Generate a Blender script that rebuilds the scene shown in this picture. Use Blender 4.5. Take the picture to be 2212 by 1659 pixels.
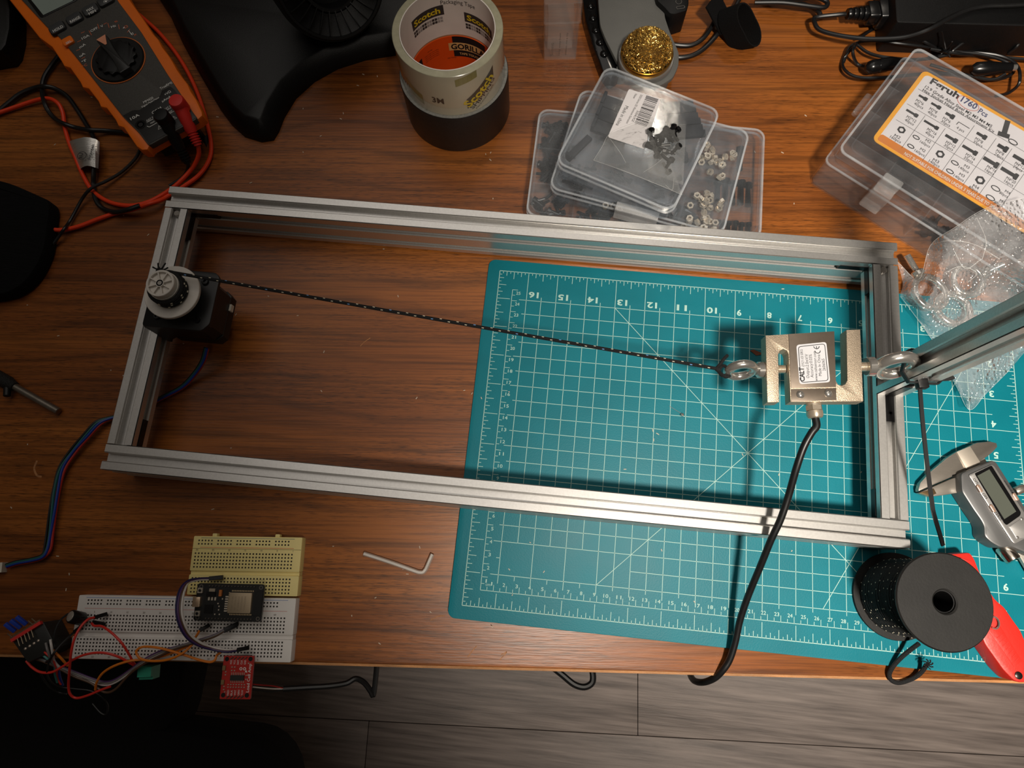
import bpy, math, random
from math import sin, cos, pi, radians, sqrt, atan2
from mathutils import Vector, Matrix
SC = bpy.context.scene
for _o in list(bpy.data.objects):
    bpy.data.objects.remove(_o, do_unlink=True)
COL = SC.collection
R_ = random.Random(7)

# ------------------------------------------------------------------ camera
FPX = 1453.1105
CAM = Vector((0.046521, 0.043261, 0.544231))
RW = Matrix(((0.9946813568, 0.1005712219, -0.0222357316),
             (0.0921091770, -0.9651481323, -0.2449591440),
             (-0.0460966152, 0.2416081788, -0.9692783862)))
cd = bpy.data.cameras.new('camera')
cam = bpy.data.objects.new('camera', cd)
COL.objects.link(cam)
cd.sensor_width = 36.0
cd.lens = FPX / 2212.0 * 36.0
cd.clip_start = 0.005
cd.clip_end = 50
cm = Matrix((RW[0], -RW[1], -RW[2])).transposed().to_4x4()
cm.translation = CAM
cam.matrix_world = cm
SC.camera = cam

# ------------------------------------------------------------------ world, lights, exposure
w = bpy.data.worlds.new('world')
SC.world = w
w.use_nodes = True
_bg = w.node_tree.nodes['Background']
_bg.inputs[0].default_value = (1.0, 0.80, 0.60, 1)
_bg.inputs[1].default_value = 0.03


def lamp(name, kind, loc, tgt, power, color, size=0.1, **kw):
    d = bpy.data.lights.new(name, kind)
    d.energy = power
    d.color = color
    if kind == 'AREA':
        d.shape = 'DISK'
        d.size = size
    else:
        d.shadow_soft_size = size
    for k, v in kw.items():
        setattr(d, k, v)
    o = bpy.data.objects.new(name, d)
    COL.objects.link(o)
    o.location = loc
    o.rotation_euler = (Vector(tgt) - Vector(loc)).to_track_quat('-Z', 'Y').to_euler()
    return o


# work lamp hanging above the right front of the desk; a wide dim fill added as ceiling bounce for the rails to reflect, and a small ceiling lamp behind the desk
lamp('work_lamp_light', 'SPOT', (0.33, -0.27, 1.22), (0.66, 0.16, 0.0), 112, (1.0, 0.91, 0.79), 0.065,
     spot_size=radians(77), spot_blend=1.0)
lamp('ceiling_bounce_fill', 'AREA', (-0.25, 0.85, 1.9), (-0.2, 0.6, 0.0), 6.0, (1.0, 0.93, 0.85), 1.8)
lamp('ceiling_lamp_light', 'AREA', (0.34, 1.62, 1.70), (0.25, 0.3, 0.0), 1.6, (1.0, 0.88, 0.74), 0.16)
SC.view_settings.view_transform = 'Standard'
SC.view_settings.look = 'None'
SC.view_settings.exposure = 0.0
SC.view_settings.gamma = 1.0
SC.view_settings.use_curve_mapping = False
SC.cycles.transparent_max_bounces = 40

# ------------------------------------------------------------------ helpers
ZD = -0.0025          # desk top; the cutting mat's printed face is z = 0


def at(px, py, z=0.0):
    """point of the photograph's line of sight at height z"""
    d = RW.transposed() @ Vector(((px - 1106.0) / FPX, (py - 829.5) / FPX, 1.0))
    return CAM + d * ((z - CAM.z) / d.z)


def lin(c):
    return tuple((x / 12.92 if x <= 0.04045 else ((x + 0.055) / 1.055) ** 2.4) for x in (v / 255.0 for v in c))


_M = {}


def mat(name, rgb, rough=0.5, metal=0.0, vary=0.12, scale=60.0, bump=0.0, bscale=None, coat=0.0,
        alpha=None, spec=0.5, sheen=0.0, stretch=None, trans=0.0, aniso=0.0, rvary=0.0):
    """procedural material: colour broken up by noise, optional relief, optional see-through"""
    if name in _M:
        return _M[name]
    m = bpy.data.materials.new(name)
    m.use_nodes = True
    nt = m.node_tree
    n, l = nt.nodes, nt.links
    p = n['Principled BSDF']
    c = lin(rgb)
    tc = n.new('ShaderNodeTexCoord')
    src = tc.outputs['Object']
    if stretch:
        mp = n.new('ShaderNodeMapping')
        mp.inputs['Scale'].default_value = stretch
        l.new(src, mp.inputs[0])
        src = mp.outputs[0]
    nz = n.new('ShaderNodeTexNoise')
    nz.inputs['Scale'].default_value = scale
    nz.inputs['Detail'].default_value = 3
    l.new(src, nz.inputs['Vector'])
    rp = n.new('ShaderNodeValToRGB')
    rp.color_ramp.elements[0].position = 0.25
    rp.color_ramp.elements[1].position = 0.75
    rp.color_ramp.elements[0].color = (*[x * (1 - vary) for x in c], 1)
    rp.color_ramp.elements[1].color = (*[min(1, x * (1 + vary)) for x in c], 1)
    l.new(nz.outputs[0], rp.inputs[0])
    l.new(rp.outputs[0], p.inputs['Base Color'])
    p.inputs['Roughness'].default_value = rough
    if rvary:
        mr = n.new('ShaderNodeMapRange')
        mr.inputs[3].default_value = max(0.02, rough - rvary)
        mr.inputs[4].default_value = min(1, rough + rvary)
        l.new(nz.outputs[0], mr.inputs[0])
        l.new(mr.outputs[0], p.inputs['Roughness'])
    p.inputs['Metallic'].default_value = metal
    p.inputs['Specular IOR Level'].default_value = spec
    p.inputs['Anisotropic'].default_value = aniso
    if coat:
        p.inputs['Coat Weight'].default_value = coat
        p.inputs['Coat Roughness'].default_value = 0.08
    if sheen:
        p.inputs['Sheen Weight'].default_value = sheen
    if trans:
        p.inputs['Transmission Weight'].default_value = trans
        p.inputs['IOR'].default_value = 1.2
    if alpha is not None:
        p.inputs['Alpha'].default_value = alpha
    if bump:
        b = n.new('ShaderNodeTexNoise')
        b.inputs['Scale'].default_value = bscale or scale * 6
        b.inputs['Detail'].default_value = 4
        l.new(src, b.inputs['Vector'])
        bn = n.new('ShaderNodeBump')
        bn.inputs['Strength'].default_value = bump
        bn.inputs['Distance'].default_value = 0.001
        l.new(b.outputs[0], bn.inputs['Height'])
        l.new(bn.outputs[0], p.inputs['Normal'])
    _M[name] = m
    return m


def clear(name, tint=(235, 238, 240), haze=0.12, rough=0.12, bump=0.0, bscale=300, gloss=1.0, ior=1.45, bdist=0.002):
    """thin clear plastic: see-through, a little milky haze, and a Fresnel shine"""
    if name in _M:
        return _M[name]
    m = bpy.data.materials.new(name)
    m.use_nodes = True
    nt = m.node_tree
    n, l = nt.nodes, nt.links
    n.remove(n['Principled BSDF'])
    out = n['Material Output']
    tr = n.new('ShaderNodeBsdfTransparent')
    tr.inputs[0].default_value = (*[0.75 + 0.25 * x for x in lin(tint)], 1)
    df = n.new('ShaderNodeBsdfDiffuse')
    df.inputs[0].default_value = (*lin(tint), 1)
    gl = n.new('ShaderNodeBsdfGlossy')
    gl.inputs['Roughness'].default_value = rough
    gl.inputs[0].default_value = (gloss, gloss, gloss, 1)
    tc = n.new('ShaderNodeTexCoord')
    nz = n.new('ShaderNodeTexNoise')
    nz.inputs['Scale'].default_value = 45
    nz.inputs['Detail'].default_value = 4
    l.new(tc.outputs['Object'], nz.inputs['Vector'])
    mr = n.new('ShaderNodeMapRange')
    mr.inputs[1].default_value = 0.3
    mr.inputs[2].default_value = 0.7
    mr.inputs[3].default_value = haze * 0.6
    mr.inputs[4].default_value = haze * 1.4
    l.new(nz.outputs[0], mr.inputs[0])
    mx = n.new('ShaderNodeMixShader')
    l.new(mr.outputs[0], mx.inputs[0])
    l.new(tr.outputs[0], mx.inputs[1])
    l.new(df.outputs[0], mx.inputs[2])
    fr = n.new('ShaderNodeFresnel')
    fr.inputs[0].default_value = ior
    ge_ = n.new('ShaderNodeNewGeometry')       # the shine sits on the outer face of each thin wall
    mu = n.new('ShaderNodeMath')
    mu.operation = 'SUBTRACT'
    mu.use_clamp = True
    l.new(fr.outputs[0], mu.inputs[0])
    l.new(ge_.outputs['Backfacing'], mu.inputs[1])
    m2 = n.new('ShaderNodeMixShader')
    l.new(mu.outputs[0], m2.inputs[0])
    l.new(mx.outputs[0], m2.inputs[1])
    l.new(gl.outputs[0], m2.inputs[2])
    if bump:
        b = n.new('ShaderNodeTexNoise')
        b.inputs['Scale'].default_value = bscale
        b.inputs['Detail'].default_value = 3
        l.new(tc.outputs['Object'], b.inputs['Vector'])
        bn = n.new('ShaderNodeBump')
        bn.inputs['Strength'].default_value = bump
        bn.inputs['Distance'].default_value = bdist
        l.new(b.outputs[0], bn.inputs['Height'])
        l.new(bn.outputs[0], gl.inputs['Normal'])
        l.new(bn.outputs[0], fr.inputs['Normal'])
    l.new(m2.outputs[0], out.inputs[0])
    _M[name] = m
    return m


def offset(poly, d):
    """move a counter-clockwise 2-D outline inwards by d"""
    n = len(poly)
    r = []
    for i in range(n):
        a, b, c = Vector(poly[i - 1]), Vector(poly[i]), Vector(poly[(i + 1) % n])
        e1, e2 = (b - a), (c - b)
        if e1.length < 1e-9 or e2.length < 1e-9:
            r.append(tuple(b))
            continue
        e1.normalize()
        e2.normalize()
        n1, n2 = Vector((-e1.y, e1.x)), Vector((-e2.y, e2.x))
        k = max(0.25, 1 + n1.dot(n2))
        r.append(tuple(b + (n1 + n2) * (d / k)))
    return r


def ccw(p):
    s = sum(p[i - 1][0] * p[i][1] - p[i][0] * p[i - 1][1] for i in range(len(p)))
    return list(p) if s > 0 else list(reversed(p))


def rrect(x0, y0, x1, y1, r, n=5):
    p = []
    for cx, cy, a0 in ((x1 - r, y0 + r, -90), (x1 - r, y1 - r, 0), (x0 + r, y1 - r, 90), (x0 + r, y0 + r, 180)):
        for i in range(n + 1):
            a = radians(a0 + 90 * i / n)
            p.append((cx + r * cos(a), cy + r * sin(a)))
    return p


def rounded(poly, r, n=4):
    """round the corners of an outline"""
    out = []
    N = len(poly)
    for i in range(N):
        a, b, c = Vector(poly[i - 1]), Vector(poly[i]), Vector(poly[(i + 1) % N])
        u, v = (a - b), (c - b)
        k = min(r, u.length * 0.45, v.length * 0.45)
        p0, p1 = b + u.normalized() * k, b + v.normalized() * k
        for j in range(n + 1):
            t = j / n
            out.append(tuple(p0 * (1 - t) ** 2 + b * 2 * t * (1 - t) + p1 * t * t))
    return out


def circ(cx, cy, r, n=24, a0=0.0, a1=2 * pi):
    full = abs(a1 - a0 - 2 * pi) < 1e-6
    m = n if full else n + 1
    return [(cx + r * cos(a0 + (a1 - a0) * i / n), cy + r * sin(a0 + (a1 - a0) * i / n)) for i in range(m)]


def smooth_path(pts, seg=6, closed=False):
    P = [Vector(p) for p in pts]
    n = len(P)
    out = []
    rng = range(n if closed else n - 1)
    for i in rng:
        p1, p2 = P[i], P[(i + 1) % n]
        p0 = P[i - 1] if (i > 0 or closed) else p1 * 2 - p2
        p3 = P[(i + 2) % n] if (i + 2 < n or closed) else p2 * 2 - p1
        for j in range(seg):
            t = j / seg
            out.append(0.5 * ((2 * p1) + (p2 - p0) * t + (2 * p0 - 5 * p1 + 4 * p2 - p3) * t * t
                              + (3 * p1 - p0 - 3 * p2 + p3) * t ** 3))
    if not closed:
        out.append(P[-1])
    return out


_TXT = {}


def text_mesh(body, bold=0.0):
    """lettering as a flat mesh of unit size: verts, faces, width, height"""
    k = (body, bold)
    if k in _TXT:
        return _TXT[k]
    cu = bpy.data.curves.new('t', 'FONT')
    cu.body = body
    cu.resolution_u = 2
    cu.offset = bold
    ob = bpy.data.objects.new('t', cu)
    me = ob.to_mesh()
    V = [v.co.copy() for v in me.vertices]
    F = [tuple(p.vertices) for p in me.polygons]
    ob.to_mesh_clear()
    bpy.data.objects.remove(ob)
    bpy.data.curves.remove(cu)
    if not V:
        V = [Vector((0, 0, 0))]
    x0, x1 = min(v.x for v in V), max(v.x for v in V)
    y0, y1 = min(v.y for v in V), max(v.y for v in V)
    _TXT[k] = ([Vector((v.x - x0, v.y, 0)) for v in V], F, x1 - x0, (y0, y1))
    return _TXT[k]


class B:
    """collects shapes that become one mesh"""

    def __init__(s):
        s.V, s.F = [], []

    def add(s, V, F, T=None):
        o = len(s.V)
        s.V += [(T @ Vector(v)) if T is not None else Vector(v) for v in V]
        s.F += [tuple(i + o for i in f) for f in F]
        return s

    def box(s, x0, y0, z0, x1, y1, z1, T=None):
        V = [(x, y, z) for z in (z0, z1) for x, y in ((x0, y0), (x1, y0), (x1, y1), (x0, y1))]
        return s.add(V, [(3, 2, 1, 0), (4, 5, 6, 7), (0, 1, 5, 4), (1, 2, 6, 5), (2, 3, 7, 6), (3, 0, 4, 7)], T)

    def prism(s, poly, z0, z1, c=0.0, T=None, bottom=True, top=True, c0=0.0, h0=None):
        poly = ccw(poly)
        n = len(poly)
        loops = []
        if c0:
            loops.append((offset(poly, c0), z0))
            loops.append((poly, z0 + (h0 or c0)))
        else:
            loops.append((poly, z0))
        if c:
            loops.append((poly, z1 - c))
            loops.append((offset(poly, c * 0.3), z1 - c * 0.3))
            loops.append((offset(poly, c), z1))
        else:
            loops.append((poly, z1))
        V = [(x, y, z) for lp, z in loops for x, y in lp]
        F = []
        for k in range(len(loops) - 1):
            for i in range(n):
                j = (i + 1) % n
                F.append((k * n + i, k * n + j, (k + 1) * n + j, (k + 1) * n + i))
        if bottom:
            F.append(tuple(reversed(range(n))))
        if top:
            F.append(tuple(range((len(loops) - 1) * n, len(loops) * n)))
        return s.add(V, F, T)

    def flat(s, poly, z, T=None):
        poly = ccw(poly)
        return s.add([(x, y, z) for x, y in poly], [tuple(range(len(poly)))], T)

    def ring(s, outer, inner, z0, z1, T=None):
        """outline with a hole, both with the same number of points"""
        outer, inner = ccw(outer), ccw(inner)
        n = len(outer)
        V = [(x, y, z) for lp, z in ((outer, z0), (outer, z1), (inner, z1), (inner, z0)) for x, y in lp]
        F = []
        for k in range(4):
            for i in range(n):
                j = (i + 1) % n
                F.append((k * n + i, k * n + j, ((k + 1) % 4) * n + j, ((k + 1) % 4) * n + i))
        return s.add(V, F, T)

    def lathe(s, prof, n=32, T=None, closed=False):
        """profile [(r, z)] turned about z; bottom to top on the outside"""
        V = [(r * cos(2 * pi * i / n), r * sin(2 * pi * i / n), z) for r, z in prof for i in range(n)]
        F = []
        m = len(prof)
        for k in range(m if closed else m - 1):
            k2 = (k + 1) % m
            for i in range(n):
                j = (i + 1) % n
                F.append((k * n + i, k * n + j, k2 * n + j, k2 * n + i))
        if not closed:
            if prof[0][0] > 1e-7:
                F.append(tuple(reversed(range(n))))
            if prof[-1][0] > 1e-7:
                F.append(tuple(range((m - 1) * n, m * n)))
        return s.add(V, F, T)

    def tube(s, pts, r, n=8, seg=5, smooth=True, closed=False, flat=None, T=None):
        """round (or flat = (half width, half height)) section swept along a path"""
        P = smooth_path(pts, seg, closed) if smooth else [Vector(p) for p in pts]
        m = len(P)
        rr = r if callable(r) else (lambda t: r)
        V, F = [], []
        up = None
        for i in range(m):
            a = P[i - 1] if (i > 0 or closed) else P[i]
            b = P[(i + 1) % m] if (i < m - 1 or closed) else P[i]
            t = (b - a)
            t = t.normalized() if t.length > 1e-12 else Vector((1, 0, 0))
            if up is None:
                up = Vector((0, 0, 1)) if abs(t.z) < 0.9 else Vector((0, 1, 0))
            side = t.cross(up).normalized()
            up = side.cross(t).normalized()
            k = rr(i / max(1, m - 1))
            if flat:
                for sx, sy in ((1, 1), (-1, 1), (-1, -1), (1, -1)):
                    V.append(P[i] + side * flat[0] * sx + up * flat[1] * sy)
            else:
                for j in range(n):
                    an = 2 * pi * j / n
                    V.append(P[i] + side * (k * cos(an)) + up * (k * sin(an)))
        n = 4 if flat else n
        for i in range(m if closed else m - 1):
            i2 = (i + 1) % m
            for j in range(n):
                j2 = (j + 1) % n
                F.append((i * n + j, i2 * n + j, i2 * n + j2, i * n + j2))
        if not closed:
            F.append(tuple(range(n)))
            F.append(tuple(reversed(range((m - 1) * n, m * n))))
        return s.add(V, F, T)

    def text(s, body, origin, ang, width=None, height=None, bold=0.0, lift=0.00008, T=None):
        """flat lettering: origin = left end of the base line, ang = its direction; width and/or cap height in metres"""
        V, F, w0, (y0, y1) = text_mesh(body, bold)
        h0 = 0.69
        sx = width / max(w0, 1e-6) if width else height / h0
        sy = height / h0 if height else sx
        M = Matrix.Translation(Vector(origin) + Vector((0, 0, lift))) @ Matrix.Rotation(ang, 4, 'Z') @ Matrix.Diagonal((sx, sy, 1, 1))
        if T is not None:
            M = T @ M
        return s.add(V, F, M)

    def text_px(s, body, p0, p1, z, height=None, bold=0.0):
        """lettering whose base line runs between two points of the photograph on the plane z"""
        a, b = at(*p0, z), at(*p1, z)
        d = b - a
        return s.text(body, a, atan2(d.y, d.x), d.length, height, bold)

    def line(s, a, b, wd, z=None):
        """flat printed line"""
        a, b = Vector(a), Vector(b)
        if z is not None:
            a, b = Vector((a.x, a.y, z)), Vector((b.x, b.y, z))
        d = (b - a)
        nrm = Vector((-d.y, d.x, 0)).normalized() * wd / 2
        return s.add([a - nrm, b - nrm, b + nrm, a + nrm], [(0, 1, 2, 3)])


def px_poly(pts, z):
    return [tuple(at(x, y, z).xy) for x, y in pts]


_INV = {}


def thing(name, label, cat, loc, rotz=0.0, group=None):
    o = bpy.data.objects.new(name, None)
    COL.objects.link(o)
    o.empty_display_size = 0.01
    o.location = loc
    o.rotation_euler = (0, 0, rotz)
    o['label'], o['category'] = label, cat
    if group:
        o['group'] = group
    _INV[o.name] = (Matrix.Translation(Vector(loc)) @ Matrix.Rotation(rotz, 4, 'Z')).inverted()
    return o


def mesh(name, b, m, inv=None, angle=35, smooth=True):
    me = bpy.data.meshes.new(name)
    V = b.V if inv is None else [inv @ v for v in b.V]
    me.from_pydata([tuple(v) for v in V], [], b.F)
    me.materials.append(m)
    me.validate()
    if smooth:
        me.shade_smooth()
        me.set_sharp_from_angle(angle=radians(angle))
    return me


def part(name, b, m, parent, label=None, local=False, angle=35, kind=None):
    """a mesh child; shapes are given in room coordinates unless local"""
    root = parent
    while root.parent is not None:
        root = root.parent
    inv = None if local else _INV[root.name]
    o = bpy.data.objects.new(name, mesh(name, b, m, inv, angle))
    COL.objects.link(o)
    o.parent = parent
    if label:
        o['label'] = label
    if kind:
        o['kind'] = kind
    return o


def single(name, label, cat, b, m, group=None, kind=None, angle=35, loc=None):
    """a thing that is one mesh"""
    if loc is None:
        xs, ys, zs = [v.x for v in b.V], [v.y for v in b.V], [v.z for v in b.V]
        loc = ((min(xs) + max(xs)) / 2, (min(ys) + max(ys)) / 2, min(zs))
    inv = Matrix.Translation(Vector(loc)).inverted()
    o = bpy.data.objects.new(name, mesh(name, b, m, inv, angle))
    COL.objects.link(o)
    o.location = loc
    if label:
        o['label'] = label
    if cat:
        o['category'] = cat
    if group:
        o['group'] = group
    if kind:
        o['kind'] = kind
    _INV[o.name] = inv
    return o


def dup(root, loc, rot, label=None, group=None):
    r = root.copy()
    COL.objects.link(r)
    r.location = loc
    r.rotation_euler = rot
    if label:
        r['label'] = label
    if group:
        r['group'] = group
    for ch in root.children:
        c = ch.copy()
        COL.objects.link(c)
        c.parent = r
    return r


def rotz(x, y, z, a):
    return Matrix.Translation((x, y, z)) @ Matrix.Rotation(a, 4, 'Z')


# common materials
BLACK = mat('black plastic', (17, 17, 18), 0.45, spec=0.35, vary=0.2, scale=90)
BLACKG = mat('glossy black plastic', (14, 14, 15), 0.25, vary=0.2, scale=90)
RUBBER = mat('black cable rubber', (20, 20, 21), 0.38, vary=0.2, scale=200)
STEEL = mat('polished steel', (216, 212, 206), 0.18, 0.86, vary=0.06, scale=200)
NICKEL = mat('nickel plated brass', (206, 192, 172), 0.25, 0.7, vary=0.06, scale=200)
WHITEINK = mat('white ink', (226, 226, 222), 0.6, vary=0.03)
BLACKINK = mat('black ink', (26, 24, 26), 0.6, vary=0.05)

# ================================================================== the setting: floor and desk
def wood_desk():
    m = bpy.data.materials.new('reddish brown wood grain laminate')
    m.use_nodes = True
    n, l = m.node_tree.nodes, m.node_tree.links
    p = n['Principled BSDF']
    tc = n.new('ShaderNodeTexCoord')

    def mapped(sc):
        mp = n.new('ShaderNodeMapping')
        mp.inputs['Scale'].default_value = sc
        l.new(tc.outputs['Object'], mp.inputs[0])
        return mp.outputs[0]

    def noise(sc, scale, det=3, dist=0.0):
        z = n.new('ShaderNodeTexNoise')
        z.inputs['Scale'].default_value = scale
        z.inputs['Detail'].default_value = det
        z.inputs['Distortion'].default_value = dist
        l.new(mapped(sc), z.inputs['Vector'])
        return z.outputs[0]

    def ramp(src, stops):
        r = n.new('ShaderNodeValToRGB')
        e = r.color_ramp.elements
        while len(e) < len(stops):
            e.new(0.5)
        for i, (q, c) in enumerate(stops):
            e[i].position = q
            e[i].color = (*lin(c), 1) if isinstance(c, tuple) else (c, c, c, 1)
        l.new(src, r.inputs[0])
        return r.outputs[0]

    def mix(mode, f, a, b):
        x = n.new('ShaderNodeMix')
        x.data_type = 'RGBA'
        x.blend_type = mode
        if isinstance(f, float):
            x.inputs[0].default_value = f
        else:
            l.new(f, x.inputs[0])
        l.new(a, x.inputs[6])
        l.new(b, x.inputs[7])
        return x.outputs[2]

    broad = ramp(noise((2.2, 15, 1), 1.0, 4, 0.6), [(0.3, (122, 66, 26)), (0.52, (150, 85, 33)), (0.74, (172, 102, 41))])
    wv = n.new('ShaderNodeTexWave')
    wv.wave_type = 'BANDS'
    wv.bands_direction = 'Y'
    wv.inputs['Scale'].default_value = 13.0
    wv.inputs['Distortion'].default_value = 9.0
    wv.inputs['Detail'].default_value = 3
    wv.inputs['Detail Scale'].default_value = 1.0
    l.new(mapped((0.28, 1, 1)), wv.inputs['Vector'])
    bands = ramp(wv.outputs[0], [(0.0, 0.45), (0.16, 0.95), (0.3, 1.0), (1.0, 1.0)])
    streak = ramp(noise((12, 560, 1), 1.0, 5), [(0.36, 0.50), (0.56, 1.0)])
    pores = ramp(noise((110, 1700, 1), 1.0, 2), [(0.33, 0.30), (0.47, 1.0)])
    patch = ramp(noise((5, 30, 1), 1.0, 2), [(0.34, 0.0), (0.56, 1.0)])
    c = mix('MULTIPLY', 0.5, broad, bands)
    c = mix('MULTIPLY', 0.75, c, streak)
    c2 = mix('MULTIPLY', 0.8, c, pores)
    c = mix('MIX', patch, c, c2)
    l.new(c, p.inputs['Base Color'])
    p.inputs['Roughness'].default_value = 0.36
    p.inputs['Specular IOR Level'].default_value = 0.45
    bn = n.new('ShaderNodeBump')
    bn.inputs['Strength'].default_value = 0.25
    bn.inputs['Distance'].default_value = 0.0004
    l.new(noise((60, 900, 1), 1.0, 3), bn.inputs['Height'])
    l.new(bn.outputs[0], p.inputs['Normal'])
    return m


DA = radians(4.58)                      # the desk's front edge runs at this angle to the mat
D0 = Vector((0.0, -0.0457, ZD))
desk = thing('desk', 'reddish brown wood grain desk carrying the tools and the metal frame', 'desk', (D0.x, D0.y, -0.74), DA)
TD = rotz(D0.x, D0.y, 0, DA)
b = B()
b.prism(rrect(-1.0, 0.0012, 1.1, 0.95, 0.004, 3), ZD - 0.028, ZD, 0.0006, TD)
part('desktop', b, wood_desk(), desk)
b = B()
b.box(-1.0, -0.0006, ZD - 0.028, 1.1, 0.0012, ZD - 0.0004, TD)
part('edge_band', b, mat('worn pale edge banding', (176, 122, 72), 0.55, vary=0.35, scale=35, stretch=(1, 6, 1), bump=0.5), desk, 'pale worn front edge')
for lx in (-0.95, 1.0):
    for ly in (0.12, 0.88):
        b = B()
        b.box(lx, ly, -0.74, lx + 0.05, ly + 0.05, ZD - 0.028, TD)
        part('leg', b, mat('dark stained wood', (62, 36, 22), 0.5, vary=0.2, scale=20, stretch=(8, 8, 1)), desk)

fl = B()
fl.box(-1.6, -1.5, -0.78, 1.9, 1.1, -0.7445)
floor = single('floor', 'grey brown wood look plank floor seen below the desk edge', None, fl,
               mat('dark underlay', (40, 36, 33), 0.9), kind='structure', loc=(0, 0, -0.78))
PLM = mat('grey brown wood vinyl', (146, 134, 128), 0.55, vary=0.45, scale=9.0, stretch=(0.9, 16, 1), bump=0.6, bscale=30, rvary=0.08)
TF = rotz(0.20, -0.245, 0, DA * 0.7)
PW, PL = 0.152, 1.22
for r in range(-8, 9):
    off = (r * 0.47) % PL
    for k in (-2, -1, 0, 1):
        x0 = k * PL + off + 0.066 - (0.47 % PL) * 0
        if x0 + PL < -1.75 or x0 > 1.75:
            continue
        b = B()
        b.prism(rrect(x0 + 0.0006, r * PW + 0.0006, x0 + PL - 0.0006, (r + 1) * PW - 0.0006, 0.0008, 1), -0.7445, -0.74, 0.0006, TF)
        part('plank', b, PLM, floor)

# ================================================================== cutting mat
IN = 0.0254
MATG = mat('teal cutting mat vinyl', (2, 116, 130), 0.5, vary=0.10, scale=22, bump=0.12, bscale=900, rvary=0.06, spec=0.35)
MATI = mat('pale print on the mat', (176, 212, 202), 0.6, vary=0.08, scale=80)
mt = thing('cutting_mat', 'teal cutting mat with a pale half inch grid under the metal frame', 'cutting mat', (8.5 * IN, 5.5 * IN, ZD))
b = B()
b.prism(rrect(-0.41 * IN, -0.40 * IN, 17.45 * IN, 11.40 * IN, 0.006, 5), ZD, 0.0, 0.0004)
part('mat_sheet', b, MATG, mt)
ZP = 0.00012
b = B()
WB, WT = 0.00056, 0.00044
for a, c in (((0, 0), (17, 0)), ((17, 0), (17, 11)), ((17, 11), (0, 11)), ((0, 11), (0, 0))):
    b.line((a[0] * IN, a[1] * IN, 0), (c[0] * IN, c[1] * IN, 0), WB, ZP)
for i in range(1, 17 * 8):
    k = i / 8
    ln = 0.0022 if i % 2 else 0.0042 if i % 4 else 0.0068
    if i % 8 == 0:
        b.line((k * IN, 0, 0), (k * IN, 0.0112, 0), WT, ZP)
        continue
    b.line((k * IN, 0, 0), (k * IN, ln, 0), WT, ZP)
    b.line((k * IN, 11 * IN, 0), (k * IN, 11 * IN - ln, 0), WT, ZP)
for i in range(1, 11 * 8):
    k = i / 8
    ln = 0.0022 if i % 2 else 0.0042 if i % 4 else 0.0068
    if i % 8 == 0:
        b.line((0, k * IN, 0), (0.0112, k * IN, 0), WT, ZP)
        continue
    b.line((0, k * IN, 0), (ln, k * IN, 0), WT, ZP)
    b.line((17 * IN, k * IN, 0), (17 * IN - ln, k * IN, 0), WT, ZP)
# centimetre scale along the near and the left side
b.line((0.0127, 0.0127, 0), (0.0127 + 0.40, 0.0127, 0), WT, ZP)
b.line((0.0127, 0.0127, 0), (0.0127, 0.0127 + 0.25, 0), WT, ZP)
for i in range(1, 81):
    b.line((0.0127 + i * 0.005, 0.0127, 0), (0.0127 + i * 0.005, 0.0127 + (0.0028 if i % 2 else 0.0048), 0), WT * 0.9, ZP)
for i in range(1, 51):
    b.line((0.0127, 0.0127 + i * 0.005, 0), (0.0127 + (0.0026 if i % 2 else 0.0047), 0.0127 + i * 0.005, 0), WT * 0.9, ZP)
part('printed_ruler', b, MATI, mt, 'pale ruler scales along the edges', kind='stuff')
b = B()
for i in range(2, 33):
    y0 = 0.74 if i % 2 == 0 else 0.87
    y1 = 11.0 if i % 2 == 0 else 10.14
    if i in (3, 5, 7):
        y0 = 2.0 if i != 3 else 2.0
    b.line((i * IN / 2, y0 * IN, 0), (i * IN / 2, y1 * IN, 0), WT, ZP)
for i in range(2, 21):
    x0 = 0.75 if i % 2 == 0 else 0.88
    x1 = 17.0 if i % 2 == 0 else 16.2
    if i == 3:
        x0 = 5.0
    b.line((x0 * IN, i * IN / 2, 0), (x1 * IN, i * IN / 2, 0), WT, ZP)
for k in (3, 5, 7):
    b.line((k * IN / 2, 1 * IN, 0), (k * IN / 2, 0.86 * IN, 0), WT, ZP)
b.line((0.88 * IN, 1.5 * IN, 0), (1 * IN, 1.5 * IN, 0), WT, ZP)
for a, c in (((4, 10), (13, 1)), ((4, 1), (13, 10)), ((10.8, 1), (16, 10.007))):
    b.line((a[0] * IN, a[1] * IN, 0), (c[0] * IN, c[1] * IN, 0), WT, ZP + 0.00004)
part('printed_grid', b, MATI, mt, 'pale half inch grid with diagonal guide lines', kind='stuff')
b = B()
for nlab in range(1, 17):
    s = str(nlab)
    x = (17 - nlab) * IN
    hgt = 0.0050
    wd = 0.0039 * len(s) + (0.0008 if len(s) > 1 else 0)
    b.text(s, (x + 0.0016 + wd, 10.31 * IN, ZP), pi, wd if s not in '1' else 0.0022, hgt, 0.03)
for nlab in range(1, 11):
    s = str(nlab)
    y = (11 - nlab) * IN
    wd = 0.0039 * len(s) + (0.0008 if len(s) > 1 else 0)
    b.text(s, (16.30 * IN, y + 0.0072, ZP), pi, wd if s != '1' else 0.0022, 0.0050, 0.03)
for i in range(1, 40):
    s = str(i)
    wd = 0.0019 * len(s) if s != '1' else 0.0009
    b.text(s, (0.0127 + i * 0.01 - 0.0012 - wd, 0.0127 + 0.0041, ZP), 0, wd, 0.0027, 0.01)
for i in range(1, 26):
    s = str(i)
    wd = 0.0019 * len(s) if s != '1' else 0.0009
    b.text(s, (0.0127 + 0.0034, 0.0127 + i * 0.01 - 0.0042, ZP), 0, wd, 0.0027, 0.01)
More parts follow.
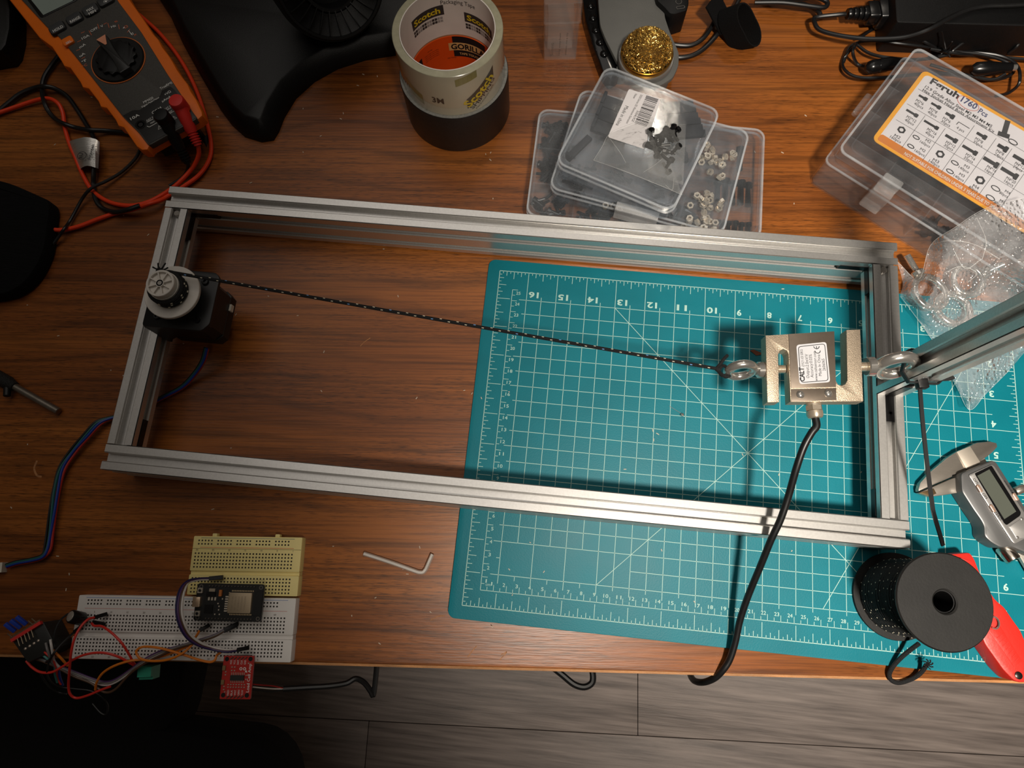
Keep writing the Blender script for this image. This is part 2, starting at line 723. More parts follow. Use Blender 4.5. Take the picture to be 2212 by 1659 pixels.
b.text('cm', (0.0127 + 0.0037, 0.0127 + 0.0036, ZP), 0, 0.0036, 0.0022, 0.0)
part('printed_numerals', b, MATI, mt, 'pale ruler numbers', kind='stuff')

# ================================================================== aluminium frame
def alu():
    m = bpy.data.materials.new('anodised extruded aluminium')
    m.use_nodes = True
    n, l = m.node_tree.nodes, m.node_tree.links
    p = n['Principled BSDF']
    tc = n.new('ShaderNodeTexCoord')
    nz = n.new('ShaderNodeTexNoise')
    nz.inputs['Scale'].default_value = 700
    nz.inputs['Detail'].default_value = 2
    l.new(tc.outputs['Object'], nz.inputs['Vector'])
    r = n.new('ShaderNodeValToRGB')
    r.color_ramp.elements[0].color = (*lin((208, 206, 203)), 1)
    r.color_ramp.elements[1].color = (*lin((232, 230, 227)), 1)
    l.new(nz.outputs[0], r.inputs[0])
    l.new(r.outputs[0], p.inputs['Base Color'])
    p.inputs['Metallic'].default_value = 0.82
    p.inputs['Roughness'].default_value = 0.33
    return m


ALU = alu()
SLOT = ((-3.1, 0), (-3.1, -1.6), (-5.4, -1.6), (-5.4, -3.2), (-3.0, -5.8), (3.0, -5.8), (5.4, -3.2), (5.4, -1.6), (3.1, -1.6), (3.1, 0))


def profile(w, h):
    """outline of a slotted extrusion, w x h millimetres (20 or 40), centred, counter-clockwise, in metres"""
    pts = []

    def side(cx, cy, ang, ln):
        k = int(round(ln / 20.0))
        loc = [(-ln / 2 + 0.6, 0)]
        for i in range(k):
            c = -ln / 2 + 20 * i + ln / k / 2 if k == 1 else -ln / 2 + 10 + 20 * i
            loc += [(c - 3.9, 0)] + [(c + x, y - (0.9 if abs(x) < 3.2 and y == 0 else 0)) for x, y in SLOT] + [(c + 3.9, 0)]
        loc += [(ln / 2 - 0.6, 0)]
        ca, sa = cos(ang), sin(ang)
        for x, y in loc:
            pts.append(((cx + ca * x - sa * y) / 1000, (cy + sa * x + ca * y) / 1000))
    side(0, -h / 2, pi, w)
    side(w / 2, 0, -pi / 2, h)
    side(0, h / 2, 0, w)
    side(-w / 2, 0, pi / 2, h)
    return pts


def extrude(b, prof, M, ln):
    """profile in the local x/y plane pushed along local z"""
    prof = ccw(prof)
    n = len(prof)
    V = [(x, y, z) for z in (0, ln) for x, y in prof]
    F = [(i, (i + 1) % n, n + (i + 1) % n, n + i) for i in range(n)] + [tuple(reversed(range(n))), tuple(range(n, 2 * n))]
    return b.add(V, F, M)


FX, FY, FA, FZ = -0.2810, 0.0725, 0.00266, 0.0422
TFR = rotz(FX, FY, 0, FA)
fr = thing('extrusion_frame', 'silver slotted aluminium frame with an upright post at its right end', 'frame', (FX, FY, 0.0), FA)
P2020, P2040 = profile(20, 20), profile(20, 42)
AX = Matrix(((0, 0, 1, 0), (1, 0, 0, 0), (0, 1, 0, 0), (0, 0, 0, 1)))     # local x -> y, y -> z, z -> x
AY = Matrix(((1, 0, 0, 0), (0, 0, -1, 0), (0, 1, 0, 0), (0, 0, 0, 1))) @ Matrix.Diagonal((1, 1, -1, 1))
for yc in (0.010, 0.230):
    b = B()
    extrude(b, P2040, TFR @ Matrix.Translation((0, yc, FZ - 0.021)) @ AX, 0.6)
    part('long_rail', b, ALU, fr)
for xc in (0.010, 0.590):
    b = B()
    extrude(b, P2020, TFR @ Matrix.Translation((xc, 0.0203, FZ - 0.010)) @ AY, 0.1994)
    part('short_rail', b, ALU, fr)
PX, PY = 0.5895, 0.1225                # upright post, frame coordinates of its centre
b = B()
extrude(b, P2020, TFR @ Matrix.Translation((PX, PY, FZ + 0.0002)), 0.30)
part('upright_post', b, ALU, fr, 'slotted post standing on the right rail')
BRK = mat('black oxide bracket', (22, 21, 22), 0.35, 0.4, vary=0.2, scale=300)
for cx, cy, sx, sy in ((0.02, 0.22, 1, -1), (0.58, 0.22, -1, -1), (0.02, 0.02, 1, 1), (0.58, 0.02, -1, 1)):
    b = B()
    z = FZ - 0.010
    x0, x1 = sorted((cx - sx * 0.0005, cx + sx * 0.022))
    y0, y1 = sorted((cy - sy * 0.0030, cy + sy * 0.0005))
    b.box(x0, y0, z - 0.0030, x1, y1, z + 0.0030, TFR)
    x0, x1 = sorted((cx - sx * 0.0030, cx + sx * 0.0005))
    y0, y1 = sorted((cy + sy * 0.0005, cy + sy * 0.022))
    b.box(x0, y0, z - 0.0030, x1, y1, z + 0.0030, TFR)
    part('corner_bracket', b, BRK, fr)
# L bracket in the slots of the right rail and the post
b = B()
yb = PY - 0.010
b.box(PX - 0.003, yb - 0.020, FZ - 0.003, PX + 0.003, yb + 0.0022, FZ - 0.0002, TFR)
b.box(PX - 0.003, yb - 0.0004, FZ, PX + 0.003, yb + 0.0022, FZ + 0.026, TFR)
part('post_bracket', b, BRK, fr, 'black L bracket at the foot of the post')
b = B()
b.lathe([(0.0017, 0), (0.0017, 0.0006), (0.0010, 0.0006), (0.0010, -0.0006)], 14, TFR @ Matrix.Translation((PX, yb - 0.0135, FZ - 0.0002)))
part('set_screw', b, BLACKG, fr)
b = B()
b.box(PX - 0.0032, PY + 0.0096, FZ - 0.003, PX + 0.0032, PY + 0.018, FZ - 0.0002, TFR)
part('post_bracket', b, BRK, fr)
for xc, yc in ((0.010, 0.2165), (0.590, 0.2165)):
    b = B()
    b.lathe([(0.0028, 0), (0.0028, 0.003), (0.0022, 0.0035)], 16, TFR @ Matrix.Translation((xc, yc, FZ - 0.0056)))
    part('slot_screw', b, STEEL, fr)

# ================================================================== stepper motor with cord drum
def axis_to(p, d, roll=0.0):
    """matrix at p whose z axis points along d"""
    return Matrix.Translation(Vector(p)) @ Vector(d).to_track_quat('Z', 'Y').to_matrix().to_4x4() @ Matrix.Rotation(roll, 4, 'Z')


MC = Vector((-0.2348, 0.2050))
ZPT = 0.0665
mo = thing('stepper_motor', 'black stepper motor with a white cord drum bolted to the left rail', 'motor', (MC.x, MC.y, 0.022))
MBK = mat('black painted motor steel', (20, 20, 21), 0.42, 0.2, vary=0.25, scale=120)
WPL = mat('white printed plastic', (214, 208, 200), 0.55, vary=0.04, scale=200, bump=0.1, bscale=1500)
b = B()
b.prism(rounded([(-0.2606, 0.1812), (-0.2145, 0.1812), (-0.2092, 0.1870), (-0.2092, 0.2250), (-0.2130, 0.2290), (-0.2606, 0.2290)], 0.002, 2), ZPT - 0.003, ZPT, 0.0005)
b.box(-0.2606, 0.1812, 0.0265, -0.2578, 0.2290, ZPT - 0.003)
for y0 in (0.1812, 0.2268):
    b.add([(-0.2578, y0, ZPT - 0.003), (-0.2250, y0, ZPT - 0.003), (-0.2578, y0, 0.030),
           (-0.2578, y0 + 0.0022, ZPT - 0.003), (-0.2250, y0 + 0.0022, ZPT - 0.003), (-0.2578, y0 + 0.0022, 0.030)],
          [(0, 1, 2), (5, 4, 3), (0, 3, 4, 1), (1, 4, 5, 2), (2, 5, 3, 0)])
part('mounting_bracket', b, MBK, mo, 'black steel L bracket')


def octa(h, c):
    return [(MC.x + x, MC.y + y) for x, y in ((-h, -h + c), (-h + c, -h), (h - c, -h), (h, -h + c), (h, h - c), (h - c, h), (-h + c, h), (-h, h - c))]


b = B()
b.prism(octa(0.0211, 0.004), ZPT - 0.0125, ZPT - 0.0031, 0.0004)
part('end_cap', b, MBK, mo)
b = B()
b.prism(octa(0.0209, 0.005), 0.0335, ZPT - 0.0125)
part('stator', b, mat('dark laminated steel', (34, 33, 33), 0.4, 0.5, vary=0.3, scale=60, stretch=(1, 1, 40)), mo)
b = B()
b.prism(octa(0.0211, 0.004), 0.0235, 0.0335, 0.0003)
part('end_cap', b, MBK, mo)
b = B()
b.box(MC.x + 0.0211, MC.y + 0.005, 0.0290, MC.x + 0.0228, MC.y + 0.0105, 0.0335)
part('plug_socket', b, mat('white nylon', (224, 218, 204), 0.5), mo)
for sx in (-1, 1):
    for sy in (-1, 1):
        b = B()
        b.lathe([(0.0027, 0), (0.0027, 0.0014), (0.0023, 0.0018), (0.0013, 0.0018), (0.0013, 0.0004)], 16,
                Matrix.Translation((MC.x + sx * 0.0155, MC.y + sy * 0.0155, ZPT)))
        part('screw', b, BLACKG, mo)
b = B()
b.lathe([(0.0025, ZPT - 0.002), (0.0025, 0.0985)], 16, Matrix.Translation((MC.x, MC.y, 0)))
part('shaft', b, STEEL, mo)
b = B()
b.lathe([(0.0090, ZPT + 0.001), (0.0090, 0.0785), (0.0204, 0.0785), (0.0207, 0.0790), (0.0207, 0.0812), (0.0204, 0.0816), (0.0108, 0.0816), (0.0108, 0.0930)], 56,
        Matrix.Translation((MC.x, MC.y, 0)))
part('drum_flange', b, WPL, mo, 'white round flange of the cord drum')
b = B()
T = Matrix.Translation((MC.x, MC.y, 0))
b.lathe([(0.0100, 0.0930), (0.0103, 0.0934), (0.0103, 0.0978), (0.0100, 0.0982), (0.0088, 0.0982), (0.0085, 0.0978), (0.0085, 0.0962), (0.0024, 0.0962)], 40, T)
b.lathe([(0.0030, 0.0962), (0.0030, 0.0985), (0.0016, 0.0985), (0.0016, 0.0962)], 18, T)
for i in range(8):
    a = pi / 8 + i * pi / 4
    b.box(0.0028, -0.0004, 0.0962, 0.0088, 0.0004, 0.0980, T @ Matrix.Rotation(a, 4, 'Z'))
part('drum_hub', b, WPL, mo, 'white spoked hub of the cord drum')

# ================================================================== load cell between two eye bolts
ZC = 0.088
ZT = ZC + 0.0063
e1, e2 = at(1600, 800, ZC), at(1934, 790, ZC)
ax = (e2 - e1).normalized()
aang = atan2(ax.y, ax.x)
cc = (e1 + e2) / 2
lc = thing('load_cell', 'bare metal S shaped load cell with a white spec sticker', 'load cell', (cc.x, cc.y, ZC - 0.0064), aang)
LCM = mat('satin nickel plated steel', (196, 178, 156), 0.42, 0.75, vary=0.10, scale=600, bump=0.35, bscale=1500)
LCP = mat('brushed steel plate', (128, 116, 104), 0.40, 0.7, vary=0.06, scale=300)
S = [(1654, 724.7), (1658, 869), (1683, 868.5), (1681.5, 766), (1684, 758), (1692, 753.5), (1700, 757), (1703.5, 765),
     (1708, 868), (1865, 866.8), (1858.4, 711.7), (1828.6, 712.5), (1830.5, 822), (1826, 830), (1818, 833), (1810, 830), (1805.5, 822), (1802, 715.4)]
b = B()
b.prism(px_poly(S, ZT), ZT - 0.0100, ZT, 0.0003)
part('cell_body', b, LCM, lc)
b = B()
b.prism(px_poly([(1703, 722), (1708, 838.5), (1805.5, 836), (1801.6, 716)], ZT), ZT, ZT + 0.0006, 0.0002)
part('cover_plate', b, LCP, lc)
b = B()
b.prism(px_poly([(1708.2, 841), (1709, 867.5), (1806, 864.5), (1805.7, 838.5)], ZT), ZT, ZT + 0.0006, 0.0002)
cp2 = part('cover_plate', b, LCP, lc)
for sp in ((1728, 853), (1788, 850.5)):
    b = B()
    q = at(*sp, ZT)
    b.lathe([(0.0027, 0), (0.0027, 0.0006), (0.0018, 0.0016), (0.0006, 0.0019)], 18, Matrix.Translation((q.x, q.y, ZT + 0.0006)))
    part('screw', b, STEEL, cp2)
st = B()
ZS = ZT + 0.0008
st.prism(rounded(px_poly([(1720, 745), (1727, 830), (1793.5, 825.5), (1785, 738.5)], ZS), 0.0022, 4), ZT + 0.0006, ZS)
sk = part('spec_sticker', st, mat('silver white sticker', (206, 206, 210), 0.45, vary=0.04), lc, 'pale rounded sticker with printed data')
b = B()
o = rounded(px_poly([(1723.5, 748.5), (1730, 827), (1790, 822.5), (1782, 742)], ZS), 0.0022, 4)
b.ring(o, offset(ccw(o), 0.00045), ZS, ZS + 0.00006)
for txt, p0, p1, h, bo in (('CALT', (1738.5, 824), (1736, 793.5), 0.0032, 0.03), ('-DYLY-103 50KG', (1738, 793), (1733.5, 755), 0.0018, 0.0),
                           ('Output:2.0mV/V', (1748.5, 817), (1745, 765), 0.0021, 0.0), ('Accuracy:0.03%', (1757.5, 815.5), (1753.5, 765.5), 0.0021, 0.0),
                           ('www.caltsensor.com', (1766.5, 823), (1762, 759), 0.0020, 0.0), ('Made In China', (1775, 812), (1771, 766), 0.0020, 0.0),
                           ('2606065', (1783.5, 801), (1781, 775), 0.0020, 0.0)):
    b.text_px(txt, p0, p1, ZS, h, bo)


def arc_band(b, c, r0, r1, a0, a1, z, n=14):
    V = []
    for i in range(n + 1):
        a = a0 + (a1 - a0) * i / n
        V += [(c[0] + r0 * cos(a), c[1] + r0 * sin(a), z), (c[0] + r1 * cos(a), c[1] + r1 * sin(a), z)]
    b.add(V, [(2 * i, 2 * i + 1, 2 * i + 3, 2 * i + 2) for i in range(n)])


for pc in ((1766, 757.5), (1763.5, 748)):
    q = at(*pc, ZS)
    arc_band(b, q, 0.0016, 0.0021, aang + pi, aang + 2 * pi, ZS + 0.00008)
q = at(1763.5, 748, ZS)
b.line((q.x, q.y, 0), (q.x + 0.0018 * sin(aang), q.y - 0.0018 * cos(aang), 0), 0.0005, ZS + 0.00008)
part('sticker_print', b, BLACKINK, sk, 'black spec lettering', kind='stuff')
g0, g1 = at(1756.5, 868, ZC), at(1762, 908, ZC)
gd = (g1 - g0).normalized()
b = B()
b.lathe([(0.0038, -0.002), (0.0038, 0.0012), (0.0050, 0.0012), (0.0050, 0.0030)], 20, axis_to(g0, gd))
b.lathe([(0.0056, 0.0030), (0.0056, 0.0062)], 6, axis_to(g0, gd))
b.lathe([(0.0048, 0.0062), (0.0054, 0.0066), (0.0054, 0.0096), (0.0046, 0.0112), (0.0036, 0.0116)], 20, axis_to(g0, gd))
part('cable_gland', b, NICKEL, lc, 'nickel cable gland')
ge = g0 + gd * 0.0112
b = B()
cab = [tuple(ge), tuple(g0 + gd * 0.017)] + [tuple(at(x, y, z)) for x, y, z in (
    (1753, 935, .087), (1736, 966, .084), (1720, 1012, .078), (1703, 1072, .0675), (1686, 1122, .0600), (1666, 1165, .0525),
    (1643, 1222, .040), (1617, 1285, .026), (1599, 1338, .016), (1588, 1388, .009), (1576, 1425, .0045), (1560, 1449, .0010), (1541, 1466, -.006), (1516, 1474, -.020), (1496, 1467, -.045), (1486, 1440, -.09))]
b.tube(cab, 0.00255, 12, 6)
part('signal_cable', b, RUBBER, lc, 'black round cable running off the desk edge')


def eye_bolt(name, label, cen, Rm, r, sgn, lshank, rnut, lnut, inner):
    """ring in the upright plane through the load axis, nut face and threaded shank towards the cell"""
    o = thing(name, label, 'eye bolt', (cen.x, cen.y, cen.z - Rm - r), aang, 'steel eye bolts on the load cell')
    D = ax * sgn
    M = Matrix.Translation(cen) @ Matrix.Rotation(aang, 4, 'Z') @ Matrix.Rotation(pi / 2 - radians(14), 4, 'X')
    b = B()
    n, m = 40, 14
    V, F = [], []
    for i in range(n):
        a = 2 * pi * i / n
        for j in range(m):
            t = 2 * pi * j / m
            V.append(((Rm + r * cos(t)) * cos(a), (Rm + r * cos(t)) * sin(a), r * sin(t)))
    for i in range(n):
        for j in range(m):
            F.append((i * m + j, ((i + 1) % n) * m + j, ((i + 1) % n) * m + (j + 1) % m, i * m + (j + 1) % m))
    b.add(V, F, M)
    part('eye_ring', b, STEEL, o)
    b = B()
    s0 = cen + D * (Rm + r * 0.55)
    b.lathe([(rnut * 0.72, 0), (rnut, 0.0012), (rnut, lnut - 0.0006), (rnut * 0.9, lnut)], 20, axis_to(s0, D))
    part('collar', b, STEEL, o)
    b = B()
    pr_ = []
    k = int(lshank / 0.0005)
    for i in range(k):
        pr_.append((inner + (0.00028 if i % 2 else -0.00012), lnut + i * 0.0005))
    b.lathe(pr_, 16, axis_to(s0, D))
    part('threaded_shank', b, NICKEL, o)
    return o


eye_bolt('eye_bolt', 'polished eye bolt tied to the black cord, left of the load cell', e1, 0.0088, 0.0031, 1, 0.0150, 0.0056, 0.0055, 0.0027)
eye_bolt('eye_bolt', 'larger polished eye bolt zip tied to the upright post', e2, 0.0118, 0.0041, -1, 0.0150, 0.0068, 0.0062, 0.0030)

# ================================================================== cord from the drum to the load cell
CORDM = mat('black braided cord', (17, 17, 19), 0.7, vary=0.3, scale=900, bump=0.9, bscale=2200)
co = thing('braided_cord', 'thin black braided cord with bright flecks stretched from the motor drum to the eye bolt', 'cord', (MC.x, MC.y, 0.083))
b = B()
for k, z in enumerate((0.0832, 0.0858, 0.0884, 0.0908)):
    b.tube([(MC.x + 0.0121 * cos(a), MC.y + 0.0121 * sin(a), z) for a in [2 * pi * i / 28 for i in range(28)]], 0.00135, 8, 1, False, True)
part('drum_wraps', b, CORDM, co, 'cord wound on the drum')
c0 = Vector((MC.x + 0.0005, MC.y + 0.0124, 0.0895))
c1 = at(1552, 797, ZC)
b = B()
b.tube([c0, c0 * 0.5 + c1 * 0.5 + Vector((0, 0, -0.0006)), c1], 0.00128, 8, 24)
part('taut_length', b, CORDM, co)
b = B()
for pts in (((1552, 797), (1562, 790), (1573, 797), (1572, 808), (1560, 811), (1551, 800)), ((1549, 799), (1556, 806), (1567, 814), (1576, 812)),
            ((1548, 795), (1556, 786), (1563, 776), (1571, 768))):
    zz = [ZC + 0.001 * ((i * 37) % 5 - 1) for i in range(len(pts))]
    b.tube([tuple(at(x, y, z)) for (x, y), z in zip(pts, zz)], 0.0012, 7, 4)
b.lathe([(0.0, -0.0022), (0.0019, -0.0012), (0.0023, 0), (0.0019, 0.0012), (0.0, 0.0022)], 10, Matrix.Translation(at(1551, 797, ZC)))
part('eye_knot', b, CORDM, co, 'knot and loop at the eye bolt')
b = B()
kn = at(347, 585, 0.088)
b.lathe([(0.0, -0.002), (0.0020, -0.001), (0.0022, 0.0006), (0.0, 0.002)], 10, Matrix.Translation(kn))
kn2 = at(328, 603, 0.088)
b.lathe([(0.0, -0.002), (0.0018, -0.001), (0.0018, 0.0006), (0.0, 0.002)], 10, Matrix.Translation(kn2))
for dx, dy, dz in ((-0.006, 0.002, 0.001), (0.003, 0.006, 0.001), (-0.002, 0.005, 0.002), (0.005, 0.003, 0.0)):
    b.tube([tuple(kn), tuple(kn + Vector((dx * .6, dy * .5, dz))), tuple(kn + Vector((dx, dy, dz)))], 0.0006, 5, 3)
part('drum_knot', b, CORDM, co, 'frayed knot at the drum')
fw, fc = B(), B()
L = (c1 - c0).length
k = 0
s = 0.012
while s < L - 0.004:
    p = c0.lerp(c1, s / L) + Vector((0, 0, 0.00112))
    p.z += -0.0006 * (1 - (2 * s / L - 1) ** 2)
    side = Vector((-(c1 - c0).y, (c1 - c0).x, 0)).normalized()
    d = (c1 - c0).normalized()
    p += side * (0.0005 if k % 2 else -0.0006)
    q = fw if k % 5 else fc
    q.add([p - d * 0.0008 - side * 0.0003, p + d * 0.0008 - side * 0.0003, p + d * 0.0008 + side * 0.0003, p - d * 0.0008 + side * 0.0003,
           p + Vector((0, 0, 0.0003))], [(0, 1, 4), (1, 2, 4), (2, 3, 4), (3, 0, 4)])
    s += 0.0062
    k += 1
for z in (0.0838, 0.0864, 0.0888):
    for i in range(9):
        a = 2 * pi * i / 9 + z * 900
        p = Vector((MC.x + 0.0134 * cos(a), MC.y + 0.0134 * sin(a), z + 0.0003))
        fw.box(-0.0003, -0.0007, -0.0003, 0.0003, 0.0007, 0.0003, Matrix.Translation(p) @ Matrix.Rotation(a, 4, 'Z'))
part('pale_flecks', fw, mat('reflective fleck', (224, 214, 190), 0.4), co, 'pale reflective flecks', kind='stuff')
part('blue_flecks', fc, mat('blue fleck', (120, 170, 230), 0.4), co, 'blue flecks', kind='stuff')

# ================================================================== zip tie
zt = thing('zip_tie', 'black zip tie binding the eye bolt to the post with a long dangling tail', 'zip tie', tuple(at(1992, 826, 0.084)))
hd = at(1990, 826, 0.086)
b = B()
TP = TFR
lp = [TP @ Vector(v) for v in ((PX - 0.0100, PY - 0.0118, 0.0865), (PX - 0.0148, PY - 0.0050, 0.0875), (PX - 0.0112, PY + 0.0100, 0.0890), (PX - 0.0095, PY + 0.0113, 0.0892),
                               (PX + 0.0098, PY + 0.0113, 0.0888), (PX + 0.0112, PY + 0.0095, 0.0885), (PX + 0.0112, PY - 0.0095, 0.0868), (PX + 0.0095, PY - 0.0113, 0.0866))]
b.tube(lp, 1, 4, 1, False, True, flat=(0.0006, 0.0019))
part('strap_loop', b, BLACK, zt)
b = B()
T = axis_to(hd, (0.12, -1, 0.1))
b.prism(rounded([(-0.0036, -0.0028), (0.0036, -0.0028), (0.0036, 0.0028), (-0.0036, 0.0028)], 0.0008, 2), -0.002, 0.0046, 0.0006, T)
part('locking_head', b, BLACK, zt)
b = B()
b.tube([tuple(at(x, y, z)) for x, y, z in ((1998, 819, .087), (2025, 818, .089), (2050, 817, .091), (2060, 813, .092))], 1, 4, 4, True, False, flat=(0.0017, 0.0006))
part('short_tail', b, BLACK, zt)
b = B()
tl = smooth_path([tuple(at(x, y, z)) for x, y, z in ((1987, 836, .086), (1991, 890, .083), (1998, 960, .078), (2006, 1030, .072), (2015, 1100, .066))], 5) + \
     [at(2017, 1109, .065)] + [at(x, y, z) for x, y, z in ((2023, 1130, .060), (2030, 1153, .054), (2037, 1178, .047))]
b.tube(tl, 1, 4, 1, False, False, flat=(0.0013, 0.0006))
part('long_tail', b, BLACK, zt)

# ================================================================== digital multimeter
ORG = mat('orange rubber', (246, 118, 8), 0.5, vary=0.06, scale=60, bump=0.1, bscale=900)
MGY = mat('dark grey textured plastic', (70, 68, 64), 0.5, vary=0.10, scale=500, bump=0.35, bscale=2600)
MDK = mat('charcoal plastic', (38, 38, 38), 0.45, vary=0.1, scale=300)
ZM = 0.036
mm = thing('multimeter', 'orange and grey digital multimeter with a big black rotary dial', 'multimeter', tuple(at(250, 140, ZD)), 0)
out = [(-72, -120), (20, 0), (84, 81), (111, 101), (131, 131), (137, 142), (150, 146), (172, 177), (177, 188), (190, 191), (211, 218), (216, 230), (229, 233), (248, 258), (254, 271),
       (266, 275), (294, 316), (306, 324), (318, 323), (322, 316), (428, 257), (437, 249), (436, 240), (424, 214), (412, 196), (405, 180), (394, 166), (382, 149), (374, 134), (364, 118),
       (350, 100), (342, 84), (330, 71), (311, 42), (281, 0), (214, -120)]
b = B()
b.prism(px_poly(out, ZM), 0.021, ZM, 0.0022, c0=0.004)
part('holster', b, ORG, mm, 'orange rubber holster with grip notches')
b = B()
bk = [(-72, -120), (20, 0), (84, 81), (111, 101), (200, 205), (294, 316), (322, 314), (428, 257), (434, 240), (342, 84), (281, 0), (214, -120)]
b.prism(offset(ccw(px_poly(bk, ZM)), 0.0125), ZD, 0.0215, 0, c0=0.003)
part('back_shell', b, MDK, mm)
inn = [(-50, -112), (47, 0), (101, 58), (127, 79), (162, 121), (266, 253), (299, 286), (321, 315), (427, 256), (415, 240), (359.5, 157), (304, 68), (253, 0), (196, -112)]
ZF = ZM + 0.0016
b = B()
b.prism(rounded(px_poly(inn, ZF), 0.003, 3), ZM - 0.004, ZF, 0.0008)
part('front_panel', b, MGY, mm, 'dark grey speckled front panel')
b = B()
b.prism(px_poly([(266, 250), (286, 239), (293, 238), (302, 238), (346, 207), (350, 196), (368, 187), (376, 193), (420, 250), (423, 255), (322, 311), (302, 284)], ZF), ZF - 0.001, ZF + 0.0003, 0.0001)
part('jack_panel', b, MDK, mm)
b = B()
b.prism(rounded(px_poly([(-20, -90), (58, -2), (89, 40), (170, 0), (128, -90)], ZF), 0.003, 3), ZF - 0.001, ZF + 0.0006, 0.0003)
part('screen_bezel', b, BLACKG, mm)
b = B()
b.prism(px_poly([(0, -86), (66, -2), (95, 34), (159, 3), (112, -86)], ZF), ZF, ZF + 0.0009)
part('screen', b, mat('grey green liquid crystal glass', (150, 164, 158), 0.15, vary=0.03), mm, 'blank grey green display')
ux = (at(197, 23, ZF) - at(125, 62, ZF)).normalized()
mang = atan2(ux.y, ux.x)


def at_rect(pc, w_, h_, ang, z, r=0.001, skew=0.0):
    q = at(*pc, z)
    c, s_ = cos(ang), sin(ang)
    return [(q.x + c * x - s_ * y, q.y + s_ * x + c * y) for x, y in rounded([(-w_ / 2, -h_ / 2 + skew), (w_ / 2, -h_ / 2 - skew), (w_ / 2, h_ / 2), (-w_ / 2, h_ / 2)], r, 3)]


ink, red_ink = B(), B()
for pc, txt, w_, h_ in (((125, 62), ('HOLD',), 0.0138, 0.0100), ((162, 42), ('RANGE',), 0.0138, 0.0100), ((197, 23), ('MAX', 'MIN'), 0.0138, 0.0104), ((229, 3), (), 0.0138, 0.0100)):
    b = B()
    b.prism(at_rect(pc, w_ + 0.0016, h_ + 0.0016, mang, ZF, 0.003), ZF - 0.0004, ZF + 0.0003)
    part('button_well', b, BLACK, mm)
    b = B()
    b.prism(at_rect(pc, w_, h_, mang, ZF, 0.0026), ZF, ZF + 0.0022, 0.0007)
    part('button', b, mat('slate grey button', (62, 64, 66), 0.5), mm)
    for i, t in enumerate(txt):
        q = at(*pc, ZF + 0.0022)
        hh = 0.0029
        yo = -hh / 2 if len(txt) == 1 else (0.0006 if i == 0 else -0.0036)
        wd = 0.0098 if len(t) > 3 else 0.0070
        ink.text(t, (q.x - cos(mang) * wd / 2 - sin(mang) * yo, q.y - sin(mang) * wd / 2 + cos(mang) * yo, ZF + 0.0022), mang, wd, hh, 0.015)
q = at(229, 3, ZF + 0.0022)
ink.flat(circ(q.x, q.y, 0.0010, 10), ZF + 0.0023)
for i in range(7):
    a = mang + pi * i / 6
    ink.line((q.x + 0.0015 * cos(a), q.y + 0.0015 * sin(a), 0), (q.x + 0.0024 * cos(a), q.y + 0.0024 * sin(a), 0), 0.0004, ZF + 0.0023)
b = B()
b.prism(at_rect((148.5, 91), 0.0098, 0.0085, mang, ZF, 0.0022), ZF - 0.0004, ZF + 0.0021, 0.0007)
part('button', b, ORG, mm, 'orange SEL button')
q = at(148.5, 91, ZF + 0.0021)
ink.text('SEL', (q.x - cos(mang) * 0.0027 + sin(mang) * 0.0011, q.y - sin(mang) * 0.0027 - cos(mang) * 0.0011, ZF + 0.0021), mang, 0.0054, 0.0022, 0.01)
dc = at(250.6, 124, ZF + 0.004)
TDc = Matrix.Translation((dc.x, dc.y, 0))
b = B()
b.lathe([(0.0245, ZF), (0.0245, ZF + 0.0007), (0.0236, ZF + 0.0007), (0.0236, ZF)], 56, TDc)
part('dial_ring', b, mat('copper orange trim', (206, 110, 50), 0.4), mm)
b = B()
b.lathe([(0.0235, ZF - 0.0005), (0.0235, ZF + 0.0012), (0.0226, ZF + 0.0022), (0.0216, ZF + 0.0022)], 56, TDc)
n_ = 56
prof = [(0.0162 + 0.0020 * (1 if (i // 2) % 2 else 0)) for i in range(n_)]
star = [(dc.x + prof[i] * cos(2 * pi * i / n_), dc.y + prof[i] * sin(2 * pi * i / n_)) for i in range(n_)]
b.prism(star, ZF + 0.0022, ZF + 0.0050, 0.0006)
dl = part('rotary_dial', b, BLACK, mm, 'black notched rotary dial')
g_ = (at(282, 168, ZF) - at(216, 78, ZF))
ga = atan2(g_.y, g_.x)
b = B()
b.prism([(x, y) for x, y in rounded([(-0.0224, -0.0052), (-0.005, -0.0036), (0.007, -0.0036), (0.0214, -0.0056), (0.0214, 0.0056), (0.007, 0.0036), (-0.005, 0.0036), (-0.0224, 0.0052)], 0.0014, 3)],
        ZF + 0.002, ZF + 0.0085, 0.0012, TDc @ Matrix.Rotation(ga, 4, 'Z'))
part('dial_grip', b, MDK, dl, 'raised grip bar across the dial')
b = B()
b.prism([(-0.0222, -0.0045), (-0.0125, -0.0008), (-0.0125, 0.0008), (-0.0222, 0.0045)], ZF + 0.0084, ZF + 0.0088, 0, TDc @ Matrix.Rotation(ga, 4, 'Z'))
part('dial_pointer', b, mat('salmon pointer', (238, 160, 124), 0.5), dl, 'salmon coloured pointer wedge')
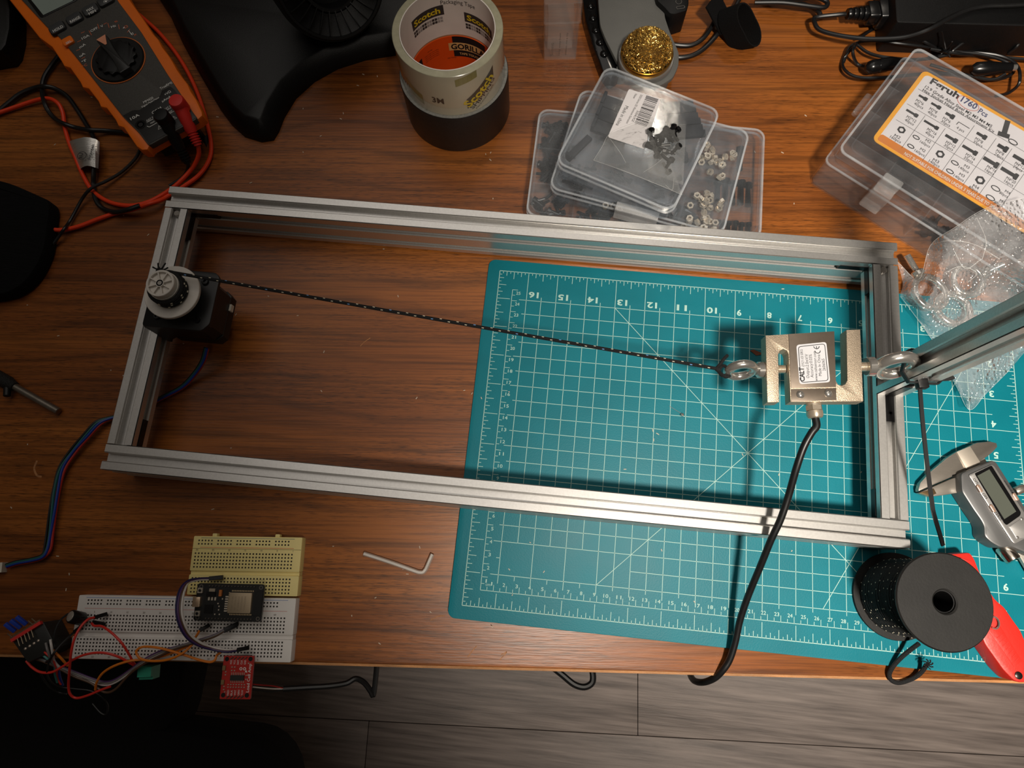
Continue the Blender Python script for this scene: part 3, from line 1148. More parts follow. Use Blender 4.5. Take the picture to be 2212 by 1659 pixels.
for t, p0, p1, h in (('OFF', (197, 70), (212, 62), .0026), ('V', (219, 60), (224, 57), .0026), ('Hz', (241, 61), (251, 57), .0026), ('10A', (178, 86), (194, 78), .0026),
                     ('mA', (173, 105), (186, 97), .0026), ('uA', (173, 124), (185, 117), .0026), ('°F', (179, 137), (188, 131), .0026),
                     ('TrueRMS', (347, 194), (373, 180), .0024), ('MM420', (311, 224), (332, 213), .0025), ('Digital Multi-Meter', (307, 233), (345, 211), .0016),
                     ('COM', (330, 247), (350, 235), .0028), ('10A', (283, 260), (302, 250), .0028), ('+VΩ', (357, 207), (370, 199), .0024), ('µAmA', (351, 221), (370, 210), .0022),
                     ('CAT II', (317, 262), (331, 254), .0013), ('1000V', (318, 265), (332, 258), .0013), ('CAT III', (355, 238), (370, 229), .0013), ('600V', (356, 242), (371, 233), .0013),
                     ('MAX', (326, 268), (335, 263), .0014), ('MAX', (364, 246), (373, 240), .0014)):
    ink.text_px(t, p0, p1, ZF + 0.0003, h, 0.012)
for t, p0, p1, h in (('~', (176, 74), (184, 70), .003), ('~', (168, 93), (176, 89), .003), ('~', (166, 112), (174, 108), .003), ('°C', (180, 146), (189, 141), .0024), ('Ω', (270, 62), (277, 58), .0026),
                     ('~', (225, 55), (232, 51), .003), ('%', (249, 50), (255, 46), .002), ('x', (290, 78), (296, 75), .0026)):
    red_ink.text_px(t, p0, p1, ZF, h, 0.012)
for p0, p1 in (((192, 66), (198, 76)), ((211, 52), (214, 62)), ((233, 50), (236, 60)), ((256, 53), (258, 63)), ((281, 63), (275, 70)), ((176, 127), (184, 123))):
    red_ink.line(at(*p0, ZF), at(*p1, ZF), 0.0005, ZF + 0.0001)
for c_ in ((345.6, 276), (377, 255.7)):
    q = at(*c_, ZF)
    tri = [(q.x + 0.0026 * cos(mang + pi / 2 + k * 2 * pi / 3), q.y + 0.0026 * sin(mang + pi / 2 + k * 2 * pi / 3)) for k in range(3)]
    ink.ring(tri, offset(ccw(tri), 0.00042), ZF + 0.0003, ZF + 0.0004)
    ink.line((q.x - sin(mang) * -0.0004, q.y + cos(mang) * -0.0004, 0), (q.x - sin(mang) * 0.0011, q.y + cos(mang) * 0.0011, 0), 0.0004, ZF + 0.00042)
for p0, p1 in (((318, 273), (323, 275)), ((323, 275), (341, 265)), ((364, 248), (381, 238)), ((278, 66), (285, 76))):
    ink.line(at(*p0, ZF), at(*p1, ZF), 0.0005, ZF + 0.00042)
q = at(268, 60, ZF)
ink.add([(q.x - .001, q.y - .001, ZF + .0001), (q.x + .0008, q.y - .0002, ZF + .0001), (q.x - .0002, q.y + .0012, ZF + .0001)], [(0, 1, 2)])
q = at(286, 73, ZF)
for dxx in (-0.0006, 0.0006):
    a = mang
    ink.line((q.x + cos(a) * dxx + sin(a) * .0014, q.y + sin(a) * dxx - cos(a) * .0014, 0), (q.x + cos(a) * dxx - sin(a) * .0014, q.y + sin(a) * dxx + cos(a) * .0014, 0), 0.0005, ZF + 0.0001)
part('white_lettering', ink, WHITEINK, mm, 'white printed lettering', kind='stuff')
part('orange_lettering', red_ink, mat('orange ink', (216, 104, 62), 0.6), mm, 'orange printed symbols', kind='stuff')
q = at(304, 269.6, ZF)
b = B()
b.lathe([(0.0046, ZF - 0.001), (0.0046, ZF + 0.0005), (0.0031, ZF + 0.0005), (0.0031, ZF - 0.004)], 24, Matrix.Translation((q.x, q.y, 0)))
jk = part('jack', b, BLACKG, mm)
b = B()
b.lathe([(0.0030, ZF - 0.001), (0.0030, ZF + 0.0003), (0.0021, ZF + 0.0003), (0.0021, ZF - 0.001)], 20, Matrix.Translation((q.x, q.y, 0)))
part('jack_liner', b, mat('red jack liner', (196, 60, 44), 0.5), jk)

# ------------------------------------------------------------------ test leads
REDW = mat('orange red silicone wire', (240, 66, 22), 0.42, vary=0.05, scale=120)
REDP = mat('red plug plastic', (222, 48, 40), 0.45, vary=0.05)


def plug(b, p0, p1, z0, z1, r):
    """right angle banana plug: round head on the jack, tapering sleeve with rings"""
    a, c = at(*p0, z0), at(*p1, z1)
    d = (c - a)
    L_ = d.length
    b.lathe([(r * 1.22, -0.006), (r * 1.22, 0.0045), (r * 1.05, 0.0062), (r * 0.5, 0.0066)], 20, Matrix.Translation(a))
    prof = [(r * 1.05, 0), (r, L_ * 0.25), (r * 0.92, L_ * 0.6)]
    for i in range(5):
        t = 0.66 + i * 0.062
        prof += [(r * 0.80, L_ * t), (r * 0.80, L_ * (t + 0.022)), (r * 0.60, L_ * (t + 0.026)), (r * 0.60, L_ * (t + 0.056))]
    prof += [(r * 0.6, L_)]
    b.lathe(prof, 16, axis_to(a, d))


def path(*pts):
    return [tuple(at(x, y, z)) for x, y, z in pts]


rl = thing('test_lead', 'orange red test lead plugged into the multimeter and looping past the frame corner', 'test lead', tuple(at(387, 225, ZF)))
b = B()
plug(b, (387, 226), (428, 314), ZF + 0.0075, 0.024, 0.0056)
part('banana_plug', b, REDP, rl, 'red right angle plug')
b = B()
b.tube(path((428, 313, .024), (429, 335, .016), (416, 362, .008), (386, 395, .004), (352, 420, .0015), (318, 437, .001), (281, 444, .001), (238, 437, .001), (202, 414, .001), (180, 380, .001), (163, 340, .001), (150, 310, .001),
            (140, 275, .001), (136, 245, .0015), (126, 224, .0035), (106, 213, .0035), (80, 216, .002), (40, 229, .001), (0, 243, .001), (-40, 258, .001)), 0.00185, 10)
part('lead_wire', b, REDW, rl)
r2 = B()
r2.tube(path((296, 28, .001), (316, 45, .001), (345, 72, .001), (378, 112, .001), (405, 155, .001), (428, 205, .001), (446, 262, .001), (456, 310, .001), (452, 345, .001), (430, 378, .0015), (395, 404, .001), (362, 424, .001), (345, 433, .004),
             (318, 441, .0075), (285, 453, .0035), (255, 459, .0005), (215, 472, .001), (170, 489, .001), (130, 497, .002), (96, 492, .005), (70, 485, .006)), 0.00185, 10)
single('test_lead', 'orange red lead running along the multimeter edge into the black pouch', 'test lead', r2, REDW)
bl = thing('test_lead', 'black test lead plugged into the COM jack of the multimeter', 'test lead', tuple(at(354, 258, ZF)))
b = B()
plug(b, (354, 256), (406, 352), ZF + 0.0072, 0.012, 0.0055)
part('banana_plug', b, BLACK, bl, 'black right angle plug')
b = B()
b.tube(path((406, 350, .012), (406, 364, .006), (398, 380, .001), (384, 391, .001), (366, 402, .001)), 0.0016, 10)
part('lead_wire', b, RUBBER, bl)
b = B()
b.tube(path((305, 318, .001), (292, 343, .001), (262, 372, .001), (228, 392, .003), (205, 402, .0058), (190, 413, .006), (176, 432, .003), (158, 465, .001), (148, 482, .002), (139, 494, .0062), (129, 508, .004), (112, 530, .002), (92, 545, .003), (72, 552, .005)), 0.0014, 10)
single('test_lead', 'thin black lead running from under the multimeter to the black pouch', 'test lead', b, RUBBER)
pc = thing('power_cable', 'thick black cord carrying a silver foil certification tag', 'cord', tuple(at(204, 320, ZD)))
b = B()
b.tube(path((-30, 262, .001), (15, 225, .001), (45, 202, .001), (78, 189, .001), (98, 187, .0052), (120, 192, .002), (145, 208, .001), (166, 236, .001), (186, 268, .001), (200, 292, .003), (205, 315, .006), (204, 350, .006), (202, 380, .003), (202, 400, -.0002),
            (205, 425, .0008), (213, 442, .001), (228, 453, .001), (250, 458, .0045), (275, 453, .0082), (302, 444, .0082)), 0.0021, 10)
part('cord_jacket', b, RUBBER, pc)
FOIL = mat('silver foil label', (206, 204, 200), 0.28, 0.7, vary=0.12, scale=60, stretch=(1, 8, 1), bump=0.15, bscale=120)
b = B()
gx = [(150, 305, .004), (158, 302, .009), (170, 299, .012), (182, 296, .0125), (195, 297, .0118), (206, 300, .0108), (215, 306, .0085)]
gy = [(172, 367, .0008), (177, 362, .006), (183, 359, .0095), (189, 358, .0108), (197, 359, .0105), (206, 362, .0100), (212, 364, .008)]
V = []
for i in range(7):
    a, c = at(*gx[i]), at(*gy[i])
    for j in range(7):
        V.append(a.lerp(c, j / 6))
b.add(V, [(i * 7 + j, i * 7 + j + 1, (i + 1) * 7 + j + 1, (i + 1) * 7 + j) for i in range(6) for j in range(6)])
b.add([v - Vector((0, 0, 0.0004)) for v in V], [(i * 7 + j, (i + 1) * 7 + j, (i + 1) * 7 + j + 1, i * 7 + j + 1) for i in range(6) for j in range(6)])
tg = part('foil_tag', b, FOIL, pc, 'silver foil flag with a round certification mark')
b = B()
b.text_px('Intertek', (194.5, 344), (204, 311), 0.0120, 0.0026, 0.012)
b.text_px('3100024', (201, 343), (209, 316), 0.0120, 0.0013, 0.0)
q = at(177, 336, 0.0128)
b.ring(circ(q.x, q.y, 0.0042, 24), circ(q.x, q.y, 0.0037, 24), q.z, q.z + 0.00005)
b.text_px('RU', (178, 342), (179, 330), 0.0128, 0.003, 0.03)
part('tag_print', b, BLACKINK, tg)
b = B()
b.tube(path((150, 96, .004), (126, 122, .001), (108, 146, .001), (95, 168, .001), (91, 192, .001), (96, 222, .0052), (106, 242, .003), (121, 258, .002), (140, 268, .0052), (165, 276, .003), (195, 281, .0055), (235, 283, .001), (275, 288, .001), (310, 300, .001)), 0.0021, 10)
single('power_cable', 'thick black cord curling out from under the left side of the multimeter', 'cord', b, RUBBER)

# ------------------------------------------------------------------ pouch, rod, motor wires, hex key
KNIT = mat('black ribbed knit fabric', (12, 12, 13), 0.9, vary=0.4, scale=300, stretch=(0.25, 4, 1), bump=1.0, bscale=420, spec=0.2)
b = B()
po = px_poly([(-90, 372), (0, 388), (28, 397), (62, 412), (104, 431), (109, 446), (102, 498), (98, 532), (84, 568), (62, 602), (32, 627), (-5, 639), (-90, 648)], 0.012)
b.prism(rounded(po, 0.006, 3), ZD, 0.013, 0.004, c0=0.002)
single('fabric_pouch', 'black ribbed fabric pouch at the left edge of the desk', 'pouch', b, KNIT)
rt = thing('rod_tool', 'steel rod with a black knurled holder at the left desk edge', 'rod', tuple(at(30, 835, ZD)))
a, c = at(26, 832, 0.003), at(127, 889, 0.0015)
b = B()
b.lathe([(0.0031, 0), (0.0031, (c - a).length - 0.0004), (0.0026, (c - a).length)], 20, axis_to(a, c - a))
part('rod', b, mat('worn grey steel rod', (150, 142, 132), 0.35, 0.9, vary=0.15, scale=200), rt)
b = B()
d = (c - a)
b.lathe([(0.0058, -0.034), (0.0058, -0.004), (0.0048, -0.001), (0.0040, 0.003), (0.0031, 0.0036)], 22, axis_to(a, d))
part('holder', b, mat('knurled black metal', (30, 29, 28), 0.5, 0.3, vary=0.4, scale=700, bump=0.9, bscale=1400), rt)
b = B()
b.lathe([(0.0028, 0), (0.0028, 0.007), (0.0022, 0.0076)], 14, axis_to(at(16, 838, 0.004), (0.25, -0.9, 0.05)))
part('clamp_screw', b, BLACK, rt)

mw = thing('motor_cable', 'four coloured motor wires ending in a white plug at the left desk edge', 'cable', tuple(at(150, 990, ZD)))
base = [(446, 752, .026), (438, 780, .018), (420, 808, .008), (393, 836, .002), (352, 858, .001), (300, 884, .001), (262, 898, .001), (238, 903, .002), (212, 914, .004), (186, 942, .004), (158, 975, .003), (134, 1012, .003), (122, 1058, .003), (114, 1105, .003), (108, 1150, .002), (103, 1184, .002), (92, 1202, .002), (68, 1210, .002), (36, 1216, .002), (14, 1223, .001)]
for k, (nm, rgb) in enumerate((('black', (20, 20, 22)), ('teal', (24, 92, 92)), ('blue', (22, 56, 150)), ('red', (176, 40, 34)))):
    b = B()
    o = (k - 1.5)
    pts = []
    for i, (x, y, z) in enumerate(base):
        f = 4.2 if 7 < i < 16 else 2.2
        dx, dy = (o * f, o * f * 0.35) if i < 16 else (o * 0.8, o * 2.0)
        if 9 < i < 16 and k in (1, 2):
            dx += 2.0 * sin(i * 1.3 + k * 2)
        pts.append((x + dx, y + dy, z + (0.0012 if k in (1, 2) else 0)))
    b.tube(path(*pts), 0.00105, 7)
    part('wire', b, mat(nm + ' wire insulation', rgb, 0.45), mw, nm + ' wire')
b = B()
q = at(3, 1226, 0)
b.box(-0.0095, -0.0038, ZD, 0.003, 0.0038, 0.0035, rotz(q.x, q.y, 0, radians(10)))
part('white_plug', b, mat('white nylon', (224, 218, 204), 0.5), mw)
hk = B()
hx = smooth_path(path((786, 1196, .0), (850, 1217, .0), (900, 1235, .0)), 3) + smooth_path(path((905, 1236.5, .0), (914, 1236, .0), (920, 1229, .0)), 3)[0:] + smooth_path(path((924, 1220, .0003), (934, 1197, .0006)), 3)
hk.tube(hx, 0.0017, 6, 1, False)
single('hex_key', 'small bright steel hex key lying on the bare wood', 'hex key', hk, mat('bright zinc steel', (214, 208, 200), 0.3, 0.45, vary=0.08))

# ================================================================== black stand with a reel
SATB = mat('satin black plastic', (12, 12, 13), 0.45, vary=0.15, scale=60, bump=0.12, bscale=1200, spec=0.35)
sd = thing('black_stand', 'black plastic stand with a curved pointed foot carrying a reel', 'stand', tuple(at(560, 200, ZD)))
ol = [(250, -200), (318, -60), (345, 0), (372, 42), (398, 100), (430, 158), (456, 203), (478, 240), (502, 272), (530, 297), (566, 308), (592, 304), (603, 286), (615, 255), (640, 214), (680, 178), (730, 150), (790, 131), (850, 121), (920, 112), (1000, -200)]
lo = ccw([tuple(at(x, y, ZD).xy) for x, y in ol])
mid = [tuple(at(x, y, 0.012).xy) for x, y in ol]
b = B()
up = offset(lo, 0.0105)
n = len(lo)
V = [(x, y, ZD) for x, y in lo] + [(x, y, 0.004) for x, y in offset(lo, 0.0008)] + [(x, y, 0.0155) for x, y in up] + [(x, y, 0.0165) for x, y in offset(lo, 0.0125)]
F = [(k * n + i, k * n + (i + 1) % n, (k + 1) * n + (i + 1) % n, (k + 1) * n + i) for k in range(3) for i in range(n)]
F += [tuple(range(3 * n, 4 * n)), tuple(reversed(range(n)))]
b.add(V, F)
part('foot_plate', b, SATB, sd)
ra = Vector((0.46, -0.70, 0.54)).normalized()
rc = at(712, -40, 0.088)
b = B()
q = rc - ra * 0.085
b.lathe([(0.030, 0.0165), (0.024, 0.022), (0.020, q.z - 0.0)], 28, Matrix.Translation((q.x, q.y, 0)))
part('pillar', b, SATB, sd)
rs = thing('plastic_reel', 'black ribbed plastic reel leaning on the black stand', 'reel', tuple(rc - ra * 0.07))
TR = axis_to(rc, ra)
b = B()
pf = [(0.012, -0.066), (0.047, -0.066)]
for i in range(7):
    z = -0.062 + i * 0.0082
    pf += [(0.0475, z), (0.0475, z + 0.0045), (0.0445, z + 0.0050), (0.0445, z + 0.0078)]
pf += [(0.0440, -0.004), (0.0445, -0.001), (0.0440, 0.0004), (0.0420, 0.0004), (0.0415, -0.001), (0.0330, -0.0060), (0.0255, -0.0085), (0.0235, -0.004), (0.0210, -0.004), (0.0210, -0.03), (0.012, -0.03)]
b.lathe(pf, 64, TR)
part('reel_body', b, SATB, rs)
for i in range(28):
    a = 2 * pi * i / 28
    b = B()
    b.add([(0.0225, -0.0004, -0.0080), (0.0412, -0.0004, -0.0015), (0.0412, -0.0004, 0.0002), (0.0330, -0.0004, 0.0002), (0.0225, -0.0004, -0.0040),
           (0.0225, 0.0004, -0.0080), (0.0412, 0.0004, -0.0015), (0.0412, 0.0004, 0.0002), (0.0330, 0.0004, 0.0002), (0.0225, 0.0004, -0.0040)],
          [(0, 1, 2, 3, 4), (9, 8, 7, 6, 5), (0, 5, 6, 1), (1, 6, 7, 2), (2, 7, 8, 3), (3, 8, 9, 4), (4, 9, 5, 0)], TR @ Matrix.Rotation(a, 4, 'Z'))
    part('rib', b, SATB, rs)
b = B()
b.prism(px_poly([(-60, -40), (14, -20), (21, 20), (20, 60), (12, 95), (2, 108), (-60, 120)], 0.02), ZD, 0.02, 0.003)
single('black_case', 'corner of a black case at the top left of the desk', 'case', b, SATB)

# ================================================================== two rolls of tape
tx, ty = -0.0558, 0.4415
z0, z1, z2 = ZD, 0.0455, 0.0935
dk = thing('duct_tape', 'roll of black duct tape with an orange core label under the clear tape', 'tape roll', (tx, ty, ZD))
T = Matrix.Translation((tx, ty, 0))
b = B()
b.lathe([(0.0385, z0), (0.0470, z0), (0.0474, z0 + 0.0006), (0.0474, z1 - 0.0006), (0.0470, z1), (0.0385, z1)], 72, T, True)
part('tape_winding', b, mat('black cloth tape', (32, 30, 29), 0.33, vary=0.15, scale=200, stretch=(1, 1, 12), bump=0.4, bscale=500), dk)
b = B()
b.lathe([(0.0392, z1), (0.0469, z1), (0.0469, z1 + 0.0003), (0.0392, z1 + 0.0003)], 72, T, True)
part('tape_side', b, mat('grey fuzzy tape edges', (146, 146, 142), 0.7, vary=0.25, scale=500, bump=0.6), dk, 'grey gummed side of the roll')
b = B()
b.lathe([(0.0380, z0), (0.0385, z0), (0.0385, z1 + 0.0002), (0.0380, z1 + 0.0002)], 64, T, True)
part('core', b, mat('kraft cardboard', (168, 128, 88), 0.8, vary=0.1), dk)
b = B()
b.lathe([(0.0371, z0 + 0.001), (0.0379, z0 + 0.001), (0.0379, z1 - 0.001), (0.0371, z1 - 0.001)], 64, T, True)
cl = part('core_label', b, mat('orange printed card', (232, 84, 18), 0.5, vary=0.04), dk, 'orange printed core label')


def text_cyl(b, body, ang0, z, r, width, height, bold=0.02, inside=True, tilt=0.0, lift=0.0002):
    """lettering wrapped on a cylinder about (tx, ty); ang0 = where it starts, seen upright"""
    V, F, w0, (y0_, y1_) = text_mesh(body, bold)
    sx, sy = width / w0, height / 0.69
    out_ = []
    rr = r - lift if inside else r + lift
    for v in V:
        u, h = v.x * sx, v.y * sy
        u, h = u * cos(tilt) - h * sin(tilt), u * sin(tilt) + h * cos(tilt)
        a = ang0 - u / r if inside else ang0 + u / r
        out_.append((tx + rr * cos(a), ty + rr * sin(a), z + h))
    b.add(out_, F)


def patch_cyl(b, a0, a1, zl, zh, r, inside=True, lift=0.00012, n=10, shear=0.0):
    rr = r - lift if inside else r + lift
    V = []
    for i in range(n + 1):
        a = a0 + (a1 - a0) * i / n
        dz = shear * i / n
        V += [(tx + rr * cos(a), ty + rr * sin(a), zl + dz), (tx + rr * cos(a), ty + rr * sin(a), zh + dz)]
    b.add(V, [(2 * i, 2 * i + 1, 2 * i + 3, 2 * i + 2) for i in range(n)])


b = B()
patch_cyl(b, radians(100), radians(50), 0.020, 0.0445, 0.0371)
patch_cyl(b, radians(178), radians(150), 0.010, 0.036, 0.0371)
part('label_badge', b, BLACKINK, cl, 'black badge on the orange label', kind='stuff')
b = B()
patch_cyl(b, radians(106), radians(48), 0.0280, 0.0372, 0.0371, lift=0.0003)
part('badge_band', b, mat('cream band', (222, 176, 112), 0.6), cl)
b = B()
text_cyl(b, 'GORILLA', radians(103), 0.0295, 0.0371, 0.0330, 0.0062, 0.035, lift=0.0005)
text_cyl(b, '100% TOUGH', radians(110), 0.018, 0.0371, 0.008, 0.0015, 0.0)
text_cyl(b, 'strong', radians(138), 0.036, 0.0371, 0.005, 0.0013, 0.0)
for i in range(4):
    text_cyl(b, 'holds on rough, uneven surfaces', radians(144), 0.0330 - i * 0.0022, 0.0371, 0.015, 0.0010, 0.0)
part('label_text', b, BLACKINK, cl, 'black lettering of the core label', kind='stuff')
b = B()
text_cyl(b, 'TAPE TOUGH', radians(92), 0.0225, 0.0371, 0.020, 0.0026, 0.02, lift=0.0004)
part('label_text', b, mat('cream band', (222, 176, 112), 0.6), cl)

ct = thing('packing_tape', 'roll of clear packing tape stacked on the black duct tape', 'tape roll', (tx, ty, z1))
z1b = z1 + 0.0004
b = B()
b.lathe([(0.0379, z1b), (0.0387, z1b), (0.0387, z2 + 0.0004), (0.0379, z2 + 0.0004)], 72, T, True)
cr = part('core', b, mat('white paper core', (232, 224, 216), 0.7, vary=0.04, scale=80), ct, 'white cardboard core printed inside')
b = B()  # clear winding coloured white to paint the core's refracted image
b.lathe([(0.0389, z1b), (0.0440, z1b), (0.0440, z2 - 0.0006), (0.0389, z2 - 0.0006)], 80, T, True)
wb = part('wound_tape', b, mat('refracted core white', (222, 214, 200), 0.45, vary=0.03, scale=90), ct, 'tape body coloured white like the core refracted through it')
b = B()
b.lathe([(0.0389, z2 - 0.0006), (0.0444, z2 - 0.0006), (0.0446, z2 - 0.0003), (0.0442, z2), (0.0389, z2)], 80, T, True)
part('tape_edge', b, mat('grey green tape edge', (170, 166, 140), 0.22, vary=0.12, scale=160, spec=0.7), ct, 'grey green layered edge of the roll')
b = B()
b.lathe([(0.0443, z1b), (0.0446, z1b), (0.0449, z1b + 0.0005), (0.0449, z2 - 0.0009), (0.0446, z2 - 0.0007), (0.0443, z2 - 0.0007)], 80, T, True)
part('outer_film', b, clear('amber clear tape', (238, 232, 214), 0.03, 0.08, gloss=0.9), ct, 'clear outer tape layer')
YEL = mat('yellow ink', (236, 206, 40), 0.6)
b1, b2, b3 = B(), B(), B()
for a0, zz in ((150, 0.071), (76, 0.0640)):
    a0 = radians(a0)
    patch_cyl(b1, a0 + 0.06, a0 - 0.78, zz - 0.0018, zz + 0.0085, 0.0379)
    text_cyl(b2, 'Scotch', a0, zz + 0.0008, 0.0379, 0.0265, 0.0056, 0.03, lift=0.0004)
    for r_ in range(2):
        for c_ in range(12):
            if (c_ + r_ * 0) % 4 < 4:
                (b1 if (c_ // 2) % 2 == 0 else b3)
                patch_cyl(b1 if (c_ // 2) % 2 == 0 else b3, a0 + 0.05 - c_ * 0.066, a0 + 0.05 - c_ * 0.066 - 0.056, zz - 0.0062 - r_ * 0.0032, zz - 0.0036 - r_ * 0.0032, 0.0379, n=2)
text_cyl(b1, 'Packaging Tape', radians(108), 0.080, 0.0379, 0.030, 0.0042, 0.0)
b4 = B()
# band of print on the outer winding, seen on the near side
t_ = radians(36)
text_cyl(b2, 'Scotch', radians(-65), 0.0530, 0.0440, 0.0330, 0.0086, 0.03, False, t_, lift=0.0007)
text_cyl(b1, 'SHIPPING', radians(-61), 0.0492, 0.0440, 0.0310, 0.0046, 0.02, False, t_, lift=0.0005)
text_cyl(b1, 'PACKAGING TAPE', radians(-56), 0.0475, 0.0440, 0.0240, 0.0020, 0.0, False, t_, lift=0.0005)
text_cyl(b1, '3M', radians(-104), 0.0610, 0.0440, 0.0100, 0.0064, 0.02, False, lift=0.0005)
for k in range(16):
    a_ = -66.5 + k * 2.3
    zq = 0.0515 + k * 0.00128
    patch_cyl(b1, radians(a_), radians(a_ + 2.35), zq, zq + 0.0118, 0.0440, False, lift=0.0002, n=2, shear=0.00128)
patch_cyl(b4, radians(-76), radians(-52), 0.081, 0.089, 0.0440, False, lift=0.0003, shear=0.004)
patch_cyl(b4, radians(-140), radians(-116), 0.060, 0.072, 0.0440, False, lift=0.0003, shear=-0.008)
patch_cyl(b4, radians(-166), radians(-150), 0.072, 0.086, 0.0440, False, lift=0.0003, shear=-0.006)
part('core_print', b1, mat('dark grey ink', (58, 54, 52), 0.6), cr, kind='stuff')
part('core_print', b2, YEL, cr, 'yellow brand lettering', kind='stuff')
part('core_print', b3, mat('mid grey ink', (160, 154, 150), 0.6), cr, kind='stuff')
part('core_print', b4, mat('olive ink', (150, 140, 84), 0.6), cr, kind='stuff')

# ================================================================== clear upright case
CLR = clear('clear styrene', (240, 240, 240), 0.045, 0.06)
p0, p1 = at(1174, 131, ZD), at(1245, 128.5, ZD)
ca = atan2((p1 - p0).y, (p1 - p0).x)
cw = (p1 - p0).length
cs = thing('clear_case', 'small upright clear plastic case with fine print', 'case', (p0.x, p0.y, ZD), ca)
Tc = rotz(p0.x, p0.y, 0, ca)


def shell(b, x0, y0, x1, y1, za, zb, t, T, floor_=True, roof=False, r=0.001):
    o = rrect(x0, y0, x1, y1, r, 3)
    i_ = rrect(x0 + t, y0 + t, x1 - t, y1 - t, max(r - t, 0.0003), 3)
    b.ring(o, i_, za, zb, T)
    if floor_:
        b.prism(i_, za, za + t, 0, T)
    if roof:
        b.prism(i_, zb - t, zb, 0, T)


b = B()
shell(b, 0, 0, cw, 0.030, ZD, 0.0440, 0.0009, Tc)
part('case_body', b, CLR, cs)
b = B()
shell(b, -0.0009, -0.0009, cw + 0.0009, 0.0309, 0.0435, 0.066, 0.0009, Tc, False, True)
part('case_lid', b, CLR, cs)
b = B()
b.box(0.004, 0.010, 0.001, cw - 0.004, 0.024, 0.040, Tc)
part('insert', b, clear('inner clear tray', (230, 224, 218), 0.07, 0.1), cs)
b = B()
for k, t in enumerate(('WARNING', 'keep away from', 'children. not a toy')):
    M = Tc @ Matrix.Translation((0.009 + k * 0.0062, -0.0001, 0.004)) @ Matrix.Rotation(pi / 2, 4, 'X') @ Matrix.Rotation(pi / 2, 4, 'Z')
    b.text(t, (0, 0, 0), 0, 0.016 if k == 0 else 0.028, 0.0022 if k == 0 else 0.0017, 0.0, 0.0001, M)
part('case_print', b, mat('grey ink', (120, 110, 104), 0.6), cs, kind='stuff')

# ================================================================== soldering tip cleaner, stand and strap
GREY = mat('grey painted metal', (98, 98, 95), 0.42, vary=0.06, scale=50, bump=0.15, bscale=1400)
sp = thing('soldering_stand', 'grey soldering iron stand with a round cup', 'stand', tuple(at(1380, 60, ZD)))
b = B()
ZG = 0.018
b.prism(rounded(px_poly([(1292, -60), (1292, 0), (1296, 54), (1307, 82), (1332, 132), (1352, 160), (1385, 182), (1425, 186), (1454, 168), (1466, 142), (1467, 114), (1447, 68), (1436, 35), (1434, -60)], ZG), 0.004, 3), ZG - 0.004, ZG, 0.0008)
for x, y in ((1310, 20), (1420, 10), (1440, 150), (1345, 140)):
    q = at(x, y, ZG)
    b.lathe([(0.005, ZD), (0.005, ZG - 0.004)], 14, Matrix.Translation((q.x, q.y, 0)))
part('stand_plate', b, GREY, sp)
wc = at(1396, 121, ZG + 0.006)
b = B()
b.lathe([(0.0252, ZG), (0.0252, ZG + 0.004), (0.0246, ZG + 0.0055), (0.0232, ZG + 0.0055)], 48, Matrix.Translation((wc.x, wc.y, 0)))
part('cup_collar', b, mat('light grey metal', (140, 140, 138), 0.35, 0.5), sp)
b = B()
b.lathe([(0.0228, ZG), (0.0236, ZG + 0.0105), (0.0230, ZG + 0.0110), (0.0222, ZG + 0.0105), (0.0215, ZG + 0.001)], 48, Matrix.Translation((wc.x, wc.y, 0)))
part('brass_cup', b, mat('brass cup', (184, 132, 46), 0.3, 0.9, vary=0.1), sp, 'brass coloured cup')
BRASS = mat('curly brass wool', (220, 180, 96), 0.26, 0.85, vary=0.15, scale=300)
wl = thing('brass_wool', 'round ball of curly brass wool in the soldering stand', 'brass wool', (wc.x, wc.y, ZG + 0.002))
b = B()
b.lathe([(0.0200, ZG + 0.002), (0.0202, ZG + 0.012), (0.0185, ZG + 0.020), (0.0135, ZG + 0.0255), (0.006, ZG + 0.0280), (0.0, ZG + 0.0284)], 24, Matrix.Translation((wc.x, wc.y, 0)))
part('wool_core', b, mat('deep brass', (96, 66, 22), 0.5, 0.8, vary=0.5, scale=400, bump=1.0, bscale=700), wl)
b = B()
rr_ = random.Random(3)
for i in range(1500):
    th, ph = rr_.uniform(0, 2 * pi), math.acos(rr_.uniform(0.05, 1.0))
    R0 = 0.0212 + rr_.uniform(-0.0006, 0.0012)
    c_ = Vector((R0 * sin(ph) * cos(th), R0 * sin(ph) * sin(th), 0.0105 + 0.0185 * cos(ph)))
    nrm = Vector((sin(ph) * cos(th), sin(ph) * sin(th), cos(ph))).normalized()
    t1 = nrm.orthogonal().normalized()
    t2 = nrm.cross(t1)
    a0, rad = rr_.uniform(0, 6.28), rr_.uniform(0.0005, 0.0013)
    tw = rr_.uniform(-0.6, 0.6)
    pts = []
    for j in range(8):
        a = a0 + j * 0.72
        pts.append(Vector((wc.x, wc.y, ZG)) + c_ + (t1 * cos(a) + t2 * sin(a)) * rad * (1 + 0.15 * j) + nrm * (0.0006 * sin(a * 2 + tw) + tw * 0.0008 * (j - 4) / 4))
    b.tube(pts, 1, 4, 1, False, False, flat=(0.00017, 0.00008))
part('wool_strands', b, BRASS, wl, 'curly shiny strands', kind='stuff')

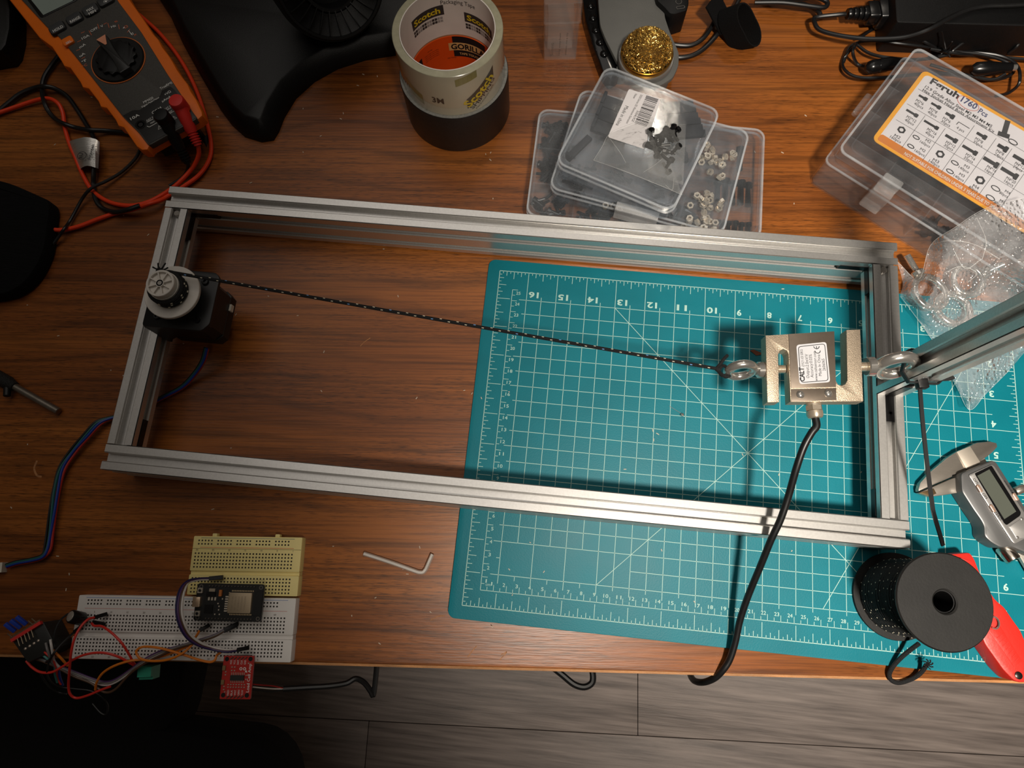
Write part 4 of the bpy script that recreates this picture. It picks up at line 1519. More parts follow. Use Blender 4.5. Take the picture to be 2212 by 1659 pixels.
ba = thing('tool_rest', 'glossy black dimpled metal arm beside the soldering stand', 'metal arm', tuple(at(1280, 50, ZD)))
b = B()
GLB = mat('gloss black enamel', (12, 12, 13), 0.12, vary=0.1)
b.prism(rounded(px_poly([(1250, -60), (1286, -60), (1290, 0), (1296, 55), (1314, 100), (1340, 158), (1318, 172), (1300, 150), (1280, 95), (1264, 40)], 0.012), 0.003, 2), ZD, 0.012, 0.002)
part('arm_bar', b, GLB, ba)
for k, (x, y) in enumerate(((1272, -10), (1276, 14), (1281, 40), (1287, 66), (1296, 92), (1305, 117))):
    q = at(x, y, 0.012)
    b = B()
    b.lathe([(0.0042, 0.0112), (0.0038, 0.0128), (0.0024, 0.0141), (0.0, 0.0146)], 16, Matrix.Translation((q.x, q.y, 0)))
    part('bump', b, GLB, ba)
ug = thing('usb_gadget', 'small black gadget with an oval charging port behind the soldering stand', 'gadget', tuple(at(1455, 0, ZD)))
b = B()
b.prism(rounded(px_poly([(1405, -60), (1419, 0), (1436, 16), (1447, 29), (1458, 30), (1484, 22), (1488, 8), (1487, -60)], 0.024), 0.002, 3), ZD, 0.024, 0.001)
part('gadget_body', b, SATB, ug)
q = at(1470, 16.5, 0.024)
b = B()
b.ring([(q.x + x, q.y + y) for x, y in [(cos(.25) * u - sin(.25) * v, sin(.25) * u + cos(.25) * v) for u, v in rrect(-.0042, -.0016, .0042, .0016, .0015, 4)]],
       [(q.x + x, q.y + y) for x, y in [(cos(.25) * u - sin(.25) * v, sin(.25) * u + cos(.25) * v) for u, v in rrect(-.0035, -.0010, .0035, .0010, .0009, 4)]], 0.0240, 0.0245)
part('charging_port', b, mat('grey port metal', (96, 94, 92), 0.35, 0.8), ug)
q = at(1466, 4, 0.024)
b = B()
b.ring(circ(q.x, q.y, 0.0030, 20), circ(q.x, q.y, 0.0024, 20), 0.0240, 0.0244)
part('button_ring', b, mat('grey port metal', (96, 94, 92), 0.35, 0.8), ug)

cb = B()
cb.tube(path((1440, 93, .001), (1468, 98, .001), (1495, 97, .001), (1520, 82, .002), (1540, 52, .004), (1552, 20, .006), (1562, -15, .006), (1570, -50, .006)), 0.0021, 10)
single('usb_cable', 'black cable curving from the soldering stand up to the strap', 'cable', cb, RUBBER)
cb = B()
cb.tube(path((1452, 124, .001), (1475, 124, .001), (1500, 118, .001), (1522, 104, .0015), (1545, 80, .003), (1568, 48, .005), (1590, 12, .005), (1610, -30, .005)), 0.0022, 10)
single('usb_cable', 'lower black cable passing under the brass wool cup to the strap', 'cable', cb, RUBBER)
VEL = mat('black hook and loop fabric', (9, 9, 10), 0.9, vary=0.4, scale=900, bump=1.0, bscale=1500, spec=0.2)
b = B()
vc = at(1598, 60, 0.012)
N = 30
V, F = [], []
M = Matrix.Translation(vc) @ Matrix.Rotation(radians(-30), 4, 'Z') @ Matrix.Rotation(radians(42), 4, 'Y')
for i in range(N):
    a = 2 * pi * i / N
    r1, r2 = 0.0150 + 0.004 * cos(2 * a), 0.0165 + 0.004 * cos(2 * a)
    for r_, h in ((r1, -0.011), (r2, -0.011), (r2, 0.011), (r1, 0.011)):
        V.append((r_ * cos(a) * 1.05, r_ * sin(a) * 0.85, h))
for i in range(N):
    j = (i + 1) % N
    for k in range(4):
        F.append((i * 4 + k, j * 4 + k, j * 4 + (k + 1) % 4, i * 4 + (k + 1) % 4))
b.add(V, F, M)
b.box(-0.034, -0.0105, -0.0142, -0.004, 0.0105, -0.0125, M)
single('velcro_strap', 'black hook and loop strap rolled in a loop round the cables', 'strap', b, VEL)

# ================================================================== fastener kit box
BOXC = clear('clear polypropylene', (210, 214, 218), 0.06, 0.16, bump=0.05, bscale=120)
BOXD = clear('clear lid polypropylene', (218, 220, 224), 0.035, 0.10, bump=0.03, bscale=90)
ZL = 0.046
A_ = at(1984, 103, ZL)
ud = at(2212, 233, ZL) - at(1989, 104, ZL)
ua = atan2(ud.y, ud.x)
Bc = at(1806, 322, ZL)
ux_, uy_ = Vector((cos(ua), sin(ua), 0)), Vector((-sin(ua), cos(ua), 0))
HT = (Bc - A_).dot(-uy_)                  # short side
shx = (Bc - A_).dot(ux_)
OB = A_ + ux_ * (shx * 0.5) - uy_ * HT
LT = 0.270
kb = thing('fastener_kit', 'clear plastic compartment box with a white and orange bolt kit label', 'box', (OB.x, OB.y, ZD), ua)
Tk = rotz(OB.x, OB.y, 0, ua)
b = B()
shell(b, -0.004, -0.0035, LT + 0.004, HT + 0.003, ZD, 0.030, 0.0014, Tk, True, False, 0.006)
part('tray', b, BOXC, kb)
b = B()
shell(b, 0, 0, LT, HT, 0.0305, ZL, 0.0013, Tk, False, True, 0.007)
b.ring(rrect(0.006, 0.006, LT - 0.006, HT - 0.006, 0.006, 3), rrect(0.0072, 0.0072, LT - 0.0072, HT - 0.0072, 0.005, 3), ZL, ZL + 0.0007, Tk)
b.ring(rrect(-0.0035, -0.003, LT + 0.0035, HT + 0.003, 0.008, 3), rrect(0.0014, 0.0014, LT - 0.0014, HT - 0.0014, 0.006, 3), 0.0302, 0.0316, Tk)
part('lid', b, BOXD, kb)
b = B()
b.ring(rrect(-.0004, -.0004, LT + .0004, HT + .0004, 0.0072, 4), rrect(.0014, .0014, LT - .0014, HT - .0014, 0.006, 4), ZL - .0006, ZL + .0004, Tk)
b.ring(rrect(-0.0042, -0.0037, LT + 0.0042, HT + 0.0032, 0.0062, 4), rrect(-0.0028, -0.0022, LT + 0.0028, HT + 0.0018, 0.0055, 4), 0.0292, 0.0304, Tk)
part('lid_rim', b, clear('milky rim plastic', (232, 236, 240), 0.22, 0.15), kb, 'whitish rim')
for i in range(1, 6):
    b = B()
    x = LT * i / 6
    b.box(x - 0.0005, 0.002, 0.000, x + 0.0005, HT - 0.002, 0.0295, Tk)
    part('divider', b, BOXC, kb)
for i in range(1, 4):
    b = B()
    y = HT * i / 4
    b.box(0.002, y - 0.0005, 0.000, LT - 0.002, y + 0.0005, 0.0295, Tk)
    part('divider', b, BOXC, kb)
for x in (0.050, 0.205):
    b = B()
    b.prism(rrect(x - 0.0085, -0.0075, x + 0.0085, 0.0020, 0.0015, 2), 0.014, 0.0385, 0.0012, Tk)
    b.prism(rrect(x - 0.0085, -0.0015, x + 0.0085, 0.006, 0.0015, 2), 0.0385, 0.0475, 0.0012, Tk)
    part('latch', b, clear('milky latch plastic', (238, 238, 238), 0.22, 0.2), kb)
b = B()
b.prism(rrect(-0.010, HT * 0.42, -0.0032, HT * 0.62, 0.002, 2), 0.026, 0.029, 0.0006, Tk)
part('side_tab', b, BOXC, kb)
rr_ = random.Random(11)
b = B()
for i in range(6):
    for j in range(4):
        if (i + j) % 2 == 0 and i > 0 or j == 0 and i in (2, 4):
            for k in range(26):
                x, y = rr_.uniform(i * LT / 6 + 0.006, (i + 1) * LT / 6 - 0.006), rr_.uniform(j * HT / 4 + 0.005, (j + 1) * HT / 4 - 0.005)
                r_ = 0.0016
                M = Tk @ Matrix.Translation((x, y, rr_.uniform(0.001, 0.009))) @ Matrix.Rotation(rr_.uniform(0, 6.3), 4, 'Z') @ Matrix.Rotation(pi / 2 + rr_.uniform(-.3, .3), 4, 'X')
                b.lathe([(r_, -0.005), (r_, 0.003), (r_ * 1.8, 0.003), (r_ * 1.8, 0.0055)], 6, M)
single('loose_bolts', 'black bolts lying in heaps inside the fastener kit box', 'bolts', b, mat('black oxide steel', (14, 14, 16), 0.35, 0.3, vary=0.2, scale=300), kind='stuff')
ZLB = ZL - 0.0018
lx0, ly1 = 0.0215, HT - 0.0115
c1_, c2_, c3_ = at(1992.5, 153, ZLB), at(1888.7, 296, ZLB), at(2126, 454, ZLB)
inv = Tk.inverted()
l1, l2, l3 = inv @ c1_, inv @ c2_, inv @ c3_
lx0, ly1, ly0 = (l1.x + l2.x) / 2, l1.y + 0.002, (l2.y + l3.y) / 2 - 0.001
b = B()
b.prism(rrect(lx0, ly0, LT - 0.012, ly1, 0.005, 4), ZLB - 0.0004, ZLB, 0, Tk)
lb = part('label_card', b, mat('orange label border', (246, 172, 22), 0.5, vary=0.05), kb, 'orange bordered paper label')
b = B()
b.prism(rrect(lx0 + 0.0035, ly0 + 0.0025, LT - 0.016, ly1 - 0.0030, 0.004, 4), ZLB, ZLB + 0.0001, 0, Tk)
part('label_paper', b, mat('white label paper', (228, 224, 226), 0.6, vary=0.02), lb)
b = B()
b.prism(rrect(lx0 + 0.0035, ly0 + 0.0025, LT - 0.016, ly0 + 0.0095, 0.002, 3), ZLB + 0.0001, ZLB + 0.0002, 0, Tk)
part('label_band', b, mat('brown orange band', (214, 128, 44), 0.5), lb)
ZI = ZLB + 0.0002
ib, iw, ibl, ird = B(), B(), B(), B()


def Z5(x, y):
    """coordinates read off an enlarged view of this corner of the photograph"""
    return (1652 + x / 3.95, y / 3.95)


def tx5(bb, t, x0, y0, x1, y1, h, bold=0.0):
    bb.text_px(t, Z5(x0, y0), Z5(x1, y1), ZI, h, bold)


tx5(ib, 'Fgruh', 1405, 708, 1645, 845, 0.0062, 0.03)
tx5(ib, '12.9 Grade Alloy Steel M2 M3 M4 M5', 1362, 748, 1930, 1092, 0.0030, 0.008)
tx5(ib, 'Hex Socket Head Bolts Assortment Kit', 1342, 775, 1950, 1138, 0.0030, 0.008)
tx5(ibl, '1760', 1668, 862, 1795, 935, 0.0058, 0.02)
tx5(ibl, 'Pcs', 1815, 960, 1888, 1003, 0.0052, 0.01)
q = at(*Z5(1735, 882), ZI)
el = [(q.x + cos(ua) * x - sin(ua) * y, q.y + sin(ua) * x + cos(ua) * y) for x, y in [(0.0098 * cos(2 * pi * i / 32), 0.0058 * sin(2 * pi * i / 32)) for i in range(32)]]
ird.ring(el, offset(ccw(el), 0.0004), ZI, ZI + 0.00008)
tx5(iw, 'NOT SUITABLE FOR CHILDREN UNDER 3 YEARS DUE TO SMALL PARTS', 1185, 1318, 2090, 1868, 0.0030, 0.012)


def bolt_icon(x, y, L_, r_=0.0013):
    q = at(*Z5(x, y), ZI)
    T_ = rotz(q.x, q.y, 0, ua)
    ib.add([(-L_, -r_, ZI), (0, -r_, ZI), (0, r_, ZI), (-L_, r_, ZI)], [(0, 1, 2, 3)], T_)
    ib.flat(rrect(-0.0004, -r_ * 1.75, 0.0030, r_ * 1.75, 0.0008, 3), ZI + 0.00002, T_)


def cell(x, y, t1, t2, L_=None, r_=0.0012):
    if L_:
        bolt_icon(x, y, L_, r_)
    tx5(ib, t1, x - 75, y + 25, x - 75 + 15.5 * len(t1), y + 25 + 9.3 * len(t1), 0.0029)
    tx5(ib, t2, x - 90, y + 50, x - 90 + 15 * len(t2), y + 50 + 9.0 * len(t2), 0.0027)


for x, y, t1, t2, L_, r_ in ((1360, 838, 'M2*6', '40pcs', 0.005, 0.0011), (1475, 910, 'M2*8', '40pcs', 0.006, 0.0011), (1590, 990, 'M3*6', '35pcs', 0.005, 0.0014), (1865, 1165, 'M3*8', '35pcs', 0.006, 0.0014), (2045, 1268, 'M4*8', '24pcs', 0.006, 0.0018),
                             (1280, 978, 'M2*12', '40pcs', 0.008, 0.0011), (1455, 1085, 'M2*16', '40pcs', 0.0105, 0.0011), (1615, 1195, 'M3*12', '35pcs', 0.008, 0.0014), (1785, 1300, 'M3*16', '35pcs', 0.0105, 0.0014), (1965, 1403, 'M4*16', '16pcs', 0.0105, 0.0018), (2130, 1500, 'M4*20', '16pcs', 0.012, 0.0018),
                             (2205, 1375, 'M4*12', '24pcs', 0.009, 0.0018)):
    cell(x, y, t1, t2, L_, r_)
tx5(ib, '4 pcs', 1632, 1095, 1695, 1132, 0.0027)
for a, c in (((1635, 1062), (1655, 1040)), ((1655, 1040), (1748, 1097))):
    ib.line(at(*Z5(*a), ZI), at(*Z5(*c), ZI), 0.0006, ZI)


def hexring(x, y, R0):
    q = at(*Z5(x, y), ZI)
    h = [(q.x + R0 * cos(ua + k * pi / 3 + pi / 6), q.y + R0 * sin(ua + k * pi / 3 + pi / 6)) for k in range(6)]
    h = [p for k in range(6) for p in (h[k], tuple((Vector(h[k]) + Vector(h[(k + 1) % 6])) / 2))]
    ib.ring(h, [(q.x + R0 * .48 * cos(ua + k * pi / 6 + pi / 6), q.y + R0 * .48 * sin(ua + k * pi / 6 + pi / 6)) for k in range(12)], ZI, ZI + 0.00004)


def washer(x, y, R0):
    q = at(*Z5(x, y), ZI)
    e_ = [(q.x + cos(ua) * u - sin(ua) * v, q.y + sin(ua) * u + cos(ua) * v) for u, v in [(R0 * cos(2 * pi * i / 20), R0 * .58 * sin(2 * pi * i / 20)) for i in range(20)]]
    ib.ring(e_, offset(ccw(e_), 0.0008), ZI, ZI + 0.00004)


for x, y, m_, n_, R0 in ((1167, 1108, 'M2', '160pcs', .0036), (1497, 1315, 'M3', '140pcs', .0038), (1838, 1538, 'M4', '80pcs', .0042)):
    hexring(x, y, R0)
    tx5(ib, m_, x - 68, y + 55, x - 18, y + 82, 0.0029)
    tx5(ib, n_, x - 102, y + 65, x - 102 + 15 * len(n_), y + 65 + 8.6 * len(n_), 0.0027)
for x, y, m_, n_, R0 in ((1292, 1172, 'M2', '160pcs', .0032), (1246, 1248, 'M2', '160pcs', .0032), (1622, 1390, 'M3', '140pcs', .0034), (1580, 1462, 'M3', '140pcs', .0034), (1970, 1608, 'M4', '80pcs', .0040), (1925, 1688, 'M4', '80pcs', .0040)):
    washer(x, y, R0)
    tx5(ib, m_, x + 75, y + 30, x + 118, y + 54, 0.0026)
    tx5(ib, n_, x + 28, y + 42, x + 28 + 14 * len(n_), y + 42 + 8 * len(n_), 0.0025)
for a, c in (((1310, 758), (2300, 1345)), ((1215, 885), (2300, 1520)), ((1120, 1020), (2300, 1715)), ((1370, 985), (1168, 1262)), ((1540, 1095), (1345, 1372)), ((1790, 1070), (1505, 1470)), ((1975, 1180), (1690, 1580)), ((2110, 1268), (1800, 1700)), ((2290, 1370), (2000, 1790))):
    ib.line(at(*Z5(*a), ZI), at(*Z5(*c), ZI), 0.0003, ZI)
q = at(*Z5(2048, 1120), ZI)
T_ = rotz(q.x, q.y, 0, ua + radians(105))
ib.add([(-0.002, -0.0022, ZI), (0.011, -0.0022, ZI), (0.011, 0.0022, ZI), (-0.002, 0.0022, ZI)], [(0, 1, 2, 3)], T_)
ib.add([(-0.006, -0.0048, ZI), (-0.0015, -0.0048, ZI), (-0.0015, 0.0048, ZI), (-0.006, 0.0048, ZI)], [(0, 1, 2, 3)], T_)
washer(2118, 1212, 0.0042)
part('label_print', ib, BLACKINK, lb, 'black lettering and fastener pictures', kind='stuff')
part('label_print', iw, WHITEINK, lb, 'white warning line', kind='stuff')
part('label_print', ibl, mat('navy ink', (46, 56, 104), 0.6), lb, 'navy number 1760 Pcs', kind='stuff')
part('label_print', ird, mat('red ink', (196, 90, 70), 0.6), lb, 'red oval round the number')

# ================================================================== three stacked compartment boxes
def tilted_box(name, label, corners, zt, zb, wall, r, m_lid, m_tray):
    """clear lidded box from its four upper corners (far left, far right, near right, near left)"""
    C_ = [at(x, y, zt) for x, y in corners]
    cen = sum(C_, Vector()) / 4
    e = ((C_[1] - C_[0]) + (C_[2] - C_[3])) / 2
    f_ = ((C_[0] - C_[3]) + (C_[1] - C_[2])) / 2
    an = atan2(e.y, e.x)
    W, H = e.length / 2, abs(f_.dot(Vector((-sin(an), cos(an), 0)))) / 2
    o = thing(name, label, 'box', (cen.x, cen.y, zb), an)
    T = rotz(cen.x, cen.y, 0, an)
    b = B()
    shell(b, -W + 0.0008, -H + 0.0008, W - 0.0008, H - 0.0008, zb, zt - 0.006, wall, T, True, False, r)
    part('tray', b, m_tray, o)
    b = B()
    shell(b, -W, -H, W, H, zt - 0.0055, zt, wall, T, False, True, r)
    b.ring(rrect(-W + .003, -H + .003, W - .003, H - .003, r, 4), rrect(-W + .0042, -H + .0042, W - .0042, H - .0042, r - .001, 4), zt, zt + .0005, T)
    part('lid', b, m_lid, o)
    b = B()
    b.ring(rrect(-W - .0004, -H - .0004, W + .0004, H + .0004, r, 5), rrect(-W + .0012, -H + .0012, W - .0012, H - .0012, r - .001, 5), zt - .0006, zt + .0003, T)
    b.ring(rrect(-W - .0006, -H - .0006, W + .0006, H + .0006, r, 5), rrect(-W + .0004, -H + .0004, W - .0004, H - .0004, r - .0006, 5), zt - .0068, zt - .0052, T)
    part('lid_rim', b, clear('milky rim plastic', (232, 236, 240), 0.22, 0.15), o, 'whitish rounded rim')
    return o, T, W, H


SM = clear('small box clear plastic', (216, 222, 228), 0.032, 0.14, bump=0.05, bscale=100)
SM2 = clear('small box lid plastic', (222, 228, 234), 0.036, 0.10, bump=0.05, bscale=80)
b1o, T1, W1, H1 = tilted_box('compartment_box', 'lowest of three stacked clear boxes, full of black screws', [(1166, 232), (1653, 284), (1642, 512), (1136, 468)], 0.0185, ZD, 0.0011, 0.009, SM2, SM)
b2o, T2, W2, H2 = tilted_box('compartment_box', 'middle of three stacked clear boxes, with bright nuts in it', [(1256, 190), (1616, 285), (1566, 506), (1186, 408)], 0.0395, 0.0200, 0.0011, 0.009, SM2, SM)
b3o, T3, W3, H3 = tilted_box('compartment_box', 'topmost of three stacked clear boxes, with a barcode label', [(1302, 140), (1552, 236), (1458, 462), (1208, 352)], 0.0605, 0.0410, 0.0011, 0.009, SM2, SM)
for (o, T, W, H, zb, zt, nx, ny) in ((b1o, T1, W1, H1, ZD, .0185, 5, 3), (b2o, T2, W2, H2, .0200, .0395, 4, 2), (b3o, T3, W3, H3, .0410, .0605, 1, 1)):
    for i in range(1, nx):
        b = B()
        x = -W + 2 * W * i / nx
        b.box(x - .0005, -H + .002, zb + .0012, x + .0005, H - .002, zt - .0062, T)
        part('divider', b, SM, o)
    for i in range(1, ny):
        b = B()
        y = -H + 2 * H * i / ny
        b.box(-W + .002, y - .0005, zb + .0012, W - .002, y + .0005, zt - .0062, T)
        part('divider', b, SM, o)
b = B()
b.box(-0.016, -H2 - 0.0035, 0.026, 0.020, -H2 + 0.001, 0.0392, T2)
b.box(-0.016, -H2 - 0.0035, 0.0392, 0.020, -H2 + 0.004, 0.0402, T2)
part('latch', b, clear('milky latch plastic', (238, 238, 238), 0.22, 0.2), b2o)
b = B()
b.ring([(W2 + 0.004 + x, -H2 * 0.35 + y) for x, y in circ(0, 0, 0.0052, 20)], [(W2 + 0.004 + x, -H2 * 0.35 + y) for x, y in circ(0, 0, 0.0026, 20)], 0.034, 0.036, T2)
part('hang_tab', b, SM, b2o)

# contents: one screw, one nut, copied
SCR = mat('black oxide steel', (14, 14, 16), 0.35, 0.3, vary=0.2, scale=300)
b = B()
b.lathe([(0.0013, 0), (0.0013, 0.008), (0.0026, 0.008), (0.0026, 0.0105), (0.0022, 0.0108), (0.0012, 0.0108), (0.0012, 0.0096)], 9)
me_s = mesh('screw', b, SCR)
b = B()
b.lathe([(0.0018, 0), (0.0018, 0.021), (0.0036, 0.021), (0.0036, 0.0246), (0.0030, 0.0250), (0.0018, 0.0250), (0.0018, 0.023)], 10)
me_l = mesh('long_screw', b, SCR)
b = B()
hx_ = [(0.0030 * cos(k * pi / 6), 0.0030 * sin(k * pi / 6)) if k % 2 == 0 else (0.0026 * cos(k * pi / 6), 0.0026 * sin(k * pi / 6)) for k in range(12)]
b.ring(hx_, circ(0, 0, 0.0014, 12), -0.0013, 0.0013)
me_n = mesh('hex_nut', b, mat('bright nickel nut', (224, 212, 194), 0.24, 0.55, vary=0.05))


def toss(me, name, label, cat, group, M):
    o = bpy.data.objects.new(name, me)
    COL.objects.link(o)
    o.matrix_world = M
    o['label'], o['category'], o['group'] = label, cat, group
    return o


rr_ = random.Random(21)


def cell_of(W, H, nx, ny, i, j):
    return -W + 2 * W * i / nx, -W + 2 * W * (i + 1) / nx, -H + 2 * H * j / ny, -H + 2 * H * (j + 1) / ny


for (i, j, cnt) in ((0, 2, 38), (0, 1, 34), (0, 0, 20), (1, 0, 30), (2, 0, 22), (3, 0, 10), (1, 2, 8)):
    x0, x1, y0, y1 = cell_of(W1, H1, 5, 3, i, j)
    for k in range(cnt):
        M = T1 @ Matrix.Translation((rr_.uniform(x0 + .007, x1 - .007), rr_.uniform(y0 + .006, y1 - .006), 0.0015 + 0.0042 * (k % 3))) @ Matrix.Rotation(rr_.uniform(0, 6.3), 4, 'Z') @ Matrix.Rotation(rr_.uniform(1.1, 1.7), 4, 'X') @ Matrix.Translation((0, 0, -0.005))
        toss(me_s, 'screw', 'short black screw in a heap in the left of the lowest clear box', 'screw', 'short black screws in the lowest box', M)
x0, x1, y0, y1 = cell_of(W1, H1, 5, 3, 4, 2)
for k, (fx, lab) in enumerate(((0.62, 'long black screw standing upright at the far right of the lowest clear box'),)):
    toss(me_l, 'screw', lab, 'screw', 'long black screws in the lowest box', T1 @ Matrix.Translation((x0 + (x1 - x0) * fx, y0 + 0.004, 0.003)) @ Matrix.Rotation(radians(-97), 4, 'X') @ Matrix.Translation((0, 0, -.001)))
for j, cnt, lab in ((1, 5, 'long black screw in the middle right compartment of the lowest clear box'), (0, 6, 'black screw in the near right compartment of the lowest clear box')):
    x0, x1, y0, y1 = cell_of(W1, H1, 5, 3, 4, j)
    for k in range(cnt):
        fx = (k + 0.5) / cnt
        toss(me_l if j else me_s, 'screw', lab, 'screw', 'black screws in the right of the lowest box', T1 @ Matrix.Translation((x0 + .003 + (x1 - x0 - .006) * fx, (y0 if j else y0 + .008) + 0.0035, 0.003 + .0015 * (k % 2))) @ Matrix.Rotation(radians(-98 + rr_.uniform(-3, 3)), 4, 'X'))
for j, cnt in ((1, 22), (0, 32)):
    x0, x1, y0, y1 = cell_of(W2, H2, 4, 2, 3, j)
    for k in range(cnt):
        yy = rr_.uniform(y0 + .005, y1 - (.014 if j else .006))
        M = T2 @ Matrix.Translation((rr_.uniform(x0 + .005, x1 - .006), yy, 0.0242 + 0.0022 * (k % 3))) @ Matrix.Rotation(rr_.uniform(0, 6.3), 4, 'Z') @ Matrix.Rotation(rr_.choice((0, .3, .8, 1.5)), 4, 'X')
        toss(me_n, 'hex_nut', 'bright hex nut in the right compartments of the middle clear box', 'nut', 'bright nuts in the middle box', M)
x0, x1, y0, y1 = cell_of(W2, H2, 4, 2, 1, 0)
for k in range(4):
    toss(me_n, 'hex_nut', 'bright hex nut near the latch of the middle clear box', 'nut', 'bright nuts near the latch', T2 @ Matrix.Translation((x0 + .012 + k * .0062, y0 + .007 + .001 * (k % 2), 0.0232)) @ Matrix.Rotation(k, 4, 'Z') @ Matrix.Rotation(.3 * (k % 2), 4, 'X'))
for (i, j, cnt) in ((2, 0, 16), (0, 0, 16), (1, 0, 10), (2, 1, 10)):
    x0, x1, y0, y1 = cell_of(W2, H2, 4, 2, i, j)
    for k in range(cnt):
        M = T2 @ Matrix.Translation((rr_.uniform(x0 + .007, x1 - .007), rr_.uniform(y0 + .006, y1 - .006), 0.0240 + 0.0036 * (k % 3))) @ Matrix.Rotation(rr_.uniform(0, 6.3), 4, 'Z') @ Matrix.Rotation(rr_.uniform(1.1, 1.7), 4, 'X') @ Matrix.Translation((0, 0, -0.005))
        toss(me_s, 'screw', 'black screw in the middle clear box', 'screw', 'black screws in the middle box', M)
NAVY = mat('blue black anodised metal', (20, 24, 32), 0.45, 0.1, vary=0.2, scale=200)
brk = B()
brk.box(-0.014, -0.0028, -0.0016, 0.014, 0.0028, 0.0016)
brk.box(-0.014, -0.0028, 0.0016, -0.0115, 0.0028, 0.006)
me_b = mesh('slot_connector', brk, NAVY)
for k in range(6):
    q = at(1462 + k * 5, 226 + k * 13, .046)
    toss(me_b, 'slot_connector', 'blue black slot bracket in the right of the topmost clear box', 'bracket', 'blue black brackets in the right of the topmost box',
         Matrix.Translation((q.x, q.y, 0.0450 + 0.0008 * (k % 2))) @ Matrix.Rotation(atan2(sin(ua + .75), cos(ua + .75)), 4, 'Z'))
for k in range(6):
    q = at(1336 - k * 5, 222 + k * 13, .046)
    toss(me_b, 'slot_connector', 'blue black slot bracket partly under the barcode label', 'bracket', 'blue black brackets under the label', Matrix.Translation((q.x, q.y, 0.0450 + .0008 * (k % 2))) @ Matrix.Rotation(ua + 0.25, 4, 'Z'))
q = at(1250, 318, .046)
toss(me_b, 'slot_connector', 'single blue black bracket near the left corner of the topmost clear box', 'bracket', 'lone bracket', Matrix.Translation((q.x, q.y, .0445)) @ Matrix.Rotation(ua + radians(85), 4, 'Z'))

# barcode label
ZB = 0.0613
bl_ = thing('barcode_label', 'white barcode sticker on the topmost clear box', 'label', tuple(at(1370, 240, ZB)))
b = B()
b.prism(rounded(px_poly([(1358.5, 192), (1427.5, 214), (1392, 322), (1312.5, 296)], ZB), 0.0018, 3), ZB - 0.0002, ZB)
part('sticker', b, mat('white sticker paper', (226, 222, 224), 0.6, vary=0.02), bl_)
b = B()
rr_ = random.Random(5)
x = 0.0
while x < 1.0:
    wd = rr_.choice((0.008, 0.012, 0.02))
    p0_ = (1396 - 26 * x, 207 + 60 * x)
    p1_ = (1422 - 26 * x, 215.5 + 60 * x)
    b.line(at(*p0_, ZB), at(*p1_, ZB), 0.024 * wd * 1.5, ZB + 0.00008)
    x += wd + rr_.choice((0.012, 0.02, 0.03))
for t, p0_, p1_, h in (('Made in china', (1351, 228), (1330, 270), .0030), ('2020 Series 3D Aluminum Extrusion', (1384, 204), (1352, 266), .0019), ('New', (1372, 202), (1367, 212), .0019), ('X004L9GE', (1376, 238), (1364, 262), .0020)):
    b.text_px(t, p0_, p1_, ZB, h, 0.0)
part('sticker_print', b, BLACKINK, bl_, 'barcode and small lettering', kind='stuff')

# small zip bag lying on top
def film(corners, nx, ny, zf, seed, amp):
    """crumpled sheet over four points of the photograph; zf(u, v) = height"""
    rg = random.Random(seed)
    ph = [(rg.uniform(4, 16), rg.uniform(4, 16), rg.uniform(0, 6.3), rg.uniform(.3, 1)) for _ in range(9)]
    V = []
    for j in range(ny + 1):
        for i in range(nx + 1):
            u, v = i / nx, j / ny
            p = (Vector(corners[0]) * (1 - u) + Vector(corners[1]) * u) * (1 - v) + (Vector(corners[3]) * (1 - u) + Vector(corners[2]) * u) * v
            z = zf(u, v) + amp * sum(abs(sin(a * u + c * v + d)) * e for a, c, d, e in ph) / 4
            V.append(at(p.x, p.y, z))
    F = [(j * (nx + 1) + i, j * (nx + 1) + i + 1, (j + 1) * (nx + 1) + i + 1, (j + 1) * (nx + 1) + i) for j in range(ny) for i in range(nx)]
    return V, F


zb_ = thing('zip_bag', 'small crumpled clear zip bag of black screws on the topmost box', 'bag', tuple(at(1400, 340, ZB)))
BAG = clear('thin clear film', (240, 240, 238), 0.085, 0.09, bump=1.0, bscale=130, ior=1.8, bdist=0.008)
b = B()
V, F = film([(1318, 288), (1412, 252), (1474, 420), (1282, 346)], 26, 22, lambda u, v: ZB + 0.0006 + 0.0075 * max(0, sin(pi * u)) * max(0, sin(pi * v)) * (0.3 + u), 4, 0.0030)
b.add(V, F)
V, F = film([(1402, 262), (1482, 268), (1476, 400), (1400, 372)], 16, 16, lambda u, v: ZB + 0.0006 + 0.009 * max(0, sin(pi * u)) * max(0, sin(pi * v)), 5, 0.0026)
b.add(V, F)
part('bag_film', b, BAG, zb_)
b = B()  # thin milky tubes draw the film's glints along its folds and seal
for pts in (((1282, 346), (1345, 368), (1410, 394), (1474, 421)), ((1282, 346), (1300, 318), (1318, 288), (1362, 268), (1412, 252)), ((1318, 300), (1340, 330), (1352, 352)), ((1412, 256), (1420, 300), (1416, 340)), ((1390, 372), (1420, 352), (1452, 322)), ((1438, 400), (1452, 410), (1456, 385))):
    b.tube([tuple(at(x, y, ZB + 0.0012 + 0.003 * (i % 2))) for i, (x, y) in enumerate(pts)], 0.00014, 5, 5)
part('bag_glint_lines', b, clear('milky glint line', (244, 244, 242), 0.35, 0.1), zb_, 'painted glints along the creases and seam', kind='stuff')
rr_ = random.Random(9)
